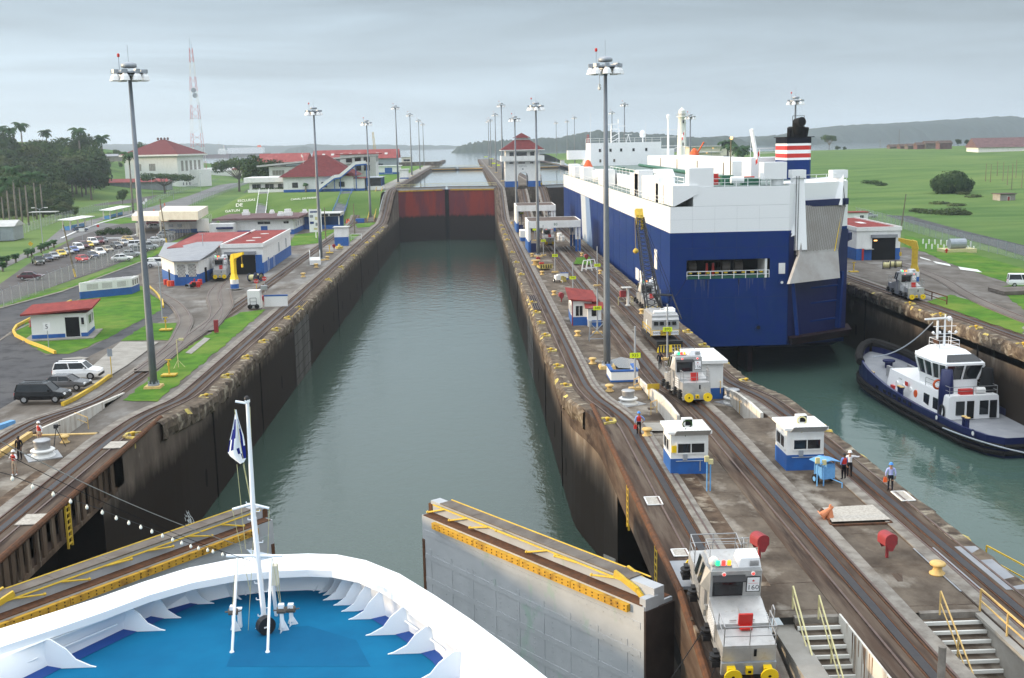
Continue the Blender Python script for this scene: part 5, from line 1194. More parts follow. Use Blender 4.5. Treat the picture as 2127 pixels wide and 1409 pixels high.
def hill_text(word,px_,py_,pw,lab):
 t=thing('hillside_lettering',lab,'lettering',group='white stone lettering on the grass slope'); vs,fs=glyphs(word)
 x0,x1=min(v[0]for v in vs),max(v[0]for v in vs); k=pw/(x1-x0)
 b=B(); P_=[]
 for v in vs:
  q=on_slope(px_+v[0]*k,py_-v[1]*k*.8-v[0]*k*.08); P_.append((q.x,q.y,q.z+.25))
 b.add(P_,fs); b.build('stone_letter','stone_white',t)
hill_text('GATUN',483,440,30,'white stones spelling GATUN on the grass slope'); hill_text('DE',497,428,14,'white stones spelling DE on the grass slope'); hill_text('ESCLUSAS',512,418,36,'white stones spelling ESCLUSAS high on the grass slope')
hill_text('CANAL DE PANAMA',634,414,60,'faint white stones spelling CANAL DE PANAMA on the slope front')
def slope_stair(label,a0,a1,c0,c1,mt,rail,nst=22):
 """stair up the bank: bottom left/right and top left/right world points"""
 t=thing('slope_stair',label,'stairs',group='stairs up the bank'); b=B(); rows=[]
 for i in range(nst+1):
  u=i/nst; l,r_=V(a0).lerp(V(c0),u),V(a1).lerp(V(c1),u); l.z=r_.z=lerp(a0[2],c0[2],u); rows.append([tuple(l),tuple(r_)])
  if i<nst:u2=(i+1)/nst; rows.append([(l.x,l.y,lerp(a0[2],c0[2],u2)),(r_.x,r_.y,lerp(a0[2],c0[2],u2))])
 b.grid(rows); b.build('flight',mt,t)
 for p,q in((a0,c0),(a1,c1)):
  b=B(); n=8; b.rail([(lerp(p[0],q[0],i/n),lerp(p[1],q[1],i/n),lerp(p[2],q[2],i/n))for i in range(n+1)],1.2,.07); b.build('hand_rail',rail,t)
slope_stair('wide grey stair with white edge on the left part of the slope',(-69.8,362,10.3),(-66.5,361,10.3),(-72.6,387,18.6),(-69.2,386,18.6),'grey_roof','white')
slope_stair('blue railed grey stair at the right end of the grass slope',(-44.0,345,10.2),(-40.2,345,10.2),(-42.4,371,18.6),(-39.0,371,18.6),'grey_roof','blue')
slope_stair('yellow railed stair between the two left track ramps',(-32.2,346,10.2),(-30.2,346,10.2),(-32.2,384,18.4),(-30.2,384,18.4),'kerb','yellow')
b=B(); b.box(-36,352,6,7,.6,4.3); b.grid([[(-39.2,y,zt(y)-.5),(-29.6,y,zt(y)-.5)]for y in[338+3*i for i in range(18)]]); tag(b.build('ramp_wall','track_bed'),'dark bank of concrete between the left track ramps','wall')
b=B(); g=G(742,455); b.box(-34.4,345,10.1,2.6,1.6,1.2); tag(b.build('barrier_block','blue'),'blue barrier block at the foot of the left ramps','barrier')
vc=building('visitor_pavilion','white and blue pavilion with steep red hipped roof and porch',(-52.3,397,18.2),24,20,5.2,0,'hip',7.2,1.4,lh=.9,rm='tile_roof',wins=[('f',-8,1.5,2.0,1.8,'white','glass',.06,0),('f',2,1.5,2.0,1.8,'white','glass',.06,0),('f',8,1.5,2.0,1.8,'white','glass',.06,0)])
fl=building('flat_wing','long low white wing with flat roof left of the red hipped pavilion',(-70.5,401,18.2),14,12,4.8,0,'flat',.3,1.5,lh=.0,rm='white',fascia=1.4,wins=[('f',-4.5,1.2,3,1.6),('f',0,1.2,3,1.6),('f',4.5,1.2,3,1.6)])
b=B(); b.box(6,-9,0,26,.3,1.0); b.build('terrace_wall','white',fl)
b=leaf_mass([(i-5,-8,1.1,.8,.5)for i in range(11)],700,.2,33); b.build('hedge','foliage_mid',fl)
bs=building('assembly_hall','big white hall with pale tilted roof behind the pavilion',(-60,432,18.2),30,22,8.2,0,'flat',.05,.2,lh=0,rm='pale_roof',wins=[('f',x,z,4.4,1.8,'white','concrete_light',.06,3)for x in(-11.5,-5.5,.5)for z in(2.2,5.2)])
b=B(); b.hull([(-19,-13.5,8.3),(17,-13.5,11.2),(24,13,11.4),(-12,13,8.6)],[(-19,-13.5,8.9),(17,-13.5,11.8),(24,13,12.0),(-12,13,9.2)]); b.build('tilted_roof','pale_roof',bs)
tb=building('lookout_block','lookout block with red flat roof, dark windows and blue outside stair',(-44.5,455,18.2),14,14,12.0,0,'flat',.35,1.6,lh=0,rm='red_roof',wins=[('f',x,z,2.4,2.2,'white','glass',.06,0)for x in(-3.5,0,3.5)for z in(5.6,9.0)]+[('r',x,9,2.4,2.2,'white','glass',.06,0)for x in(-4,0,4)])
st_=thing('outside_stair','blue and white outside stair climbing to the lookout block','stairs',(0,0,0)); q0,q1,q2,q3=V((-52.5,385,18.4)),V((-46.6,385.5,22.6)),V((-44.6,385.7,22.8)),V((-39.2,386,27.0)); q4=V((-35.6,387,27.2))
for i_,(a,c)in enumerate(((q0,q1),(q1,q2),(q2,q3),(q3,q4))):b=B(); b.beam(a,c,2.0,.5); b.build('stringer','blue',st_); b=B(); b.beam(a+V((0,-1,.75)),c+V((0,-1,.75)),.12,1.0); b.build('side_panel','white',st_)
for q in(q1,q2,q3,q4):b=B(); b.bar((q.x,q.y,18.2),(q.x,q.y,q.z),.16,6); b.build('stair_post','blue',st_)
building('ticket_room','low white and blue room with pinkish roof below the outside stair',(-43.4,392,18.2),13.5,8,4.2,0,'flat',.3,.6,lh=.8,rm='pink_roof',wins=[('f',-3.5,1.4,2.6,1.5)])
gl=building('glazed_kiosk','dark blue glazed viewing kiosk beside the upper left track',(-33.6,398,18.2),5.0,14,4.2,0,'flat',.2,.4,lh=1.4,wm='glass',lm='white',rm='galv',wins=[])
b=B(); [b.box(x,y,1.2,.14,.14,3)for x in(-2.55,2.55)for y in(-6.9,-3.5,0,3.5,6.9)]; b.build('mullion','blue',gl)
for lab,x0,y0,sx,sy,h,rh in(('long shed with pinkish red roof and roof lights near the lake',-64,640,46,20,8.5,5),('grey gabled shed with red roof left of the long shed',-98,600,24,26,8,4.5)):
 t=building('store_shed',lab,(x0,y0,18.2),sx,sy,h,0,'gx',rh,1.2,wm='galv',rm='pink_roof',wins=[('f',x,4,3,1.6,'galv','glass')for x in(-sx*.3,0,sx*.3)])
 if 'lights' in lab:
  for k in range(8):b=B(); b.at(-18+k*5,-5.6,11.05,0,rad(24)); b.box(0,0,0,1.6,2.4,.1); b.build('roof_light','pale_roof',t)
building('brick_house','low house with red roof left of the umbrella trees',(-150,860,14),60,14,4.5,.1,'hip',3.5,1,wm='cream',rm='pink_roof'); building('grey_shed','pale grey shed left of the low red roofed house',(-185,870,13),40,12,4.5,.1,'gx',2.5,.8,wm='white',rm='pale_roof')
building('lake_kiosk','small white and blue kiosk on the upper lawn near the lake',(-44,610,18.2),13,7,4.4,0,'flat',.4,.6,lh=1.2,wins=[('f',0,.6,4,3,'white','blue',.05,0)],rm='white')
building('pump_house','tiny white hut by the upper left track',(-30.6,520,18.2),4,4,4.2,0,'flat',.3,.5,lh=.6,rm='white')
building('mooring_hut','cream hut with low dark wall at the end of the left approach wall',(-48,860,18.2),8,6,6.5,0,'flat',.4,.5,wm='cream',rm='pale_roof',wins=[('f',0,3.6,5,1.5)]);
b=B(); b.box(-62,858,18,40,4,2.4); b.box(-52,852,18,62,.8,3.2); tag(b.build('approach_parapet','concrete'),'long low brown parapet near the end of the left approach wall','wall')
b=B(); b.face((-60,402,18.3),(-31,402,18.3),(-31,850,18.3),(-60,850,18.3)); struct(b.build('upper_lawn','lawn')); b=B(); b.face((-34,390,18.32),(-29.2,390,18.32),(-29.2,1000,18.32),(-34,1000,18.32)); struct(b.build('upper_path','concrete_light'))
def lattice_boom(b,p,q,w0,w1,n,r):
 p,q=V(p),V(q); d=(q-p).normalized(); s_=d.cross(V((0,0,1))); s_=V((1,0,0))if s_.length<.05 else s_.normalized(); u=s_.cross(d); prev=None
 for i in range(n+1):
  c=p.lerp(q,i/n); w_=lerp(w0,w1,i/n)/2; k=[c+s_*w_+u*w_,c-s_*w_+u*w_,c-s_*w_-u*w_,c+s_*w_-u*w_]
  if prev:
   for j in range(4):b.bar(prev[j],k[j],r,4); b.bar(prev[j],k[(j+1)%4],r*.6,3)
  prev=k
for lab,x,y,z,h in(('distant lattice crane boom behind the long red shed',782,340,19,22),):
 g=A(x,y,700); t=thing('lattice_crane',lab,'crane',(g.x,700,18.2)); b=B(); lattice_boom(b,(0,0,4),(-1.5,0,24),1.4,.8,9,.12); b.build('boom','yellow',t); b=B(); b.box(0,0,0,4,5,4); b.build('crane_house','dark',t)
def flag_pole(label,loc,h,colr,fw_=2.4,rz=0):
 t=thing('flagpole',label,'flagpole',loc,rz,'flagpoles'); b=B(); b.bar((0,0,0),(0,0,h),.08,6,.05); b.build('pole','white',t)
 b=B(); rows=[]
 for j in range(7):z=h-.2-j*.24; rows.append([(-.05-i*.09,.09*math.sin(i*1.2+j*.3),z-i*.13)for i in range(7)])
 b.grid(rows); b.mi=[(0 if(k//6<3)==(k%6<3)else 1)for k in range(len(b.f))]; b.build('flag',['red','white_clean'],t); return t
flag_pole('white flagpole with a limp red and white flag before the pavilion',pz(633,398,18.2,0),13.5,'red')
palm('small dark potted palm beside the pavilion windows',(-56.5,385.5,18.2),3.6,.8,0,None,7,'palm_shrub',1.6)
ph=building('power_house','large white power house with dark red hipped roof',(-197.5,734,10),37,34,21,-.26,'hip',9.6,2.2,lh=0,rm='tile_roof',wm='white',fascia=.9,wins=[('f',x,11,4.4,4.4,'white','concrete_light',.06,3)for x in(-9,1)]+[('f',x,2,2.4,3.4)for x in(-9,1)]+[('r',x,10.5,3.0,6.5,'white','concrete_light',.06,1)for x in(-11,-5.5,0,5.5,11)]+[('r',x,z,1.4,1.8,'white','glass',.06,0)for x in(-11,-7,-3,1,6,11)for z in(1.5,5.5)])
b=B(); [b.lathe([(.7,30.2),(.7,31.2),(.9,31.3),(.2,31.9)],8,(x,0,0))for x in(-3.5,-1.2,1.2,3.5)]; b.build('roof_ventilator','brown_roof',ph)
b=B(); b.box(9.6,-17.06,7.4,4.4,.06,.9); b.build('sign_board','cart_blue',ph)
b=B(); b.box(21.5,6,0,7,16,11); b.build('annex_block','white',ph)
building('long_shed','long open shed with pinkish red roof before the wooded hill',(-247,660,10),62,16,6.0,.05,'gx',2.2,1.5,wm='grey_roof',rm='pink_roof',wins=[('f',x,.5,8,3.6,'galv','dark',.06,0)for x in(-22,-11,2,14)])
building('long_shed','right end of the pinkish red sheds, below the power house',(-196,668,10),36,14,5.6,.05,'gx',2.0,1.2,wm='grey_roof',rm='pink_roof'); building('hill_house','grey roofed pavilion strip halfway up the wooded hill',(-256,770,27),44,8,3.5,.0,'gx',1.5,1,wm='concrete_light',rm='grey_roof')
building('bungalow','small cream bungalow with red roof at the foot of the hill',(-287,715,14),11,8,4,0,'hip',2.6,.8,wm='cream',rm='pink_roof')
t=thing('radio_tower','tall red and white lattice radio tower behind the power house','radio tower',(A(410,300,800).x,800,16)); zt0=A(398,100,800).z-16
segs=9
for k in range(segs):
 b=B(); z0,z1=zt0*k/segs,zt0*(k+1)/segs; lattice_boom(b,(0,0,z0),(0,0,z1),lerp(9.0,1.8,k/segs),lerp(9.0,1.8,(k+1)/segs),2,.13); b.build('tower_section','red' if k%2==0 else 'white',t)
for z,x in((.67,.4),(.63,1.2)):b=B(); b.bar((x,-1.8,zt0*z),(x,-2.3,zt0*z),1.7,14); b.build('dish_antenna','galv',t)
b=B(); b.bar((-.6,0,zt0),(-.6,0,zt0+7),.12,4); b.bar((.5,0,zt0),(.5,0,zt0+4),.12,4); [b.bar((sx_*4,0,zt0*z),(sx_*4,0,zt0*z+5),.12,4)for sx_,z in((-1,.16),(1,.17),(-.8,.3),(.9,.33),(-.7,.45),(.8,.52))]; [b.bar((-4,0,zt0*z),(4,0,zt0*z),.1,3)for z in(.16,.3,.45)]; b.build('whip_antenna','galv',t)
tree('umbrella','broad flat crowned tree in front of the power house',pz(343,402,10,0),1.55,0,sz=1.15); tree('umbrella','spreading tree with forked trunk beside the upper road',(G(497,398,10).x,G(497,398,10).y,10),1.7,2.0,sz=1.9)
tree('round0','dark dense tree behind the flat white wing',(-83,455,17),1.25,1.0,sz=1.15,leaf='foliage_dark'); tree('round2','dark round tree between the flat wing and the long red shed',(-90,480,17),1.3,2.0,sz=1.0,leaf='foliage_dark'); tree('round1','bushy tree at the right of the spreading tree',(-95,500,16),1.0,.5,leaf='foliage_mid')
palm('tall single royal palm beside the left mast shaft',(G(277,442,10).x,G(277,442,10).y,10),22,1.0,.4,None,4)
tree('round3','thin small tree on the lawn before the long shed',pz(255,425,10,0),.55,0,leaf='foliage_mid')
for i,(x,y,cy)in enumerate(((22,476,374),(47,466,372),(60,468,366),(77,456,362),(90,452,366),(36,468,352),(10,480,392))):
 g=G(x,y); top=A(x-4,cy,g.y).z-10; palm('royal palm with pale trunk in the row at the foot of the hill',(g.x,g.y,9.9),20,top/20,i*.9,'royal palms at the foot of the hill',3+i%3)
def top_tree(x,y,Y,key,lab,grp,leaf=None,wk=1.0):
 p=A(x,y,Y); z0=zL(p.x,Y)-.5; H=max(5,p.z-z0); k=H/13.0
 tree(key,lab,(p.x,Y,z0),k*wk,R.uniform(0,6),group=grp,sz=k,leaf=leaf)
def top_palm(x,y,Y,i):
 p=A(x,y,Y); z0=zL(p.x,Y)-.5; H=max(8,p.z-z0-1); palm('palm whose head stands above the wooded hill crest',(p.x,Y,z0),20,H/20,i*1.7,'palms above the wooded hill',3+i%3)
for i,(x,y)in enumerate(((20,268),(42,256),(95,272),(135,288),(162,268),(210,284),(198,292),(3,262))):top_palm(x,y,640+12*(i%4),i)
for i,(x,y,Y,lf,wk)in enumerate(((-6,266,660,'foliage_dark',1.0),(16,272,640,'foliage_dark',.9),(38,282,660,'foliage_dark',.9),(64,284,640,'foliage_mid',1.0),(84,286,650,'foliage_dark',1.0),(108,280,660,'foliage_mid',.9),(126,290,640,'foliage_mid',.8),(148,296,620,'foliage_dark',.7),(160,270,660,'foliage_dark',.75),(176,290,640,'foliage_mid',.7),(194,302,630,'foliage_mid',.6),(210,306,640,'foliage_dark',.5),(228,310,800,'foliage_mid',.7),(244,308,820,'foliage_mid',.8),(262,316,830,'foliage_mid',.6),(300,292,900,'foliage_mid',1.0),(285,300,880,'foliage_dark',.7),(205,320,640,'foliage_dark',.5),(190,318,620,'foliage_dark',.5))):
 top_tree(x,y,Y,'round%d'%(i%5),'round crowned tree along the crest of the wooded hill','trees on the crest of the wooded hill',lf,wk)
n_=0
for y,Y,x1,st in((300,590,172,22),(316,560,186,20),(332,530,118,19),(348,505,112,18),(364,480,118,17),(382,460,130,16),(400,440,142,15),(418,425,150,15),(434,412,158,14)):
 x=-40+R.uniform(0,12)
 while x<x1:
  top_tree(x,y+R.uniform(-7,7),Y+R.uniform(-12,12),'round%d'%(n_%5),'bushy tree in the thick wood on the hill side','trees in the thick wood on the left',('foliage_dark','foliage_dark','foliage_mid','foliage_dark','foliage_pale','foliage_mid','foliage_dark')[n_%7],R.uniform(.8,1.15)); n_+=1; x+=st*R.uniform(.75,1.3)
for x,y,Y,wk in((205,345,700,.5),(225,338,760,.6),(250,336,800,.6),(160,352,600,.5),(180,356,590,.5),(190,350,600,.4)):top_tree(x,y,Y,'round%d'%(n_%5),'lone tree on the open hill slope','lone trees on the open hill slope','foliage_mid',wk); n_+=1
capstan('steel capstan on a white base at lower left beside the tripod',(G(90,948,11.4).x,G(90,948,11.4).y,11.4)); post_bollard('pale orange mushroom bollard beside the tripod at lower left',(G(135,919,11.4).x,G(135,919,11.4).y,11.38),'bollard_yellow',.85)
t=thing('tripod','black surveying tripod with a camera at lower left','tripod',tuple(G(120,929,11.4))); b=B(); [b.bar((0,0,1.45),(.55*math.cos(a),.55*math.sin(a),0),.03,5)for a in(.3,2.4,4.5)]; b.build('leg','black',t); b=B(); b.box(0,0,1.45,.25,.3,.28); b.bar((.1,0,1.6),(.35,-.1,1.7),.05,6); b.build('camera_body','black',t)
p=G(32,986,11.4); person('person in white helmet, red vest and khaki shorts holding both hands at the chest',(p.x,p.y,11.38),2.8,'cloth_white','cloth_khaki',hat='white_clean',vest='red',arms=((.10,.30,1.22),(-.10,.30,1.22)),elb=((.3,.08,1.15),(-.3,.08,1.15)),short=True,legs=(.08,-.05))
p=G(84,922,11.4); person('person in white helmet and red vest standing behind the capstan',(p.x,p.y,11.38),2.6,'cloth_white','cloth_khaki',hat='white_clean',vest='red',legs=(.05,-.02),short=True)
p=G(42,954,11.4); person('dark skinned person all in black standing behind the red vested man',(p.x,p.y,11.38),3.0,'cloth_black','cloth_black',skin='skin_dark',arms=((.22,.12,.85),(-.22,.12,.85)))
b=B(); b.beam(V(pz(-5,893)),V(pz(28,882)),.5,.4); tag(b.build('tarpaulin_roll','cart_blue'),'blue roll lying at the left edge below the black car','roll')
for x,y,lab in((240,925,'pale cover plate on the left lock edge near the capstan'),(66,1080,'pale cover plate on the left girder')):
 g=G(x,y,11.45); b=B(); b.box(0,0,0,1.3,1.9,.05); b.box(0,.2,.05,1.0,.1,.02); o=tag(b.build('cover_plate','gravel'),lab,'cover plate','cover plates on the lock edges'); o.location=g
# ================================================================== CENTRE WALL
def Ysolve(px_,X,z):
 lo,hi=20.0,900.0
 for i in range(50):
  m=(lo+hi)/2; c=V((X,m,z-CAMH)); p=1063.5+F*c.dot(rt)/c.dot(fw)
  if p>px_:lo=m
  else:hi=m
 return lo
l=loco('locomotive 160 with a red seat, largest one at bottom right',(11.3,47.6,zt1(47.6)+.06),0,'160',True); l.rotation_euler=(.19,0,0)
l=loco('locomotive 156 behind the striped crane, in front of a white hut',(18.15,92.6,zt(92.6)+.05),0,'156',True); l.rotation_euler=(-.075,0,.03)
loco('locomotive 155 standing behind the black crane boom',(24.3,152,10.06),0,'155'); loco('locomotive parked under the nearer white shelter',(17.7,256,10.06),0,'148')
loco('locomotive at the top of the right ramp beside the control tower',(24.4,402,18.26),0,'151'); loco('locomotive 157 on the far right lock wall beside the tug',(62.4,156.5,10.06),.0,'157',True)
loco('locomotive half hidden beyond the farther shelter, red lamps lit',(24.3,338,10.2),0,'150')
def track_crane():
 t=thing('rail_crane','rail crane with silver house, striped bumper and tall black lattice boom','crane',(21.4,125,10.0),.02); t.scale=(1,1,.82)
 b=B(); b.box(0,0,.55,2.6,10.5,.75); b.box(0,-5.2,.5,2.9,.5,1.0); b.build('underframe','black',t)
 for yy in(-3.8,-2.3,2.3,3.8):b=B(); b.bar((-.95,yy,.42),(.95,yy,.42),.42,14); b.build('wheelset','dark',t)
 b=B(); b.hull([(-1.4,-5.3,.05),(1.4,-5.3,.05),(1.2,-5.3,1.0),(-1.2,-5.3,1.0)],[(-1.5,-5.75,.05),(1.5,-5.75,.05),(1.2,-5.5,1.0),(-1.2,-5.5,1.0)]); q=b.build('pilot','loco_yellow',t)
 b=B()
 for i in range(-4,5):
  if abs(i)>0:x=i*.32; b.hull([(x,-5.80,.08),(x+.15,-5.80,.08),(x+.15-.1*(1 if i>0 else-1),-5.56,.98),(x-.1*(1 if i>0 else-1),-5.56,.98)],[(x,-5.77,.08),(x+.15,-5.77,.08),(x+.15,-5.53,.98),(x,-5.53,.98)])
 b.build('hazard_stripe','black',q)
 b=B(); b.lathe([(1.1,1.3),(1.1,1.75)],18); b.build('slew_ring','dark',t)
 h=B(); h.hull([(-1.55,-3.0,1.8),(1.55,-3.0,1.8),(1.55,2.6,1.8),(-1.55,2.6,1.8)],[(-1.5,-2.85,4.5),(1.5,-2.85,4.5),(1.5,2.4,4.5),(-1.5,2.4,4.5)])
 h.hull([(-1.55,-3.02,3.9),(1.55,-3.02,3.9),(1.4,-2.6,4.75),(-1.4,-2.6,4.75)],[(-1.5,2.4,3.9),(1.5,2.4,3.9),(1.3,2.2,4.75),(-1.3,2.2,4.75)]); ho=h.build('crane_house','loco_steel',t)
 for x in(-1.08,-.42,.3,.98):b=B(); b.box(x,-3.03,3.15,.56,.06,.62); b.k=1; b.box(x,-3.06,3.2,.46,.04,.5); b.build('window',['steel','glass'],ho)
 b=B(); b.box(0,-3.04,1.8,3.1,.1,.72); b.build('counterweight_band','yellow',ho)
 for x in(-1.05,1.05):
  b=B(); b.box(x,-3.11,1.86,.86,.04,.6); q=b.build('number_panel','white_clean',ho); b=B(); b.text('5005',.44,(x,-3.14,2.16)); b.build('lettering','black',q)
 b=B(); b.text('OHIO',.5,(0,-3.11,2.16)); b.build('maker_lettering','black',ho)
 b=B(); b.box(-1.57,.2,2.2,.04,.7,1.2); b.build('side_notice','white_clean',ho)
 b=B(); b.bar((-1.2,-2.2,4.85),(1.2,-2.2,4.85),.28,10); b.box(.9,-1,4.7,.9,1.6,.5); b.bar((-.3,-1.5,4.7),(-.3,-1.5,5.2),.06,6); b.bar((-.3,-1.5,5.2),(.6,-1.2,5.2),.06,6); b.build('roof_tank','white',ho)
 b=B(); b.rail([(-1.6,-2.6,1.6),(-1.6,0,1.6),(-1.6,2.5,1.6)],1.1,.05); b.build('side_rail','yellow',t)
 tip=A(1333,455,137.0)-V((21.4,125,10.0)); tip2=A(1331,436,138.0)-V((21.4,125,10.0)); tip.z/=.82; tip2.z/=.82; foot=V((-.3,1.6,3.2)); mid=foot.lerp(tip,.30)
 b=B(); lattice_boom(b,foot,mid,1.7,1.5,5,.11); lattice_boom(b,mid,tip,1.4,.9,17,.09); b.build('boom','black',t)
 b=B(); b.beam(tip,tip2,.9,.7); b.beam(tip+V((.3,0,-1.6)),tip+V((.2,0,.6)),.35,.3); b.beam(tip+V((-.3,0,-1.6)),tip+V((-.3,0,.6)),.3,.3); bt=b.build('boom_head','yellow',t)
 b=B(); b.bar(tip2+V((-.5,0,0)),tip+V((-.55,-.2,-4.6)),.03,4); b.lathe([(.1,0),(.34,.2),(.36,.5),(.12,.8)],10,tuple(tip+V((-.55,-.2,-5.2)))); b.build('hook_block','yellow',bt)
 b=B(); g1=V((1.6,1.2,6.6)); b.path([foot+V((1,0,1.2)),g1+V((-2.2,0,.2)),g1],.16,5); b.path([g1,V((2.2,-1.2,3.6))],.09,5); b.build('gantry','black',t)
 b=B()
 for o in(-.25,.1):b.bar(g1+V((o,0,0)),tip+V((o*.5+.3,.3,.3)),.03,4)
 b.build('pendant_cable','dark',t)
 return t
track_crane()
track('short siding under the rail crane between the two right tracks',lambda y:21.4,(1.3,1.3),[106,120,150,190,220,250],lambda y:9.99)
for lab,x0,x1,y0,y1,h,bd,txt in(('nearer white open shelter with dark flat roof over the middle track',12.2,23.3,237,250,6.7,1.5,'80'),('farther white open shelter with dark flat roof below the control tower',12.0,22.2,293,307,7.0,1.5,None)):
 t=thing('track_shelter',lab,'shelter',(0,0,10),0,'white shelters over the middle track'); cx_,cy_=(x0+x1)/2,(y0+y1)/2
 b=B(); b.box(cx_,cy_,h-.35,x1-x0-.3,y1-y0-.3,.3); b.build('roof','dark_roof',t)
 b=B(); b.box(cx_,y0,h-bd,x1-x0+.1,.25,bd); b.box(cx_,y1,h-bd,x1-x0+.1,.25,bd); b.box(x1,cy_,h-bd,.25,y1-y0-.3,bd); q=b.build('fascia','white',t)
 if txt:b=B(); b.text(txt,.8,(cx_+.2,y0-.14,h-.8)); b.build('lettering','green_gear',q)
 b=B(); b.box(x0,cy_,2.3,.3,y1-y0+.2,h-2.3); b.k=1; b.box(x0,cy_,0,.34,y1-y0+.25,2.3); b.build('side_wall',['white','blue'],t)
 for x in(x0+.2,x1-.2,x1-.9):
  for y in(y0+.4,y1-.4):
   b=B(); b.box(x,y,2.6,.45,.45,h-2.6); b.k=1; b.box(x,y,0,.47,.47,2.6); b.build('column',['white','blue'],t)
 b=B(); b.box(x0+1.0,y0+1.0,0,1.2,.9,1.9); b.build('cabinet','navy',t)
b=B(); b.box(0,0,0,1.9,5,.9); b.k=1; b.box(0,0,.9,2.0,5.1,1.6); tag(b.build('service_box',['blue','white']),'low white and blue service box between the two shelters','box').location=(12.6,268,10)
t=thing('control_tower','white control tower with red hipped roof, balcony and arch over the track','tower',(18.0,396,18.2))
zoff=0
b=B(); W_=12.2; D_=11.0
for s_ in(-1,1):b.box(s_*(W_/4+.9)+.4,0,2.0,W_/2-1.8,D_,7.0)
n=12; r_=1.8; cx_=.4
arc=[(cx_+r_*math.cos(PI-PI*i/n),3.4+r_*math.sin(PI*i/n))for i in range(n+1)]
poly=[(cx_-1.85,9.0),(cx_-1.85,3.4)]+arc+[(cx_+1.85,3.4),(cx_+1.85,9.0)]
b.hull([(x,-D_/2+.002,z)for x,z in poly],[(x,D_/2-.002,z)for x,z in poly]); b.k=1
for s_ in(-1,1):b.box(s_*(W_/4+.9)+.4,0,-1.0,W_/2-1.76,D_+.04,3.0)
b.build('wall',['white','blue'],t)
b=B(); b.box(.4,0,8.9,15.0,13.8,.35); b.box(.4,-6.8,9.25,15.0,.25,1.45); b.box(.4,6.8,9.25,15.0,.25,1.45); b.box(-7.0,0,9.25,.25,13.5,1.45); b.box(7.8,0,9.25,.25,13.5,1.45); b.build('balcony','white',t)
b=B(); b.box(.4,0,9.25,11.8,10.6,3.6); b.build('upper_storey','white',t)
for x,w_ in((-3.4,1.5),(0.1,3.6),(3.8,1.5)):b=B(); b.box(x,-5.32,10.4,w_,.06,1.6); b.build('window','glass',t)
for x in(-3.6,0,3.6):b=B(); b.box(x,-5.53,8.0,1.2 if x else 2.4,.06,.55); b.build('window','glass',t)
for y in(-3,0,3):b=B(); b.box(-5.7,y,6.2,.06,.5,.6); b.build('window','glass',t)
b=B(); b.text('GATUN',.75,(.4,-5.53,7.1)); b.box(.4,-5.53,5.9,.5,.03,.5); b.build('lettering','grey_roof',t)
b=B(); X,Y=7.6,7.0
b.hull([(.4-X,-Y,12.8),(.4+X,-Y,12.8),(.4+X,Y,12.8),(.4-X,Y,12.8)],[(.4-2.6,-2.2,16.2),(.4+2.6,-2.2,16.2),(.4+2.6,2.2,16.2),(.4-2.6,2.2,16.2)]); b.build('roof','tile_roof',t)
b=B(); b.box(.4,0,16.2,4.6,3.8,.7); b.build('lantern','white',t)
b=B(); b.hull([(.4-3.1,-2.7,16.9),(.4+3.1,-2.7,16.9),(.4+3.1,2.7,16.9),(.4-3.1,2.7,16.9)],[(.3,-.2,18.6),(.5,-.2,18.6),(.5,.2,18.6),(.3,.2,18.6)]); b.build('lantern_roof','tile_roof',t)
b=B(); X,Y=7.62,7.02; [b.box(.4+x,y,12.55,p,q,.28)for x,y,p,q in((0,-Y,15.3,.1),(0,Y,15.3,.1),(-X,0,.1,14),(X,0,.1,14))]; b.build('fascia','white',t)
for lab,txt,px_,by,tp,bd,z in(('yellow sign 935 on a pole beside the hatch parapet','935',1319,809,678,738,10),('yellow sign 890 in front of the rail crane','890',1386,747,632,684,10),('yellow sign 840 beside the red roofed hut','840',1241,692,600,640,10),('yellow sign 690 on the pole left of the tall mast','690',1241,594,512,551,10),('yellow sign 740 behind the red roofed hut','740',1190,607,545,577,10),('yellow sign 640 above the service carts','640',1153,566,495,531,10),('yellow sign 590 in front of the nearer shelter','590',1129,531,468,500,10),('yellow sign with a dark arrow inside the nearer shelter','^',1111,500,465,477,10),('yellow sign 540 inside the farther shelter','540',1084,478,425,443,10)):
 number_post(lab,G(px_,by,z),tp,bd,txt,1.0,.48,px_)
for i,(x,y,w_)in enumerate(((1009,327,7),(1020,331,9),(1026,341,13),(1034,345,9))):
 b=B(); g=G(x,y,19.5); b.box(0,0,0,w_*g.y/2300,.3,.9); b.k=1; b.box(0,0.2,-1.4,.2,.2,1.6); o=tag(b.build('marker_board',['sign_yellow','galv']),('first','second','third','nearest')[i]+' tiny yellow marker board left of the control tower','sign','yellow marker boards on the upper wall'); o.location=g
h=building('lock_hut','white and blue lock hut with red sloping roof on the centre wall',(13.9,143.2,10),2.5,7.4,3.1,-.03,'shed',.0,.1,lh=1.05,rm='red_roof',wins=[('f',-.35,1.2,.9,1.3,'white','glass',.05,1),('l',0,1.3,1.4,1.1),('l',2.2,1.3,1.2,1.1)])
b=B(); b.hull([(-1.7,-4.2,3.35),(2.0,-4.2,2.95),(2.0,4.2,3.3),(-1.7,4.2,3.8)],[(-1.7,-4.2,3.47),(2.0,-4.2,3.07),(2.0,4.2,3.42),(-1.7,4.2,3.92)]); b.build('roof_sheet','red_roof',h)
b=B(); b.box(1.5,-4.2,.8,1.7,1.6,1.7); b.k=1; b.box(1.5,-4.2,0,1.72,1.62,.8); b.build('lean_to',['white','blue'],h); b=B(); b.box(1.5,-5.02,1.35,.75,.06,.8); b.build('window','glass',h)
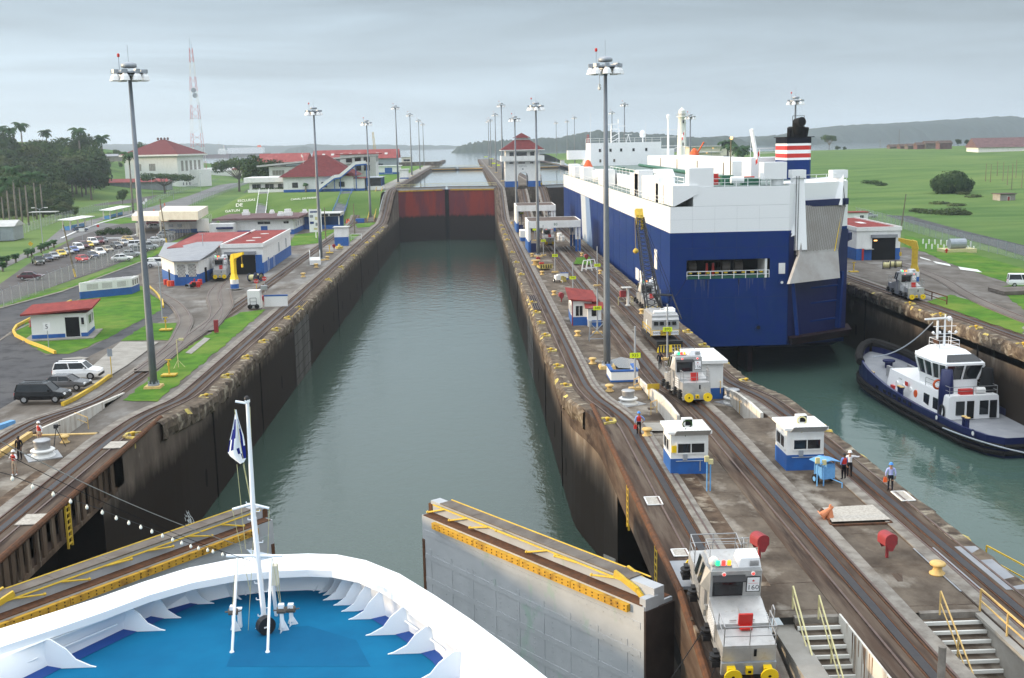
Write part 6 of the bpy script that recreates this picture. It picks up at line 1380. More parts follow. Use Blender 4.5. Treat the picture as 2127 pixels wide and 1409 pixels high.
b=B(); b.hull([(.3,-5.3,2.35),(2.7,-5.3,2.3),(2.7,-3.2,2.8),(.3,-3.2,2.85)],[(.3,-5.3,2.43),(2.7,-5.3,2.38),(2.7,-3.2,2.88),(.3,-3.2,2.93)]); b.build('lean_to_roof','red_roof',h)
b=B(); b.box(-1.24,-3.72,-.1,.14,.1,3.4); b.build('corner_pipe','dark_red',h)
b=B(); b.lathe([(.25,0),(.3,.75),(.28,.8)],10); tag(b.build('litter_bin','galv'),'grey bin at the front of the red roofed hut','bin').location=pz(1225,679,10,0)
b=B(); [b.bar(p,q,.06,4)for p,q in(((-.9,0,0),(-.75,0,2.3)),((.9,0,0),(.75,0,2.3)),((-.75,0,2.3),(.75,0,2.3)),((-.85,0,.5),(.75,0,2.1)),((.85,0,.5),(-.75,0,2.1)),((-.9,.9,0),(-.75,.1,2.3)),((.9,.9,0),(.75,.1,2.3)),((-.87,0,.3),(.87,0,.3)))]; tag(b.build('trestle','galv'),'grey cross braced trestle below the 840 sign','trestle').location=pz(1240,709,10,0)
t=thing('hatch_parapet','u-shaped white parapet with blue top around a floor hatch','parapet',tuple(G(1297,793)),.0)
for x,y,p,q in((0,0,2.6,.28),(-1.2,1.6,.28,3.2),(1.2,1.6,.28,3.2)):b=B(); b.box(x,y,.18,p,q,.82); b.k=1; b.box(x,y,1.0,p+.06,q+.06,.16); b.box(x,y,0,p+.03,q+.03,.18); b.build('parapet_wall',['white','blue'],t)
capstan('steel capstan left of the tapering ramp wall, below the 935 sign',(G(1305,838).x,G(1305,838).y,9.97)); capstan('steel capstan right of locomotive 156',(G(1522,836).x,G(1522,836).y,9.97))
for x,y,z,lab in((1231,756,10,'pale bollard left of the tall mast foot'),(1266,813,10,'pale bollard left of the 935 sign foot'),(1200,698,10,'pale bollard below the red roofed hut'),(1151,613,10,'pale bollard left of the red roofed hut'),(1126,571,10,'pale bollard near the first service cart'),(1105,533,10,'pale bollard left of the mast foot by the shelter'),(1247,569,10,'pale bollard right of the 690 sign'),(1333,652,10,'pale bollard left of the rail crane'),(1209,532,10,'pale bollard right of the nearer shelter'),(1063,466,10,'pale bollard left of the farther shelter'),(1159,497,10,'pale bollard under the nearer shelter'),(1947,1192,11.38,'pale yellow mushroom bollard right of the red hood near the stairs'),(1344,906,11.38,'pale yellow bollard beside the worker in the blue helmet')):g=G(x,y,z); post_bollard(lab,(g.x,g.y,z),'bollard_yellow',1.0 if z<11 else .95)
for x,y,z,rz,lab in((1842,1158,11.38,.2,'red hood on a post nearest the right lock edge'),(1577,1160,11.38,.3,'red hood on a post behind locomotive 160'),(1166,627,10,.1,'maroon hood left of the red roofed hut'),(1218,543,10,.1,'maroon hood on the little grass square'),(1118,548,10,.1,'maroon hood at the foot of the mast by the shelter')):g=G(x,y,z); red_hood(lab,(g.x,g.y,z),rz)
t=thing('roofed_call_box','small roofed call box frame left of the silver locomotive 155','call box',pz(1297,636,10,0),.1); b=B(); b.box(.5,0,0,.3,.3,2.6); b.box(.5,0,0,.6,.6,.15); b.build('post','white',t); b=B(); b.box(.3,0,2.6,1.4,1.2,.1); b.build('roof','pale_roof',t); b=B(); b.box(-.2,.1,1.3,.8,.6,.9); b.build('hood','dark_red',t); b=B(); b.rail([(-.7,.8,0),(1.2,.8,0),(1.2,-.2,0)],1.2,.05); b.build('guard_rail','pale_yellow',t)
t=thing('tool_wagon','flat tool wagon with yellow hazard stripes in front of the mast','wagon',pz(1131,560,10,0),.15); b=B(); b.box(0,0,.35,2.3,2.8,.35); b.box(0,-1.4,.3,2.3,.12,.85,0,1.1,1); b.build('chassis','coping_yellow',t); b=B(); [b.box(x,-1.48,.4,.2,.03,.65,0,.7,1)for x in(-.9,-.45,0,.45,.9)]; b.build('hazard_stripe','black',t); b=B(); b.box(0,.3,.7,2.0,1.8,.25); b.build('load','rust',t); b=B(); b.box(-.3,1.0,.95,.8,.4,.3); b.build('tool_box','red',t)
b=B(); b.lathe([(.9,0),(.9,.15),(.5,.2),(.5,.8),(.9,.85),(.9,1.0)],14); o=tag(b.build('cable_drum','bollard_yellow'),'pale cable drum on edge beside the maroon hood','drum'); o.location=pz(1113,551,10,0)
for lab,x,y,m1,m2 in(('white generator cart with big wheels beside the 640 sign',1158,586,'white','blue'),('blue canopied pump cart in front of the right booth',1712,1003,'cart_blue','cart_blue')):
 z=11.38 if y>900 else 10; g=G(x,y,z); t=thing('service_cart',lab,'cart',(g.x,g.y,z),.3); t.scale=(.78,)*3
 b=B(); b.box(0,0,.5,1.1,1.3,.95); b.box(.2,-.2,1.45,.7,.6,.25); b.build('engine_box',m1,t)
 for s_ in(-1,1):b=B(); b.bar((s_*.6,.2,.38),(s_*.82,.2,.38),.38,14); b.k=1; b.bar((s_*.825,.2,.38),(s_*.84,.2,.38),.2,10); b.build('wheel',['rubber',m1],t)
 b=B(); b.bar((.1,-.6,.55),(.5,-1.7,.4),.04,5); b.bar((.5,-1.7,.4),(.5,-1.7,0),.05,5); b.build('tow_bar',m1,t)
 if z>11:
  b=B(); b.at(0,0,1.85); b.hull([(-.95,-.8,0),(-.95,.8,0),(0,.8,.22),(0,-.8,.22)],[(-.95,-.8,.05),(-.95,.8,.05),(0,.8,.27),(0,-.8,.27)]); b.hull([(.95,-.8,0),(.95,.8,0),(0,.8,.22),(0,-.8,.22)],[(.95,-.8,.05),(.95,.8,.05),(0,.8,.27),(0,-.8,.27)]); b.build('canopy',m2,t); b=B(); [b.bar((x,y_,.5),(x,y_,1.9),.03,4)for x in(-.6,.6)for y_ in(-.5,.5)]; b.build('canopy_post',m1,t)
 else:b=B(); b.box(.9,-.6,0,.7,.6,1.3); b.box(1.6,.3,0,.7,1.2,1.0); b.build('side_crate','coping_yellow',t)
b=B(); b.box(0,0,.2,1.4,.25,.9); b.k=1; b.box(0,0,0,1.45,.28,.25); b.box(0,0,1.1,1.45,.3,.1); o=tag(b.build('low_parapet',['white','blue']),'white low wall with blue trim right of the generator cart','wall'); o.location=pz(1172,581,10,0)
for i,(x,y)in enumerate(((1219,563),(1228,561))):
 b=B(); [b.bar(p,q,.09,4)for p,q in(((-.8,-.4,0),(-.5,0,1.6)),((-.8,.4,0),(-.5,0,1.6)),((.8,-.4,0),(.5,0,1.6)),((.8,.4,0),(.5,0,1.6)),((-.5,0,1.6),(.5,0,1.6)),((-.75,-.3,.4),(.75,-.3,.4)))]; o=tag(b.build('trestle','white'),('left','right')[i]+' white trestle near the little grass square','trestle','white trestles'); o.location=pz(x,y,10,0); o.scale=(1.2,)*3
for i,(x,y,c)in enumerate(((1162,494,'white'),(1167,501,'white'),(1163,501,'galv'))):b=B(); b.lathe([(.6,0),(.65,.3),(.6,.6),(.65,.9),(.6,1.2)],12); o=tag(b.build('rope_drum',c),('back','right front','left front')[i]+' one of the pale drums under the nearer shelter','drum','pale drums under the shelter'); o.location=pz(x,y,10,0)
building('signal_hut','white hut with flat roof and blue foot behind locomotive 156',(21.0,99.5,9.97),2.5,5.4,3.3,0,'flat',.3,.35,lh=1.0,rm='white')
for lab,x,y,hose in(('white and blue booth with awning, left of the two',1432,985,'foliage_dark'),('white and blue booth with awning, right of the two, beside the blue cart',1672,977,'pale_yellow')):
 g=G(x,y,11.38); t=building('lineman_booth',lab,(g.x,g.y+1.4,11.38),2.45,2.7,2.75,.0,'flat',.16,.22,lh=1.05,rm='white',wins=[('f',.1,1.45,1.75,.62,'white','glass',.05,1),('l',.0,1.4,1.9,.8,'white','glass',.05,1),('r',0,1.4,1.9,.8,'white','glass',.05,1)],group='linesmen booths on the centre wall',cat='booth')
 b=B(); b.at(.15,-1.38,2.6,0,-.62)
 for i in range(22):b.box(-1.1+i*.105,-.42,.012*(i%2),.1,.85,.03)
 b.build('corrugated_awning','pale_roof',t)
 b=B(); b.box(.1,.1,2.91,.7,.5,.5); b.k=1; b.box(.18,-.16,2.97,.45,.03,.4); b.build('air_conditioner',['white','dark'],t)
 b=B(); pts=[(.05+.3*math.cos(a),-.3,3.1+.25*math.sin(a))for a in[i*PI/8 for i in range(17)]]; b.path(pts,.045,5); b.path([pts[12],(-.2,-.9,2.93),(-.3,-1.5,2.6)],.03,4); b.build('hose_coil',hose,t)
 b=B(); b.box(-.3,-1.42,.98,.28,.14,.4); b.bar((-.9,-1.42,.9),(.9,-1.42,.9),.03,5); b.bar((.7,-1.42,.2),(.7,-1.42,.9),.03,5); b.build('switch_box','galv',t)
 if hose=='foliage_dark':b=B(); b.box(-1.02,-1.42,1.5,.3,.12,.45); b.build('first_aid_box','loco_yellow',t)
t=thing('switch_post','pair of thin blue posts with small boxes beside the left booth','post',tuple(G(1472,1020,11.38))); b=B(); [b.bar((x,0,0),(x,0,1.9),.04,6)for x in(-.12,.1)]; b.build('post','cart_blue',t); b=B(); b.box(-.14,0,1.9,.26,.18,.36); b.box(.12,0,1.75,.26,.18,.3); b.build('switch_box','pale_yellow',t)
t=thing('switch_post','pair of thin blue posts with boxes beside the blue canopied cart','post',tuple(G(1706,1010,11.38))); b=B(); [b.bar((x,0,0),(x,0,1.5),.04,6)for x in(-.28,.14)]; b.build('post','cart_blue',t); b=B(); b.box(-.28,0,1.5,.26,.18,.36); b.box(.14,-.0,1.4,.24,.18,.3); b.build('switch_box','pale_yellow',t)
b=B(); b.box(0,0,.9,1.1,.08,.5); b.k=1; [b.bar((x,0,0),(x,0,.95),.05,4)for x in(-.4,.4)]; o=tag(b.build('yellow_stand',['yellow','yellow']),'yellow board on legs at the top of the left ramp wall','stand'); o.location=pz(1357,829,10,0)
def stair_rail(label,pts,mt,h=1.0,r=.04,group='yellow stair handrails'):
 b=B(); b.rail(pts,h,r); return tag(b.build('hand_rail',mt),label,'handrail',group)
for x,y,lab in((1317,812,'small yellow handrail near the 935 sign foot'),(1352,862,'small yellow handrail above the worker in the blue helmet'),(1536,860,'small yellow handrail right of the right capstan'),(1483,822,'small yellow handrail beside the white signal hut')):g=G(x,y,10); stair_rail(lab,[(g.x,g.y,10),(g.x+.3,g.y-1.3,10.5)],'bollard_yellow',1.1)
g=G(145,895,10); stair_rail('small yellow handrail beside the white wall at lower left',[(g.x,g.y+1.5,10.2),(g.x+1.7,g.y-.4,10.2)],'bollard_yellow',1.0)
for lab,x0,x1,hw in(('stained concrete stair descending right of locomotive 160',14.3,16.35,0),('stained concrete stair descending at the far bottom right',20.1,22.9,1)):
 t=thing('concrete_stair',lab,'stairs',group='concrete stairs at the near end of the wall'); b=B(); e=B()
 for i in range(22):
  z=11.37-i*.27; y=47.2-i*.42; b.box((x0+x1)/2,y-.2,z-3,x1-x0,.44,2.74)
  e.box((x0+x1)/2,y-.385,z-.26-.15,x1-x0-.02,.1,.155)
 b.build('flight','concrete',t); e.build('nosing','stone_white',t)
 b=B(); b.box((x0+x1)/2,47.28,11.1,x1-x0,.3,.3); b.build('top_edge','kerb',t)
t=thing('stair_wall','rust streaked white retaining wall between the left stair and the middle track','wall'); b=B(); b.hull([(16.3,30,1),(16.3,47.1,7),(16.3,47.1,11.55),(16.3,30,11.55)],[(16.39,30,1),(16.39,47.1,7),(16.39,47.1,11.55),(16.39,30,11.55)]); b.build('wall_face','stained_white',t)
b=B()
for k in range(26):
 y=R.uniform(33,47); w_=R.uniform(.04,.16); z=11.5-R.uniform(.5,2.4); b.hull([(16.29,y,11.5),(16.29,y+w_,11.5),(16.29,y+w_*.7,z),(16.29,y+w_*.3,z)],[(16.296,y,11.5),(16.296,y+w_,11.5),(16.296,y+w_*.7,z),(16.296,y+w_*.3,z)])
b.build('rust_streak','stain',t)
b=B(); b.box(13.85,38,7.5,1.0,19,3.3); b.box(13.85,38,10.8,1.05,19,.12); tag(b.build('stair_kerb','concrete_light'),'pale concrete strip between locomotive 160 and the stairs','wall')
b=B(); b.box(23.1,41.5,11.2,.9,11.8,.16); b.box(22.95,41.5,8,.1,11.5,3.2); tag(b.build('stair_ledge','concrete_light'),'pale concrete ledge overhanging the far right stair','ledge')
slp=lambda x,ya,yb,dz=0:[(x,y,11.4-.643*(47.2-y)+dz)for y in(ya,lerp(ya,yb,.35),lerp(ya,yb,.7),yb)]
stair_rail('long pale yellow handrail on the left side of the left stair',slp(14.25,47.4,36.5,.2),'pale_yellow',1.1,.05); stair_rail('pale yellow centre handrail of the left stair',slp(15.3,46.9,41.5,.2),'pale_yellow',1.15,.045)
stair_rail('yellow centre handrail of the far right stair',slp(20.9,46.9,41.2,.2),'bollard_yellow',1.15,.045); stair_rail('long yellow handrail along the ledge of the far right stair',[(22.9,y,11.36)for y in(47.2,44.6,42,39,36)],'bollard_yellow',1.1,.05)
b=B(); b.bar((0,0,0),(0,0,2.2),.16,10,.15); o=tag(b.build('marker_post','kerb'),'pale round post standing at the bottom edge between the tracks','post'); g=A(1955,1402,40.5); o.location=(g.x,40.5,g.z-1.0)
b=B(); [b.path([(1.0*math.cos(a)*k,.5*math.sin(a)*k,.1*i)for a in[j*PI/6 for j in range(13)]],.05,4)for i,k in enumerate((1,.9,.95))]; o=tag(b.build('rope_coil','dark'),'dark coil of rope at the foot of the far right stair','rope'); o.location=(22.3,39.9,7.0)
for lab,x,y,tl in(('faded cone lying tilted at the gravel bed',1706,1072,.9),('faded cone standing upright at the gravel bed',1724,1078,0)):b=B(); b.box(0,0,0,.45,.45,.05); b.lathe([(.2,.05),(.05,.75)],12); o=tag(b.build('traffic_cone','cone_orange'),lab,'cone','faded cones at the gravel bed'); o.location=tuple(G(x,y,11.42+(.2 if tl else 0))); o.rotation_euler=(0,tl,0); o.scale=(1.15,)*3
b=B(); g1,g2,g3,g4=(G(*p,11.42)for p in((1706,1059),(1814,1053),(1853,1087),(1726,1092)))
for a,c in((g1,g2),(g2,g3),(g3,g4),(g4,g1)):b.beam(a,c,.12,.12)
tag(b.build('pit_frame','rust'),'rusty frame round the pale gravel bed','frame')
for x,y,z,w_,l_,lab in((1308,1042,11.46,.9,1.5,'pale hatch plate on the girder left of the long rack'),(1890,1030,11.46,.8,1.8,'pale framed plate on the right lock edge beside the lilac shirted worker'),(1345,1150,11.47,.8,1.0,'small pale plate near the end of the left girder')):g=G(x,y,z); b=B(); b.box(0,0,0,w_,l_,.04); b.k=1; [b.box(x_,y_,.02,p,q,.05)for x_,y_,p,q in((0,l_/2,w_,.07),(0,-l_/2,w_,.07),(w_/2,0,.07,l_),(-w_/2,0,.07,l_))]; o=tag(b.build('cover_plate',['gravel','white']),lab,'cover plate','cover plates on the lock edges'); o.location=(min(max(g.x,10.6),25.75),g.y,11.42)
b=B(); b.face((22.95,49.4,11.425),(24.1,49.4,11.425),(24.1,55.2,11.425),(22.95,55.2,11.425)); b.face((25.2,49.4,11.425),(26.35,49.4,11.425),(26.35,55.2,11.425),(25.2,55.2,11.425)); struct(b.build('pale_slab','grey_roof'))
b=B(); b.box(10.6,52.6,11.36,1.6,3.4,.16); b.box(9.68,52.6,9.2,.25,3.4,2.3); tag(b.build('concrete_slab','grey_roof'),'smooth grey concrete cap at the near end of the left girder','slab')
t=thing('boarding_arm','yellow hinged walkway arm at the right lock edge','gate part',(26.9,47.5,9.2)); b=B(); b.beam((0,8.5,.6),(2.2,3.4,-.2),.5,.4); b.beam((2.2,3.4,-.2),(3.4,0,-.6),.4,.3); b.build('arm','yellow',t); b=B(); b.rail([(0.2,8,.8),(1.5,5,.4),(3.0,1.2,-.2)],1.3,.05); b.build('hand_rail','yellow',t); b=B(); b.box(1.8,2.2,-3,1.6,5.6,2.6); b.build('fender_block','rubber',t)
g=G(1327,903,11.38); person('person in blue helmet, blue shirt and red life vest holding a red bag',(g.x,g.y,11.38),.1,'cloth_blue','cloth_black',hat='hat_blue',vest='red',arms=((.32,-.02,.98),(-.27,.02,.82)),elb=((.42,-.10,1.18),None),bag=('red',(-.27,.02,.80)))
g=G(1371,768,10); person('person in dark clothes walking away between the crane and locomotive 156',(g.x,g.y,10.05),.0,'cloth_navy','cloth_navy',skin='skin_dark',legs=(.22,-.18),arms=((.24,-.12,.84),(-.24,.18,.86)),h=1.8)
g=G(1764,992,11.38); person('person in white helmet and white shirt pointing to the right over the water',(g.x,g.y,11.40),-.25,'cloth_white','cloth_black',hat='white_clean',arms=((.70,.12,1.38),(-.24,.05,.86)),elb=((.46,.06,1.36),None))
g=G(1753,994,11.38); person('person with dark hair in blue shirt with red vest beside the pointing man',(g.x-.12,g.y-.3,11.40),.4,'cloth_blue','cloth_black',skin='skin_dark',vest='red',arms=((.2,.22,1.05),(-.22,.1,.9)),elb=((.30,.0,1.12),None))
g=G(1849,1020,11.42); person('person in blue helmet and lilac shirt carrying an orange bag at the lock edge',(g.x,g.y,11.42),-.15,'cloth_lilac','cloth_navy',hat='hat_blue',arms=((.26,.05,.82),(-.30,.02,.84)),bag=('orange',(-.32,.02,.9)),h=1.78)
cb=[]
for x,y in((412,826),(469,783),(501,744),(535,711),(564,686),(588,662),(611,641),(680,582),(704,556),(730,532),(757,505),(771,492),(782,484),(792,474)):cb.append((xll(G(x,y).y)-.35,G(x,y).y,10,-PI/2,'left lock edge'))
for x,y in((1110,630),(1119,650),(1128,672),(1139,698),(1152,729),(1167,762),(1183,803),(1085,571),(1075.7,546),(1066,525),(1055,499),(1050,488),(1045,477),(1042,469)):cb.append((xcl(G(x,y).y)+.35,G(x,y).y,10,PI/2,'left edge of the centre wall'))
cb.append((10.3,G(1228,877,11.4).y,11.4,PI/2,'left edge of the centre wall near the girder')); cb.append((-26.6,84,11.4,-PI/2,'left lock edge near the girder'))
for x,y in((1429,690),(1466,719),(1504,753),(1553,793)):cb.append((26.0,G(x,y).y,10,-PI/2,'right edge of the centre wall beside the car carrier'))
cb.append((26.0,80.0,11.4,-PI/2,'right edge of the centre wall above the booths'))
for x,y in((1895,632),(1953,655),(2020,682),(2105,718)):cb.append((60.5,G(x,y).y,10,PI/2,'far right lock edge behind the tug'))
cb0=None
for i,(x,y,z,rz,lb)in enumerate(cb):
 lab='yellow recessed bollard on the '+lb
 if cb0 is None:cb0=coping_bollard(lab,(x,y,z),rz)
 else:dup(cb0,(x,y,z),rz,lab)
for lab,x,y0,y1,sg in(('rusty grating over a slot in the left lock edge',-25.9,153,168,1),('rusty grating over a slot in the centre wall edge',8.9,153,168,-1)):
 t=thing('slot_grating',lab,'grating',(x,y0,10.0),0,'gratings over slots in the lock edges'); n=y1-y0; b=B(); b.box(0,n/2,.05,1.0,n,.06); b.build('pit','dark',t); b=B(); [b.box(u,n/2,.1,.09,n,.08)for u in(-.45,-.15,.15,.45)]; [b.box(0,k*3,.08,1.1,.16,.1)for k in range(int(n/3)+1)]; b.build('bar_frame','rail',t); b=B(); b.rail([(sg*.62,k*2.5,-.9)for k in range(7)],.95,.05); b.build('side_rail','bollard_yellow',t)
# ================================================================== CAR CARRIER
t=thing('car_carrier','huge blue and white car carrier with its stern ramp folded up','ship')
SY=[152.4,154,156,158.4,163,168,172,180,200,240,280,300,315,328,336,342,347,350,352]
def hw(y):return interp(y,[(328,15.3),(336,14.2),(342,12.2),(347,8.8),(350,5.5),(352,1.2)])
def hwl(y):return interp(y,[(152,13),(185,15.2),(280,15.3),(310,12.5),(330,7.5),(342,3.0),(352,.3)])
def sx(y):return(44.0+(y-152.4)*1.7 if y<158.4 else 54.2+(y-158.4)*.28)if y<172 else 42.7+hw(y)
def zb(y):return interp(y,[(152.4,4.3),(165,2.6),(178,-1.5),(352,-2)])
def secs(zs):
 rows=[]
 for y in SY:
  L_,R_=[],[]
  for z in zs:
   k=ss((z-max(0,zb(y)))/9.0); c=42.7
   l=c-lerp(hwl(y),hw(y),k); r_=min(sx(y),c+lerp(hwl(y),hw(y),k))if y<180 else c+lerp(hwl(y),hw(y),k)
   zz=max(z,zb(y)); L_.append((l,y,zz)); R_.append((r_,y,zz))
  rows.append(L_[::-1]+R_)
 return rows
rows=secs([-2,1,4.3,8,12,16,20.4])
b=B(); b.grid(rows)
zt_=rows[0]; n=len(zt_)//2
def ring_rect(b,x0,x1,z0,z1,hx0,hx1,hz0,hz1,y):
 for a0,a1,c0,c1 in((x0,x1,hz1,z1),(x0,x1,z0,hz0),(x0,hx0,hz0,hz1),(hx1,x1,hz0,hz1)):b.face((a0,y,c0),(a1,y,c0),(a1,y,c1),(a0,y,c1))
ring_rect(b,27.4,44.0,8.0,20.4,29.7,41.4,13.9,16.6,152.39)
lo=[q for q in rows[0]if q[2]<=8.01]; b.add([(q[0],152.39,q[2])for q in lo],[tuple(range(len(lo)))])
b.build('hull','sea_blue',t)
b=B(); b.grid(secs([20.4,22,24.0])); b.face((27.4,152.39,20.4),(44,152.39,20.4),(44,152.39,24.0),(27.4,152.39,24.0)); b.build('upper_side','white_clean',t)
b=B(); r0=[(q[0][0],q[0][1],24.0)for q in secs([24.0])]; r1=[(q[-1][0],q[-1][1],24.0)for q in secs([24.0])]
b.grid([[a,c]for a,c in zip(r0,r1)]); b.build('weather_deck','ship_deck',t)
b=B(); bl=[(30.6,152.4),(44.0,152.4),(54.0,158.4),(56.4,168.6),(56.4,322),(30.6,322)]; b.prism(bl,24.02,26.6); b.build('deckhouse','white_clean',t)
b=B(); b.prism([(30.9,152.7),(43.9,152.7),(53.9,158.8),(56.2,168.8),(56.2,321),(30.9,321)],26.55,26.66); b.build('upper_deck','ship_deck',t)
b=B(); b.prism([(44.0,152.4),(54.1,158.4),(57.9,172),(57.9,178),(44,160)],24.0,26.8); b.build('quarter_bulwark','white_clean',t)
b=B(); ring=[(29.7,13.9),(41.4,13.9),(41.4,16.6),(29.7,16.6)]
b.grid([[(x,152.4,z)for x,z in ring+ring[:1]],[(x,157.5,z)for x,z in ring+ring[:1]]]); b.face(*[(x,157.5,z)for x,z in ring]); b.build('mooring_deck','recess',t)
b=B(); b.box(40.9,154.5,13.9,.3,4,2.7); b.build('pillar_plate','white',t)
b=B(); b.rail([(29.8+i*1.65,152.5,13.92)for i in range(8)],1.05,.06); b.build('mooring_rail','white_clean',t)
b=B(); b.box(35.5,152.9,13.9,11.4,.5,.35); b.build('mooring_sill','green_gear',t)
for i in range(9):b=B(); x=30.4+i*1.25; b.lathe([(.2,14.2),(.24,14.6)],8,(x,153.2,0)); b.k=1; b.lathe([(.27,14.6),(.27,14.75)],8,(x,153.2,0)); b.build('bollard',['green_gear','loco_yellow'],t)
for x in(31.0,35.8,37.6):b=B(); b.bar((x-.5,155.5,15.3),(x+.6,155.5,15.3),.85,12); b.build('winch_drum','gate_deck',t)
for x in(33.0,33.9):b=B(); b.box(x,154.6,13.9,.3,.5,2.0,0,.8,.8); b.build('fire_post','red',t)
b=B(); b.box(43.1,152.36,14.4,.9,.1,1.5); b.build('white_panel','white',t); b=B(); b.bar((43.1,152.4,13.2),(43.1,152.2,13.2),.42,14); b.k=1; b.bar((43.1,152.25,13.2),(43.1,152.15,13.2),.2,10); b.build('fairlead',['sea_blue','white'],t); b=B(); b.bar((39.9,152.4,6.9),(39.9,152.2,6.9),.45,14); b.k=1; b.bar((39.9,152.25,6.9),(39.9,152.15,6.9),.28,12); b.build('fairlead',['sea_blue','dark'],t)
b=B()
for i in range(16):x=R.choice((R.uniform(30.5,33),R.uniform(36.5,41))); w_=R.uniform(.1,.35); z=13.8-R.uniform(.8,2.6); b.hull([(x,152.37,13.85),(x+w_,152.37,13.85),(x+w_*.6,152.37,z),(x+w_*.4,152.37,z)],[(x,152.38,13.85),(x+w_,152.38,13.85),(x+w_*.6,152.38,z),(x+w_*.4,152.38,z)])
dm('streak',(.035,.05,.14),r=.6); b.build('rust_streak','streak',t)
b=B(); [b.box(35.7,152.385,z,16.5,.02,.045)for z in(11.2,18.2)]; [b.box(x,152.385,8,.04,.02,5.6)for x in(30.5,33.6,36.7,39.8)]; [b.box(x,152.385,16.8,.04,.02,3.5)for x in(30.5,33.6,36.7,39.8)]; [b.box(27.39,240,z,.02,175,.05)for z in(11.2,14.3,17.4)]; [b.box(27.39,y,8.2,.02,.05,12.1)for y in range(160,322,9)]; b.build('plate_seam','seam_blue',t)
b=B(); [b.box(35.7,152.385,z,16.5,.02,.035)for z in(22.2,)]; [b.box(x,152.385,20.5,.03,.02,3.4)for x in(30.5,33.6,36.7,39.8)]; [b.box(27.39,240,22.2,.02,175,.04)]; [b.box(27.39,y,20.5,.02,.06,3.4)for y in range(158,326,5)]; b.build('plate_seam','seam_pale',t)
b=B(); b.box(39.5,158,-2,.7,6,6.0); b.build('rudder','boot_top',t)
b=B(); b.face((27.36,277,20.35),(27.36,266,20.35),(27.36,262,8),(27.36,273,8)); b.k=1; b.face((27.36,266,20.35),(27.36,257,20.35),(27.36,250,8),(27.36,262,8)); dm('band_pale',(.50,.56,.62),r=.4); dm('band_blue',(.20,.30,.48),r=.4); b.build('hull_band',['band_pale','band_blue'],t)
for y,z,w_,h in((164,14.2,2.2,2.9),(182.5,10.3,3.4,1.9),(178,10.3,3.4,1.9),(167,10.6,1.3,2.0),(330,15,2,2)):b=B(); b.box(27.36+(.5 if y>300 else 0),y,z,.1,w_,h); b.build('side_port','white',t)
ca,cbb=V((44,152.4,0)),V((59.5,172,0))
b=B(); b.face((44.1,152.3,4.5),(54.3,158.2,4.5),(54.3,158.2,20),(44.1,152.3,20)); b.build('ramp_bay','navy',t)
Wd=V((.85,.5,0)).normalized()
def across(p,px_):
 lo,hi=0,30
 for k in range(40):
  m=(lo+hi)/2; c=p+Wd*m-V((0,0,CAMH))
  if 1063.5+F*c.dot(rt)/c.dot(fw)>px_:hi=m
  else:lo=m
 return p+Wd*lo
P1,P4,P5=A(1672,427,153.4),A(1661,529,151.6),A(1640,590,149.0)
P2,P3,P6=across(P1,1757),across(P4,1741),across(P5,1745)
nn=(P2-P1).cross(P4-P1).normalized(); nn=nn if nn.y<0 else-nn
def slabq(b,q,th):b.hull([tuple(p)for p in q],[tuple(p-nn*th)for p in q])
b=B(); slabq(b,(P1,P2,P3,P4),.7); rp=b.build('ramp_upper_panel','ramp_grey',t)
b=B(); slabq(b,(P4,P3,P6,P5),.5); b.build('ramp_lower_panel','ramp_grey',t)
b=B()
for i in range(34):
 for j in range(22):
  u,v_=(i+.5+(.5 if j%2 else 0))/36,(j+.5)/22; p=P1.lerp(P2,v_).lerp(P4.lerp(P3,v_),u)+nn*.02; d=(P2-P1).normalized()*.16; b.face(p-d,p+V((0,0,.1)),p+d,p-V((0,0,.1)))
dm('cleat',(.24,.22,.20),r=.8); b.build('tread_cleat','cleat',rp); b=B(); b.beam(P2.lerp(P1,.1)+nn*.05-V((0,0,.8)),P3.lerp(P4,.1)+nn*.05,.12,.06); b.build('edge_line','loco_yellow',rp)
b=B(); b.beam(P1+V((-.3,.3,.2)),P2+V((.2,.3,.2)),.8,.9); b.build('ramp_head','navy',t)
b=B(); b.hull([tuple(P1+V((-1.3,0,0))),tuple(P1),tuple(P1.lerp(P4,.55)),tuple(P1.lerp(P4,.55)+V((-1.6,0,-.6)))],[tuple(p+V((0,1,0)))for p in(P1+V((-1.3,0,0)),P1,P1.lerp(P4,.55),P1.lerp(P4,.55)+V((-1.6,0,-.6)))]); b.build('ramp_cheek','white_clean',t)
b=B(); q0=A(1652,590,153.4); q1=across(q0,1736)
for i in range(11):u=i/10; p=q0.lerp(q1,u); b.beam((p.x,p.y,13.5),(p.x-.1,p.y,6.8),.3,.2)
for z in(12,9.8,7.2):b.beam((q0.x-.5,q0.y-.3,z),(q1.x+.5,q1.y-.3,z),.3,.25)
b.beam((q0.x-.6,q0.y-.5,14),(q0.x+.2,q0.y-.8,5.6),.7,.5); b.beam((q1.x+.6,q1.y-.5,14),(q1.x+.2,q1.y-.8,5.8),.7,.5); b.build('door_frame','sea_blue',t)
b=B(); b.hull([(44.5,151.4,4.4),(54.5,157.3,4.4),(55.5,162,4.4),(44.5,156,4.4)],[(44.2,150.6,5.5),(54.8,156.8,5.5),(56,162,5.5),(44.2,156,5.5)]); b.build('stern_sill','boot_top',t)
for a0,a1,w_ in((A(1656,362,154),A(1662,520,152.5),1.5),(A(1741,362,158.5),A(1737,428,157.3),1.7)):b=B(); b.beam(a0,a1,w_,1.2); b.box(a0.x,a0.y,a0.z-.5,w_*1.3,1.8,1.1); b.build('ramp_post','white_clean',t)
b=B(); [b.bar(A(1655+o,366,153),A(1650+o,560,151.5),.05,4)for o in(0,5)]; b.bar(A(1750,366,158),A(1756,430,157),.05,4); b.build('ramp_cable','dark',t)
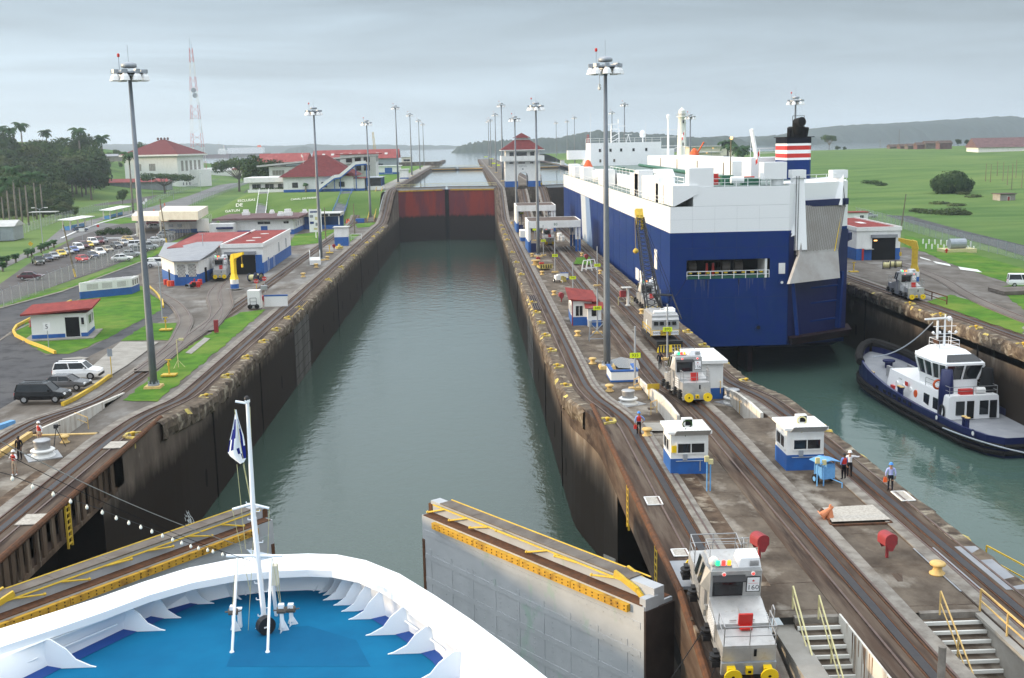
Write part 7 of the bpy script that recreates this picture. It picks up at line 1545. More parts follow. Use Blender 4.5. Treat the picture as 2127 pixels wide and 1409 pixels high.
b=B(); g=A(1757,490,160.5); b.lathe([(.2,-.9),(.9,-.5),(.9,.5),(.2,.9)],10,tuple(g)); b.build('ramp_fender','navy',t)
def vent(px0,px1,ztop,X0=27.7,X1=30.2,slant=False):
 ya,yb=Ysolve(px1,X0,24.5),Ysolve(px0,X0,24.5)
 if yb-ya>9:yb=ya+9
 b=B()
 if slant:b.hull([(X0,ya,24.1),(X0,ya,ztop),(X1+1.0,ya,ztop),(X1+1.0,ya,ztop-1.2),(X0+.3,ya,24.1)],[(X0,yb,24.1),(X0,yb,ztop),(X1+1.0,yb,ztop),(X1+1.0,yb,ztop-1.2),(X0+.3,yb,24.1)])
 else:b.box((X0+X1)/2,(ya+yb)/2,24.02,X1-X0,yb-ya,ztop-24.02)
 b.build('ventilator','white_clean',t)
for a in((1174,1187,27.2),(1187,1194,26.8),(1195,1212,27),(1231,1253,27.3),(1299,1325,27.7),(1318,1326,28.3),(1333,1347,27.6),(1344,1367,27.6),(1362,1378,26.8)):vent(*a)
vent(1377,1397,26.9,slant=True)
b=B(); b.box(31.7,153.8,26.62,3.4,2.6,2.6); b.build('ventilator','white_clean',t); b=B(); b.box(42.0,154.0,27.5,3.2,2.6,2.3); b.bar((41,153.4,26.6),(41,153.4,27.5),.1,5); b.lathe([(.9,26.6),(.9,27.6)],14,(42.6,154,0)); b.build('ventilator','white_clean',t)
for x,y,r_,h in((30.2,158.5,1.3,2.4),(29.9,258,1.6,2.6)):b=B(); b.lathe([(r_,24.02),(r_,24+h),(r_*.8,24.1+h)],20,(x,y,0)); b.build('round_ventilator','white_clean',t,True)
b=B(); b.rail([(30.75,y,26.62)for y in range(160,250,5)],1.1,.06); b.rail([(33.4+i*1.6,152.7,26.62)for i in range(6)],1.1,.05); b.rail([(27.6,y,24.02)for y in range(155,324,6)],1.0,.05); b.rail([(45+i*1.8,153.4+i*1.06,26.8)for i in range(6)],1.1,.05); b.build('deck_rail','white_clean',t)
b=B(); b.bar((33,200,27.1),(33,250,27.1),.3,8); b.bar((40,170,27),(44,290,27),.35,8); b.bar((34,163,27.1),(42,165,27.1),.3,8); b.box(36.5,158,26.6,1.6,1.4,1.4); b.box(39.5,156.5,26.6,2.6,1.2,.9); b.box(33.4,250,26.6,1,12,.9); b.build('deck_pipe','green_gear',t)
b=B(); b.bar((34,170,27.2),(44,172,27.2),.14,6); b.box(35.2,159.5,26.6,.7,.7,1.6); b.build('fire_main','red',t); b=B(); b.bar((36.6,156,27.4),(38.4,156,27.4),.5,12); b.box(34.6,200,26.62,3.4,7,1.4,0,.8,.7); b.build('deck_locker','white_clean',t)
b=B(); b.prism([(44.8,190),(57,190),(57,292),(46.5,292)],26.62,29.3); b.build('casing','white_clean',t); b=B(); [b.box(44.75+(y-190)*.0166,y,26.7,.08,.5,2.3)for y in(197,222,246,270)]; b.build('casing_vent','gate_deck',t)
b=B(); b.box(50,183,26.62,9,6,3.4); b.rail([(46,180.2,30),(50,180.2,30),(54,180.2,30)],1.5,.06); b.build('aft_house','white_clean',t)
b=B(); b.box(42.6,311,26.62,19.4,12,6.2); b.build('bridge_block','white_clean',t); b=B(); b.box(44,327,28.2,31,4.5,2.6); b.box(44,325,26.0,22,6,2.4); b.build('bridge_wing','white_clean',t)
for x in(35.5,38.4,41.3,44.7,48.2):b=B(); b.box(x,304.96,30.4,.6,.06,.8); b.build('bridge_window','glass',t)
for x in(35.6,39.4):b=B(); b.box(x,304.96,27.6,.5,.06,.8); b.build('bridge_window','gate_deck',t)
b=B(); b.rail([(33+i*2.4,305.2,32.8)for i in range(9)],1.2,.06); b.rail([(32.9,305.2,32.8),(32.9,311,32.8),(32.9,317,32.8)],1.2,.06); b.build('bridge_rail','white_clean',t)
b=B(); [b.bar((x,310,32.8),(x,310,36.6),.14,5)for x in(39.2,41.4)]; [b.bar((39.2,310,z),(41.4,310,z+1.2),.1,4)for z in(32.9,34.2)]; b.bar((39,310,36.5),(41.6,310,36.5),.12,5); b.bar((41.2,310,36.5),(41.2,310,39.2),.1,5); b.beam((37.6,310,37.8),(41.0,310,37.9),.3,.22); b.beam((41,310,37.3),(43.2,310,37.3),.2,.15); b.bar((39.3,310,36.5),(39.3,310,37.7),.14,5); b.build('radar_mast','white_clean',t)
b=B(); b.bar((48,310,32.8),(48,310,34.2),.15,6); b.lathe([(.5,34.1),(.85,34.5),(.85,35.2),(.5,35.9),(.1,36.1)],14,(48,310,0)); b.build('satellite_dome','white_clean',t,True)
b=B(); [b.bar((44+dx,310,32.8),(44,310,35),.08,4)for dx in(-.6,.6)]; b.bar((43,310,35),(45,310,35),.07,4); b.bar((33.5,310,32.8),(33.5,310,41),.05,4); b.bar((47.2,300,32.8),(47.2,300,38),.04,4); b.build('whip_antenna','white_clean',t); b=B(); [b.bar((33+dx,312,32.8),(33+dx*.5,312,35.2),.07,4)for dx in(-.35,.35)]; [b.bar((32.7,312,33.2+k*.5),(33.3,312,33.5+k*.5),.05,4)for k in range(4)]; b.build('red_mast','red',t)
b=B(); b.lathe([(1.2,0),(1.5,.9),(1.5,1.2),(1.1,2.3),(.45,3.6),(.2,3.8)],10,(30.0,284,24.9)); [b.bar((30+d,284,24),(30+d*.4,284,25),.12,4)for d in(-1.6,1.6)]; b.build('lifeboat','orange',t); b=B(); b.lathe([(1.0,0),(1.3,.8),(.8,1.8),(.3,2.4)],8,(58,288,28.6)); b.bar((57,290,26),(60,286,32.5),.2,5); b.build('lifeboat','orange',t)
b=B(); b.bar((48,270,26.6),(48,270,38.6),.3,8,.22); [b.bar((48-w_,270,z),(48+w_,270,z),.07,4)for w_,z in((1.9,35.6),(1.9,33.9),(3.4,31.8))]; b.bar((48,270,30.6),(51.2,270,31.8),.07,4); b.bar((48,270,30.6),(44.8,270,31.8),.07,4); b.lathe([(.4,38.3),(.45,39),(.2,39.3)],10,(48,270,0)); b.build('signal_mast','white_clean',t)
b=B(); b.bar((44.5,190,26.6),(44.5,190,33.0),.1,5); b.build('lamp_mast','wood_pole',t); b=B(); b.lathe([(.1,0),(.28,.25),(.1,.5)],8,(44.6,190,33)); b.build('lit_lamp','lamp_on',t)
b=B(); b.beam((49.0,188,27),(47.0,186,34.6),.5,.5); b.bar((47,186,34.4),(46.8,186,28),.04,4); b.build('deck_crane','white_clean',t)
fx_,fy_=51.1,175.5
b=B(); pts=[(-1.9,-3),(1.6,-3),(2.05,-2.4),(2.05,3),(-2.05,3),(-2.05,-2.5)]
for k,z0,z1 in((0,24,29.65),(1,29.65,30.0),(2,30.0,30.65),(1,30.65,31.2),(2,31.2,31.85),(1,31.85,32.2),(3,32.2,33.1)):b.k=k; b.prism([(fx_+x,fy_+y)for x,y in pts],z0,z1)
fn=b.build('funnel',['sea_blue','white_clean','red','cloth_navy'],t)
b=B(); b.box(fx_,fy_,33.1,4.6,6.4,.12); b.box(fx_+.1,fy_-1,33.2,1.7,3,1.6); b.bar((fx_-.1,fy_-2,33.8),(fx_-.3,fy_-2.8,35.6),.7,12); b.bar((fx_-.3,fy_-2.2,35.3),(fx_+.2,fy_-3.6,35.5),.72,14); [b.bar((fx_+s_*1.25,fy_-1.8,33.2),(fx_+s_*1.35,fy_-2.2,34.6),.38,8)for s_ in(-1,1)]; b.build('exhaust_stack','dark',fn)
b=B(); b.rail([(fx_-1,fy_-2.6,34.8),(fx_+.8,fy_-2.6,34.8)],1.6,.05,False); b.build('stack_guard','dark',fn)
flag_pole('flagstaff with a red and white flag on the car carrier stern',(44.8,172,26.6),4.8,'red'); flag_pole('flagstaff with a red, white and blue flag beside the lighthouse',(51.5,268,29.3),6.0,'red')
# ================================================================== TUG
t=thing('tugboat','dark blue and white harbour tug moored by a grey line','tugboat',(55.5,126.4,0),.06)
def tw(y):return interp(y,[(-18,2.4),(-16.5,3.6),(-13,4.4),(-4,4.6),(6,4.6),(13,4.3),(17,3.4),(19.3,2.0),(20.4,1.1),(21,.2)])
ty=[-18,-17.4,-16.5,-15,-13,-9,-4,1,6,9,12,14,16,17.5,19,20.2,21]
shr=lambda y:2.2+.0052*max(0,y+4)**2
def hullrows(zs):return[[(-tw(y)*k,y*(1-.012*(1-k)*4),z if z is not None else shr(y))for z,k in zs[::-1]]+[(tw(y)*k,y*(1-.012*(1-k)*4),z if z is not None else shr(y))for z,k in zs]for y in ty]
b=B(); b.grid(hullrows([(-1,.82),(.0,.92),(.9,.985),(None,1.0)])); r_=hullrows([(-1,.82),(0,.92),(.9,.985),(None,1)])[0]; b.add(r_,[tuple(range(len(r_)))]); b.build('hull','navy',t)
b=B()
for zz,k in((.55,1.02),(1.25,1.03)):
 pts=[(-tw(y)*k,y,zz+.012*max(0,y)**1.3)for y in ty]+[(tw(y)*k,y,zz+.012*max(0,y)**1.3)for y in ty[::-1]]; b.path(pts+pts[:1],.28,6)
b.build('rubbing_fender','rubber',t)
b=B(); pts=[(x,y,shr(y)-.2)for y in(15,16.5,18,19.3,20.4,21)for x in(-tw(y)-.1,)]+[(tw(y)+.1,y,shr(y)-.2)for y in(21,20.4,19.3,18,16.5,15)]; b.path(pts,.55,8); b.build('bow_fender','rubber',t)
b=B(); b.grid([[(-tw(y)*.97,y,1.35+max(0,shr(y)-2.2)*.8),(tw(y)*.97,y,1.35+max(0,shr(y)-2.2)*.8)]for y in ty]); b.build('main_deck','grey_roof',t)
b=B()
for s_ in(-1,1):b.grid([[(s_*tw(y)*1.0,y,shr(y)),(s_*tw(y)*.93,y,shr(y)+.01),(s_*tw(y)*.93,y,1.4)]for y in ty])
b.build('bulwark','navy',t)
dk=1.4
b=B(); b.hull([(-3.1,-7,dk),(3.1,-7,dk),(3.3,8.6,dk),(-3.3,8.6,dk)],[(-2.9,-7,4.0),(2.9,-7,4.0),(2.8,8.6,4.2),(-2.8,8.6,4.2)]); b.box(0,-2.6,4.0,5.6,8.8,.12); dh=b.build('deckhouse','white_clean',t)
for y in(-4.2,-1.9):B().box(-3.06,y,2.0,.1,1.3,1.3).build('deckhouse_window','glass',dh)
for x in(-1.6,1.2):B().box(x,-7.04,1.9,1.0,.1,1.6).build('deckhouse_window','glass',dh)
for x in(-.4,2.3):B().box(x,-7.05,1.5,.8,.12,2.0).build('doorway','dark',dh)
for y in(2.2,4.0,5.8):b=B(); b.bar((-3.2,y,2.9),(-3.02,y,2.9),.32,12); b.build('hose_rack','white',dh)
b=B(); [b.bar((-3.15,y,2.7),(-3.0,y,2.7),.45,14)for y in(0.8,)]; b.build('life_ring','orange',dh)
b=B(); b.box(-3.2,6.6,1.6,.4,.9,.9); b.box(-3.25,3,3.2,.06,.7,.5); b.build('red_locker','red',dh); b=B(); b.at(-2.92,5.4,3.62,-PI/2); b.text('TUG',.5,(0,0,0),(PI/2-.25,0,0)); b.build('lettering','dark',dh)
WH=[(-1.9,-4.0),(1.9,-4.0),(2.4,-2.0),(2.4,1.4),(1.6,3.2),(-1.6,3.2),(-2.4,1.4),(-2.4,-2.0)]
b=B(); b.prism(WH,4.1,5.3); wh=b.build('wheelhouse','white_clean',t)
b=B(); b.hull([(x*.97,y*.97,5.3)for x,y in WH],[(x*1.16,y*1.16,7.1)for x,y in WH]); b.build('wheelhouse_glass','glass',wh)
b=B(); [b.bar((x,y,5.3),(x*1.18,y*1.18,7.1),.14,5)for x,y in WH]; [b.bar(((WH[i][0]+WH[i-1][0])/2,(WH[i][1]+WH[i-1][1])/2,5.3),((WH[i][0]+WH[i-1][0])*.59,(WH[i][1]+WH[i-1][1])*.59,7.1),.11,5)for i in range(8)]; b.hull([(x*1.2,y*1.2,7.1)for x,y in WH],[(x*1.2,y*1.2,7.35)for x,y in WH]); b.hull([(x*1.14,y*1.14,7.35)for x,y in WH],[(x*.7,y*.7,8.3)for x,y in WH]); b.build('wheelhouse_roof','white_clean',wh)
b=B(); q=[(x*1.1,y*1.1)for x,y in WH]; b.hull([(q[0][0],q[0][1]-.06,7.5),(q[1][0],q[1][1]-.06,7.5),(q[1][0]*.75,q[1][1]*.78-.06,8.15),(q[0][0]*.75,q[0][1]*.78-.06,8.15)],[(q[0][0],q[0][1],7.48),(q[1][0],q[1][1],7.48),(q[1][0]*.75,q[1][1]*.78,8.13),(q[0][0]*.75,q[0][1]*.78,8.13)]); b.build('roof_window','glass',wh)
b=B(); b.box(0,.5,8.3,2.2,2.4,.15); b.rail([(-1.2,-.8,8.3),(1.2,-.8,8.3),(1.2,1.8,8.3),(-1.2,1.8,8.3),(-1.2,-.8,8.3)],1.0,.03); b.build('top_platform','white_clean',wh); b=B(); b.box(-1.1,.3,8.8,.1,1.3,.55); b.build('name_board','rust',wh)
b=B(); b.bar((0,.5,8.3),(0,.5,12.2),.16,6,.08); b.bar((-.9,.5,8.4),(-.9,.5,11.5),.14,6); b.beam((-2.5,.5,11.7),(.7,.5,11.8),.25,.18); [b.bar((-1.4,.5,z),(1.4,.5,z),.05,4)for z in(9.9,10.8)]; b.lathe([(.1,0),(.3,.2),(.3,.45),(.1,.6)],8,(.5,.5,11.4)); [b.lathe([(.14,0),(.2,.15),(.05,.3)],6,(x,.5,9.95))for x in(-1.4,-.6,.6,1.4)]; [b.bar((1.2,1.2,z),(1.2,1.2,z+1.6),.05,4)for z in(8.4,10)]; b.build('mast','white_clean',wh)
for s_ in(-1,1):
 b=B(); b.lathe([(.85,dk),(.8,4.6),(.6,6.8)],14,(s_*2.4,-5.2,0)); b.build('funnel','dark' if s_>0 else 'navy',t,True)
 b=B(); b.path([(s_*2.9+.5*math.cos(a),-4.2,4.9+.5*math.sin(a))for a in[i*PI/6 for i in range(13)]],.13,6); b.build('life_ring','orange',t)
b=B(); b.rail([(-2.8,-1,4.1),(-2.8,-6.8,4.1),(0,-6.8,4.1),(2.8,-6.8,4.1),(2.8,-1,4.1)],1.0,.04); b.build('upper_rail','steel',t); b=B(); b.box(-.6,-6.2,4.1,1.5,.7,.6); b.build('raft_box','red',t); b=B(); b.bar((.6,-6.2,4.5),(1.6,-6.2,4.5),.35,10); b.build('raft_drum','white',t)
b=B(); b.bar((-1.2,11.6,2.8),(1.2,11.6,2.8),.8,12); [b.box(x,11.6,1.6,.35,1.6,2.2)for x in(-1.4,1.4)]; b.box(0,13.4,1.8,1.8,.6,1.4); b.build('towing_winch','steel',t); b=B(); b.lathe([(.5,2.2),(.5,3.6),(.8,3.7),(.8,3.9)],12,(0,15.2,0)); b.build('towing_bitt','navy',t); b=B(); b.bar((-.5,10.9,2.6),(-2.2,9.4,1.7),.07,5); b.bar((-2.2,9.4,1.7),(-2.9,7,1.6),.07,5); b.build('deck_rope','pale_yellow',t)
for y in(-12.5,3,12):b=B(); [b.lathe([(.22,1.4),(.22,2.9),(.3,2.95),(.3,3.1)],8,(-tw(y)*.86,y+d,0))for d in(-.35,.35)]; b.k=1; [b.lathe([(.31,3.1),(.31,3.18)],8,(-tw(y)*.86,y+d,0))for d in(-.35,.35)]; b.build('mooring_bitt',['navy','bollard_yellow'],t)
b=B(); [b.bar((-tw(y)*1.005,y,1.9),(-tw(y)*.99,y,1.9),.45,12)for y in(-7.5,-14.6)]; b.k=1; [b.bar((-tw(y)*1.015,y,1.9),(-tw(y)*.99,y,1.9),.24,10)for y in(-7.5,-14.6)]; b.build('fairlead',['navy','white'],t)
b=B(); [b.box(-tw(y)*1.0,y,1.75,.12,.65,.35)for y in(-1,.4,1.8,3.2,4.6,6.0,8.4)]; b.build('freeing_port','dark',t)
b=B(); [b.bar((-3.2,-6.0+.5*math.cos(a),2.2+.7*math.sin(a)),(-3.2,-6.0+.5*math.cos(a+.5),2.2+.7*math.sin(a+.5)),.12,5)for a in[i*.5 for i in range(13)]]; b.build('black_hose','black',t)
def rope(label,pts,r,mt,sag=0,n=14):
 P_=[];
 for i in range(n+1):u=i/n; p=V(pts[0]).lerp(V(pts[1]),u); p.z-=sag*4*u*(1-u); P_.append(p)
 b=B(); b.path(P_,r,5); return tag(b.build('rope',mt),label,'rope')
rope('grey mooring line from the tug up to the far lock edge',((53.2,143.6,4.0),(60.2,G(1953,655).y,9.9)),.09,'galv',1.3); rope('pale line from the tug hull running out of the frame',((50.2,114.2,1.9),(53.5,96,3.5)),.08,'galv',.4)
rope('dark line from the car carrier stern to the centre wall',((29.8,152.4,14.2),(24.6,146,11.5)),.03,'dark',1.2)
# ================================================================== RIGHT BANK
rb=building('workshop','white and blue workshop with dark red roof and lit open door on the right bank',(76.6,219,10),8.2,28,5.9,-.03,'flat',.2,.05,lh=2.3,rm='red_roof')
b=B(); b.box(1.0,-14.06,0,4.4,.1,4.3); b.build('open_doorway','dark',rb); b=B(); b.box(1.0,-14.2,4.3,4.9,.5,.6); b.build('shutter_box','grey_roof',rb); b=B(); b.box(-.6,-13.9-.22,3.7,.6,.08,.2); b.build('ceiling_lamp','lamp_on',rb)
b=B(); [b.box(x,y,5.6,p,q,.75)for x,y,p,q in((0,-14.1,8.5,.25),(-4.15,0,.25,28.4),(4.15,0,.25,28.4))]; b.build('parapet','white',rb); b=B(); b.box(-2.9,-14.1,0,.35,.15,2.3); b.build('red_cabinet','red',rb); b=B(); b.box(-1.9,-14.5,2.2,1.6,.9,.1); b.build('side_awning','pale_roof',rb); b=B(); b.box(1,0,6.12,1.2,4,.03); b.box(-1,6,6.12,1.0,2,.03); b.build('roof_patch','white',rb)
jib_crane('yellow jib crane on the right bank beside locomotive 157',pz(1898,586,10,0),2.6,'yellow')
reel('left cable reel before the right bank workshop',pz(1842,560,10,0),1.1,'black'); reel('middle cable reel before the right bank workshop',pz(1853,558,10,0),1.3,'black'); reel('right cable reel before the right bank workshop',pz(1866,558,10,0),1.2,'black')
t=thing('fuel_tank','grey horizontal tank on a pale yellow basin in the right lawn','tank',pz(1987,524,10,0)); b=B(); b.bar((-1.6,0,1.7),(1.6,0,1.7),1.0,16); b.build('tank_shell','galv',t,False); b=B(); b.box(0,0,0,6.5,3.6,.75); b.build('basin','pale_yellow',t)
for i in range(18):
 u=i/17; x,y=(lerp(1917,2022,u),508+6*u+(10 if i%2 else 0)); b=B(); b.lathe([(.16,0),(.16,1.1),(.05,1.2)],8); o=tag(b.build('guard_post','white'),'short white post in the rows around the grey tank','post','white posts around the grey tank'); o.location=pz(x,y,10,0)
hydrant('red hydrant among the white posts',pz(1966,527,10,0),'red')
fence('chain link fence between the right lawn and the field road',[tuple(G(x,y))for x,y in((1778,450),(1842,466),(1919,488),(1970,503),(2072,528),(2127,542),(2230,570))],2.6,4)
car('sedan','c_silver','silver car on the grass beside the field road',pz(1805,453,10,.1),.1,'cars on the right bank'); building('guard_hut','tiny white hut with red roof left of the silver car',(G(1777,461).x,G(1777,461).y,10),5.5,4,2.6,0,'flat',.2,.3,rm='red_roof',wins=[('f',1,1,1,.9)])
car('van','white_clean','white trailer van cut off by the right edge of the picture',pz(2126,598,10,.2),-.3,'cars on the right bank'); b=B(); b.box(0,0,.2,7,5,.5); tag(b.build('rail_stack','gate_deck'),'dark stack of planks on the grass at the right edge','stack').location=pz(2117,610,10,0)
utility_pole('leaning wooden pole above the right bank workshop roof',pz(1870,487,10,0),9.5,1.0,False)
stair_rail('brown pipe barrier beside locomotive 157',[(64.8,y,10)for y in(148,153,158,163)],'rust',1.2,.09,'pipe barriers')
def fz(px_,py_):
 d=ray(px_,py_); lo,hi=150.0,1000.0
 for k in range(60):
  m=(lo+hi)/2; p=d*(m/d.y)
  if CAMH+p.z>zR(p.x,m):lo=m
  else:hi=m
 p=d*(lo/d.y); return V((p.x,lo,zR(p.x,lo)))
g=fz(1978,401); tree('dome','huge dark dome shaped tree alone on the right hillside',tuple(g),1.0*g.y/400,.3,sz=1.12*g.y/400)
for i,(x,y,w_,h)in enumerate(((1800,381,2.5,1.2),(1815,383,3.6,1.6),(1830,386,2.6,1.2),(1905,440,2.6,1.0),(1925,443,3.4,1.2),(1948,445,3.6,1.3),(1972,447,3.2,2.0),(1985,446,3.0,2.2),(2000,447,2.4,1.3),(1950,424,3.4,.8),(1985,428,3.0,.8),(2000,404,2.5,1.0),(2020,410,3.0,.9))):
 g=fz(x,y); b=leaf_mass([(0,0,h*.4,w_,h*.7),(w_*.5,.4,h*.3,w_*.6,h*.5)],420,.28,300+i); o=tag(b.build('field_shrub','foliage_pale' if i>2 else 'foliage_dark'),'low wild shrub in the grassy field on the right','shrub','wild shrubs in the right field'); o.location=g
for i,(x,y,tp)in enumerate(((2047,377,340),(2057,379,341),(2083,376,337),(2101,395,340),(2110,370,332),(2122,391,353),(2071,366,335),(2092,385,345))):g=fz(x,y); utility_pole('thin brown pole in the group on the right hillside',tuple(g),A(x,tp,g.y).z-g.z,0,False,'poles on the right hillside')
g=fz(2085,416); building('field_hut','small grey stone hut with dark flat roof on the right hillside',(g.x,g.y,g.z-.2),5.4,4.5,2.3,.1,'flat',.2,.4,wm='concrete_light',rm='dark_roof',doors=[('f',.3,0,.9,1.5,'dark_red')])
g=fz(2105,316); building('hill_shed','long brown roofed building at the right end of the field',(g.x+14,g.y+20,g.z-1),60,22,4,-.1,'gx',6,1,wm='white',rm='brown_roof')
for i,(x,y,w_,h)in enumerate(((1857,306,9,3),(1877,306,8,3.4),(1893,307,8,4),(1912,307,8,5),(1940,306,16,6),(1960,307,9,6.5))):g=fz(x,min(y+3,316)); building('hill_house',('leftmost','second','third','fourth','wide fifth','rightmost')[i]+' small dark house on the field crest',(g.x,g.y,g.z-1),w_,7,h*.8,0,'gx',2,.5,wm='brown_roof' if i%2 else 'gate_deck',rm='dark_roof',group='houses on the field crest')
g=fz(1722,312); tree('umbrella','lone flat topped tree on the field crest right of the funnel',(g.x,g.y,g.z-.5),.9,1,sz=1.5); g=fz(1742,313)
for i,(x,y,Y,k)in enumerate(((1740,312,880,.35),(1755,313,880,.3),(1972,305,900,.45),(1990,303,900,.5),(2010,304,900,.45),(2050,303,920,.5),(2075,302,920,.4))):p=A(x,y,Y); tree('round%d'%(i%5),'small distant tree on the crest of the right field',(p.x,Y,zR(p.x,Y)-.5),k,i,group='small trees on the field crest',leaf='foliage_dark')
for x,tp in((1867,270),(1828,290),(1850,292)):g=A(x,305,900); utility_pole('thin far mast on the field crest',(g.x,900,zR(g.x,900)),A(x,tp,900).z-zR(g.x,900),0,False,'thin masts on the field crest')
p=A(1416,338,700); z0=p.z-3; LH=A(1416,222,700).z-z0
t=thing('lighthouse','tall white tapering lighthouse with gallery and lantern','lighthouse',(p.x,700,z0)); b=B(); b.lathe([(3.5,-2),(3.3,2),(2.55,LH*.62),(2.55,LH*.63),(2.3,LH*.82),(2.6,LH*.83)],20); b.build('tower','white',t,True); b=B(); b.lathe([(3.3,LH*.83),(3.3,LH*.845),(2.1,LH*.85),(2.1,LH*.93),(2.3,LH*.935),(1.0,LH*.97),(.3,LH*.985),(.3,LH)],18); b.build('lantern','white',t)
b=B(); [b.bar((3.2*math.cos(a),3.2*math.sin(a),LH*.845),(3.2*math.cos(a),3.2*math.sin(a),LH*.885),.08,4)for a in[i*PI/7 for i in range(14)]]; b.lathe([(3.15,LH*.883),(3.25,LH*.883),(3.25,LH*.888),(3.15,LH*.888),(3.15,LH*.883)],18); b.build('gallery_rail','white',t); [B().box(.3,-2.75,LH*z,.9,.6,1.9).build('window','glass',t)for z in(.36,.73)]
for lab,x0,x1,top,bot,Y in(('pale concrete building right of the lighthouse',1428,1520,306,342,640),('lower pale building wing before the concrete building',1440,1490,318,345,600)):a,c=A(x0,top,Y),A(x1,bot,Y); building('signal_building',lab,((a.x+c.x)/2,Y,c.z),c.x-a.x,12,a.z-c.z,0,'flat',.5,1.2,wm='cream',rm='pale_roof',wins=[('f',u*(c.x-a.x),3,2.4,2.2,'cream','dark',.06,0)for u in(-.3,-.1,.1,.3)])
for i,(x,y,Y)in enumerate(((1512,300,600),(1535,308,580),(1545,311,590),(1496,306,660))):p=A(x,y,Y); z0=zR(p.x,Y); palm('bushy palm right of the pale concrete building',(p.x,Y,z0),8,max(.5,(p.z-z0)/8),i,'palms beside the pale building',3+i%3)
for i,(x,y,Y)in enumerate(((1490,300,690),(1440,300,720),(1470,302,720),(1505,312,640))):p=A(x,y,Y); z0=zR(p.x,Y)-1; tree('round%d'%i,'dark tree behind the pale concrete building',(p.x,Y,z0),max(.4,(p.z-z0)/13),i,group='trees behind the pale building',leaf='foliage_dark')
for i,(x,y)in enumerate(((1478,309),(1430,318),(1465,319))):p=A(x,y,590); street_lamp(('tallest','left','right')[i]+' lit lamp in front of the pale concrete building',(p.x,590,zR(p.x,590)),max(3,p.z-zR(p.x,590)),(1,),0,True,.5,'lit lamps by the pale building')
for i,(px_,Yp)in enumerate(((1168,760),(1212,640))):b=B(); p=A(px_,332,Yp); b.box(0,0,0,2.6,3,3.2); b.k=1; b.box(0,0,3.2,3.2,3.6,.3); o=tag(b.build('wall_kiosk',['white','pale_roof']),('farther','nearer')[i]+' small white kiosk on the approach wall right of the tower','kiosk','kiosks on the right approach wall'); o.location=(p.x,Yp,18.2)
for lab,x0,x1,Y,hb,ht,c1,c2 in(('far grey cargo ship with white superstructure, left one on the lake',420,480,2600,325,316,'brown_roof','white'),('far white car carrier anchored on the lake at left',472,562,2700,321,317,'gate_deck','white_clean')):
 a,c=A(x0,hb,Y),A(x1,hb,Y); t=thing('cargo_ship',lab,'ship',((a.x+c.x)/2,Y,16.6),0,'ships anchored on the lake'); Ls=c.x-a.x; k=Y/2300
 b=B(); b.hull([(-Ls/2,-11,-1),(Ls*.42,-11,-1),(Ls*.42,11,-1),(-Ls/2,11,-1)],[(-Ls/2,-12,7),(Ls/2,-9,8),(Ls/2,9,8),(-Ls/2,12,7)]); b.build('hull',c1,t); b=B()
 if c2=='white':b.box(Ls*.22,0,7,18,20,9); b.box(Ls*.22,0,16,14,16,4); b.build('superstructure',c2,t); b=B(); b.bar((Ls*.3,0,16),(Ls*.3,0,28),3,10); b.bar((Ls*.1,0,16),(Ls*.1,0,36),.4,5); b.build('funnel','galv',t)
 else:b.box(-Ls*.06,0,7.1,Ls*.82,22,14.5); b.build('superstructure',c2,t); b=B(); b.box(Ls*.25,0,21.6,9,10,5,0,.7,.7); b.build('funnel','orange',t)
# ================================================================== OUR OWN SHIP'S BOW
ZD,ZR_=15.4,16.75
t=thing('cruise_ship_bow','white bow of our own ship with blue foredeck in front','ship')
outer=[G(x,y,ZR_)for x,y in((-700,1475),(-300,1385),(0,1306),(110,1272),(210,1240),(300,1208),(390,1180),(480,1162),(560,1153),(640,1150),(700,1152),(760,1164),(830,1192),(905,1238),(980,1288),(1050,1340),(1140,1411),(1240,1500),(1400,1660),(1600,1880))]
inner=[G(x,y,ZR_-.12)for x,y in((-640,1560),(-280,1450),(0,1352),(120,1312),(220,1277),(310,1243),(400,1217),(490,1200),(570,1193),(640,1190),(690,1192),(745,1203),(800,1228),(865,1273),(925,1318),(985,1370),(1045,1425),(1120,1510),(1240,1680),(1400,1900))]
ctr=V((-8.3,25,0)); n=len(outer)
def toward(p,k,z,q=ctr):return(lerp(p.x,q.x,k),lerp(p.y,min(q.y,p.y),k),z)
b=B(); b.grid([[tuple(o+V((0,0,-.22))),tuple(o),tuple(i+V((0,0,.12))),tuple(i+V((0,0,-.16)))]for o,i in zip(outer,inner)]); b.build('rim','hull_white',t,False)
b=B(); b.grid([[tuple(o+V((0,0,-.2))),toward(o,.08,13.5),toward(o,.22,9),toward(o,.36,4),toward(o,.42,-1)]for o in outer]); b.build('hull','hull_white',t,True)
foot=[G(x,y,ZD)for x,y in((-560,1720),(-220,1560),(40,1420),(140,1370),(244,1320),(338,1275),(425,1238),(500,1222),(570,1212),(630,1209),(675,1213),(711,1228),(752,1256),(805,1288),(860,1325),(913,1364),(965,1430),(1030,1520),(1120,1700),(1260,1920))]
b=B(); b.grid([[tuple(i+V((0,0,-.14))),((i.x+f.x*2)/3,(i.y+f.y*2)/3,ZR_-.3),(f.x,f.y,ZD+.12)]for i,f in zip(inner,foot)]); b.build('bulwark','hull_white',t,True)
b=B(); b.grid([[(f.x,f.y,ZD+.13),toward(f,.035,ZD+.02)]for f in foot]); b.build('waterway_strip','deck_edge',t)
b=B(); b.add([(f.x,f.y,ZD)for f in foot],[tuple(range(n))]); b.build('foredeck','deck_blue',t)
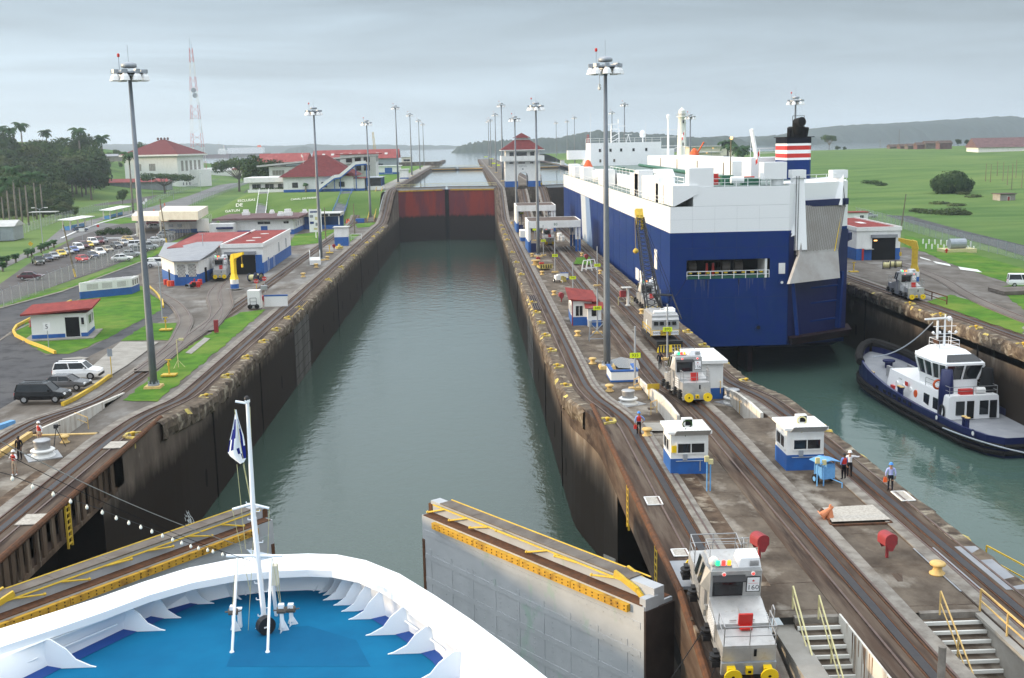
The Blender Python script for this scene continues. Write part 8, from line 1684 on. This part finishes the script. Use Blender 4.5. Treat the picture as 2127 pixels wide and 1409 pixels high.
b=B(); q=[G(*p,ZD+.006)for p in((470,1385),(500,1310),(520,1310),(640,1300),(740,1330),(770,1385))]; b.add([(p.x,p.y,ZD+.006)for p in q],[tuple(range(6))]); b.k=0; dm('deck_blue2',(.004,.098,.215),(.005,.115,.24),s=.6,r=.85); b.build('deck_patch','deck_blue2',t)
def bracket(u,size=1.0):
 i=min(n-2,int(u)); f_=u-i; a=inner[i].lerp(inner[i+1],f_); ft=foot[i].lerp(foot[i+1],f_)
 k=min(1,max(0,(abs(ft.x-ctr.x)-.8)/2.6)); d=V(((1 if ft.x<ctr.x else-1)*k,-(1-k),0)); d.normalize(); tn=V((-d.y,d.x,0)); w_=.035
 q=max(.25,(a-ft).dot(d)); prof=[(.0,ZD+.01),(1.3*size,ZD+.01),(1.15*size,ZD+.07),(.80*size,ZD+.32),(.58*size,ZD+.7),(max(q,.3),ZR_-.28),(.0,ZR_-.22)]
 P0=[ft+d*(x-.12)+tn*w_+V((0,0,z-ZD))for x,z in prof]; P1=[p-tn*2*w_ for p in P0]; b=B(); b.hull([tuple(p)for p in P0],[tuple(p)for p in P1]); b.build('bracket','hull_white',t)
for u,s_ in((2.6,1.35),(4.15,1.25),(4.75,.95),(5.5,1.0),(6.4,1.1),(7.1,.75),(7.55,.75),(8.1,.7),(8.6,.65),(9.2,.65),(9.7,.65),(10.2,.7),(10.7,.7),(11.1,.75),(11.55,1.0),(12.0,.95),(12.4,1.0),(12.9,1.15),(13.8,1.3),(14.8,1.35),(15.8,1.35),(1.5,1.3)):bracket(u,s_)
for(ua,ub)in((1.2,2.5),(2.7,4.1),(13.0,13.7),(13.9,14.7),(14.9,15.7)):
 for zz in(.45,.85):
  b=B(); pts=[]
  for k in range(6):u=lerp(ua,ub,k/5); i=int(u); ft=foot[i].lerp(foot[i+1],u-i); a=inner[i].lerp(inner[i+1],u-i); pts.append(tuple(V((ft.x,ft.y,ZD)).lerp(V((a.x,a.y,ZR_)),zz*.9)+(ctr-ft).normalized()*.03+V((0,0,.0))))
  b.path([(p[0],p[1],ZD+zz*1.2)for p in pts],.03,4); b.build('stringer','hull_white',t)
mb=G(553,1308,ZD); Ym=mb.y; mt_=A(514,832,Ym); x1=A(525,1065,Ym)
t=thing('bow_mast','white bow mast with yards, rungs and two side struts','mast',(mb.x,mb.y,ZD))
def ml(px_,py_,dy=0):q=A(px_,py_,Ym+dy); return V((q.x-mb.x,q.y-mb.y,q.z-ZD))
b=B(); b.path([ml(551,1305),ml(527,1075)],.10,10); b.bar(ml(527,1080),ml(514,838),.095,10,.065); b.box(*ml(514,836),.16,.16,.1); b.build('spar','hull_white',t,False)
b=B(); b.bar(ml(514,838),ml(489,834),.05,6); b.build('flag_arm','hull_white',t); b=B(); b.lathe([(.04,0),(.09,.05),(.1,.12),(.04,.2)],8,tuple(ml(513,834))); b.build('mast_lamp','black',t,True)
b=B(); b.path([ml(483,1058),ml(522,1047),ml(559,1056)],.05,6); b.build('upper_yard','hull_white',t); b=B(); b.bar(ml(470,1155),ml(587,1155),.06,8); b.build('lower_yard','hull_white',t); b=B(); b.hull([tuple(ml(512,1141)),tuple(ml(582,1155)),tuple(ml(535,1166))],[tuple(ml(512,1141,.3)),tuple(ml(582,1155,.3)),tuple(ml(535,1166,.3))]); b.build('gusset_plate','hull_white',t)
for x0,x1_ in((493,482),(563,556)):b=B(); p0=A(x0,1160,Ym-.1); p1=G(x1_,1355,ZD); b.bar((p0.x-mb.x,p0.y-mb.y,p0.z-ZD),(p1.x-mb.x,p1.y-mb.y,0),.05,8); b.lathe([(.09,0),(.07,.05)],8,(p1.x-mb.x,p1.y-mb.y,0)); b.build('strut','hull_white',t)
b=B(); q=G(560,1300,ZD+.0); b.bar(ml(560,1160,.5),(q.x-mb.x+.1,q.y-mb.y+.9,0),.07,8); b.build('rear_leg','hull_white',t)
for k in range(13):
 y=1280-k*17-(30 if k>9 else 0); x=549-(1280-y)*.105; s_=1 if k%2 else-1; b=B(); b.path([ml(x,y),ml(x+s_*13,y),ml(x+s_*13,y-4)],.018,4); b.build('rung','hull_white',t)
b=B(); b.hull([tuple(ml(530,1307,.1)),tuple(ml(560,1307,.1)),tuple(ml(548,1260,.1))],[tuple(ml(530,1307,.2)),tuple(ml(560,1307,.2)),tuple(ml(548,1260,.2))]); b.build('foot_web','hull_white',t); b=B(); q=ml(570,1195,.4); b.box(q.x,q.y,q.z-.35,.28,.3,.75); b.build('lamp_box','cream',t)
b=B()
for a,c in(((487,850),(527,1080)),((492,965),(510,1140)),((505,965),(524,1060)),((483,1060),(520,1230)),((559,1058),(556,1160)),((490,1160),(482,1270)),((566,1160),(582,1260)),((574,1160),(584,1262)),((519,845),(527,1045)),((528,1085),(510,1409))):b.bar(ml(*a),ml(*c),.011,3)
b.build('halyard','pale_yellow',t)
t=thing('ship_flag','limp white flag with dark blue marks hanging from the bow mast','flag',(mb.x,mb.y,ZD)); rows=[]
L_=[(489,851),(486,872),(482,893),(477,915),(473,940),(478,948),(488,956),(499,964)]; Rr=[(491,851),(495,870),(501,890),(506,905),(509,925),(511,940),(511,952),(507,960)]
for j,(a,c)in enumerate(zip(L_,Rr)):
 r_=[]
 for i in range(13):u=i/12; q=ml(lerp(a[0],c[0],u),lerp(a[1],c[1],u),.06*math.sin(u*9+j*.4)*min(1,j/2)); r_.append(tuple(q))
 rows.append(r_)
b=B(); b.grid(rows); blue={(1,2),(1,3),(1,4),(2,1),(2,2),(2,3),(2,4),(3,2),(3,3),(3,9),(3,10),(4,9),(4,10),(4,11),(5,9),(5,10),(5,11),(4,7),(4,6),(5,8),(3,0),(2,9),(1,10),(2,10)}
b.mi=[1 if(k//12,k%12)in blue else 0 for k in range(len(b.f))]; b.build('cloth',['hull_white','flag_blue'],t,True)
for lab,x,y,h in(('small hand winch on a white pedestal left of the bow mast',487,1312,.95),('small hand winch on a white pedestal right of the bow mast',587,1311,1.0),('smallest hand winch, rightmost on the foredeck',606,1298,.75)):
 g=G(x,y,ZD); t=thing('hand_winch',lab,'winch',tuple(g),0,'hand winches on the foredeck'); b=B(); b.lathe([(.09,.15),(.07,h*.75)],8); [b.hull([(0,-.02,0),(.24*math.cos(a),.24*math.sin(a)-.02,0),(.05*math.cos(a),-.02,h*.5)],[(0,.02,0),(.24*math.cos(a),.24*math.sin(a)+.02,0),(.05*math.cos(a),.02,h*.5)])for a in(.3,2.4,4.5)]; b.build('pedestal','hull_white',t); b=B(); b.bar((-.16,0,h*.82),(.16,0,h*.82),.13,10); b.bar((-.3,0,h*.82),(-.16,0,h*.82),.03,5); b.bar((.16,0,h*.82),(.32,0,h*.86),.025,5); b.build('drum','gate_deck',t); b=B(); b.box(0,0,h*.92,.2,.22,.14); b.build('cap','hull_white',t)
b=B(); b.box(0,0,0,.14,.14,.7); b.box(0,0,.7,.2,.2,.06); o=tag(b.build('deck_post','hull_white'),'short white post between the left winch and the mast','post'); o.location=tuple(G(499,1303,ZD))
b=B(); b.bar((0,-.14,.34),(0,.14,.34),.34,16); b.k=1; b.box(-.05,-.16,.3,.16,.03,.05); o=tag(b.build('cable_reel',['black','white']),'black cable reel at the foot of the bow mast','reel'); o.location=tuple(G(553,1317,ZD)); o.rotation_euler=(0,0,.6)
b=B(); o_=G(1012,1402,ZR_+.2); b.lathe([(.03,0),(.12,.05),(.05,.3)],8); b.path([(0,0,0),(-.15,-.2,.1),(-.1,-.4,0)],.04,5); o=tag(b.build('rim_lamp','hull_white'),'small white lamp fitting on the inner edge of the bow rim','lamp'); o.location=o_
pa,pb=A(-120,960,34.0),A(455,1150,Ym); P_=[]
lights=((25,996),(67,1013),(110,1029),(146,1044),(180,1056),(212,1067),(241,1079),(267,1089),(292,1098),(315,1107),(337,1116),(358,1124),(377,1131),(396,1138),(412,1142),(431,1146),(442,1149),(462,1155))
t=thing('light_string','string of white bulbs sagging from upper left to the bow mast','string lights'); b=B(); pts=[A(-60,965,30)]+[A(x,y-8,lerp(31,Ym,(x/470)))for x,y in lights]+[A(472,1156,Ym)]; b.path(pts,.012,4); b.build('cable','black',t)
for x,y in lights:p=A(x,y-8,lerp(31,Ym,x/470)); b=B(); b.bar(tuple(p),(p.x,p.y,p.z-.05),.02,5); b.lathe([(.02,0),(.042,-.03),(.052,-.07),(.042,-.11),(.015,-.13)][::-1],10,(p.x,p.y,p.z-.03)); b.build('light_bulb','bulb',t,True)
for lab,a,c,r_,mt2 in(('thick pale stay running from upper left to the bow mast',A(-60,885,28),A(505,1135,Ym),.013,'concrete_light'),('thin dark stay below the thick pale one',A(-60,905,28),A(520,1165,Ym),.010,'dark')):rope(lab,(tuple(a),tuple(c)),r_,mt2,.25)
for lab,a,c in(('upper dark towing cable from locomotive 160 to our ship',(10.7,48.0,11.3),(0.6,26,13.5)),('lower dark towing cable from locomotive 160 to our ship',(10.7,45.8,10.6),(1.6,24,12.6))):rope(lab,(a,c),.022,'dark',.2)
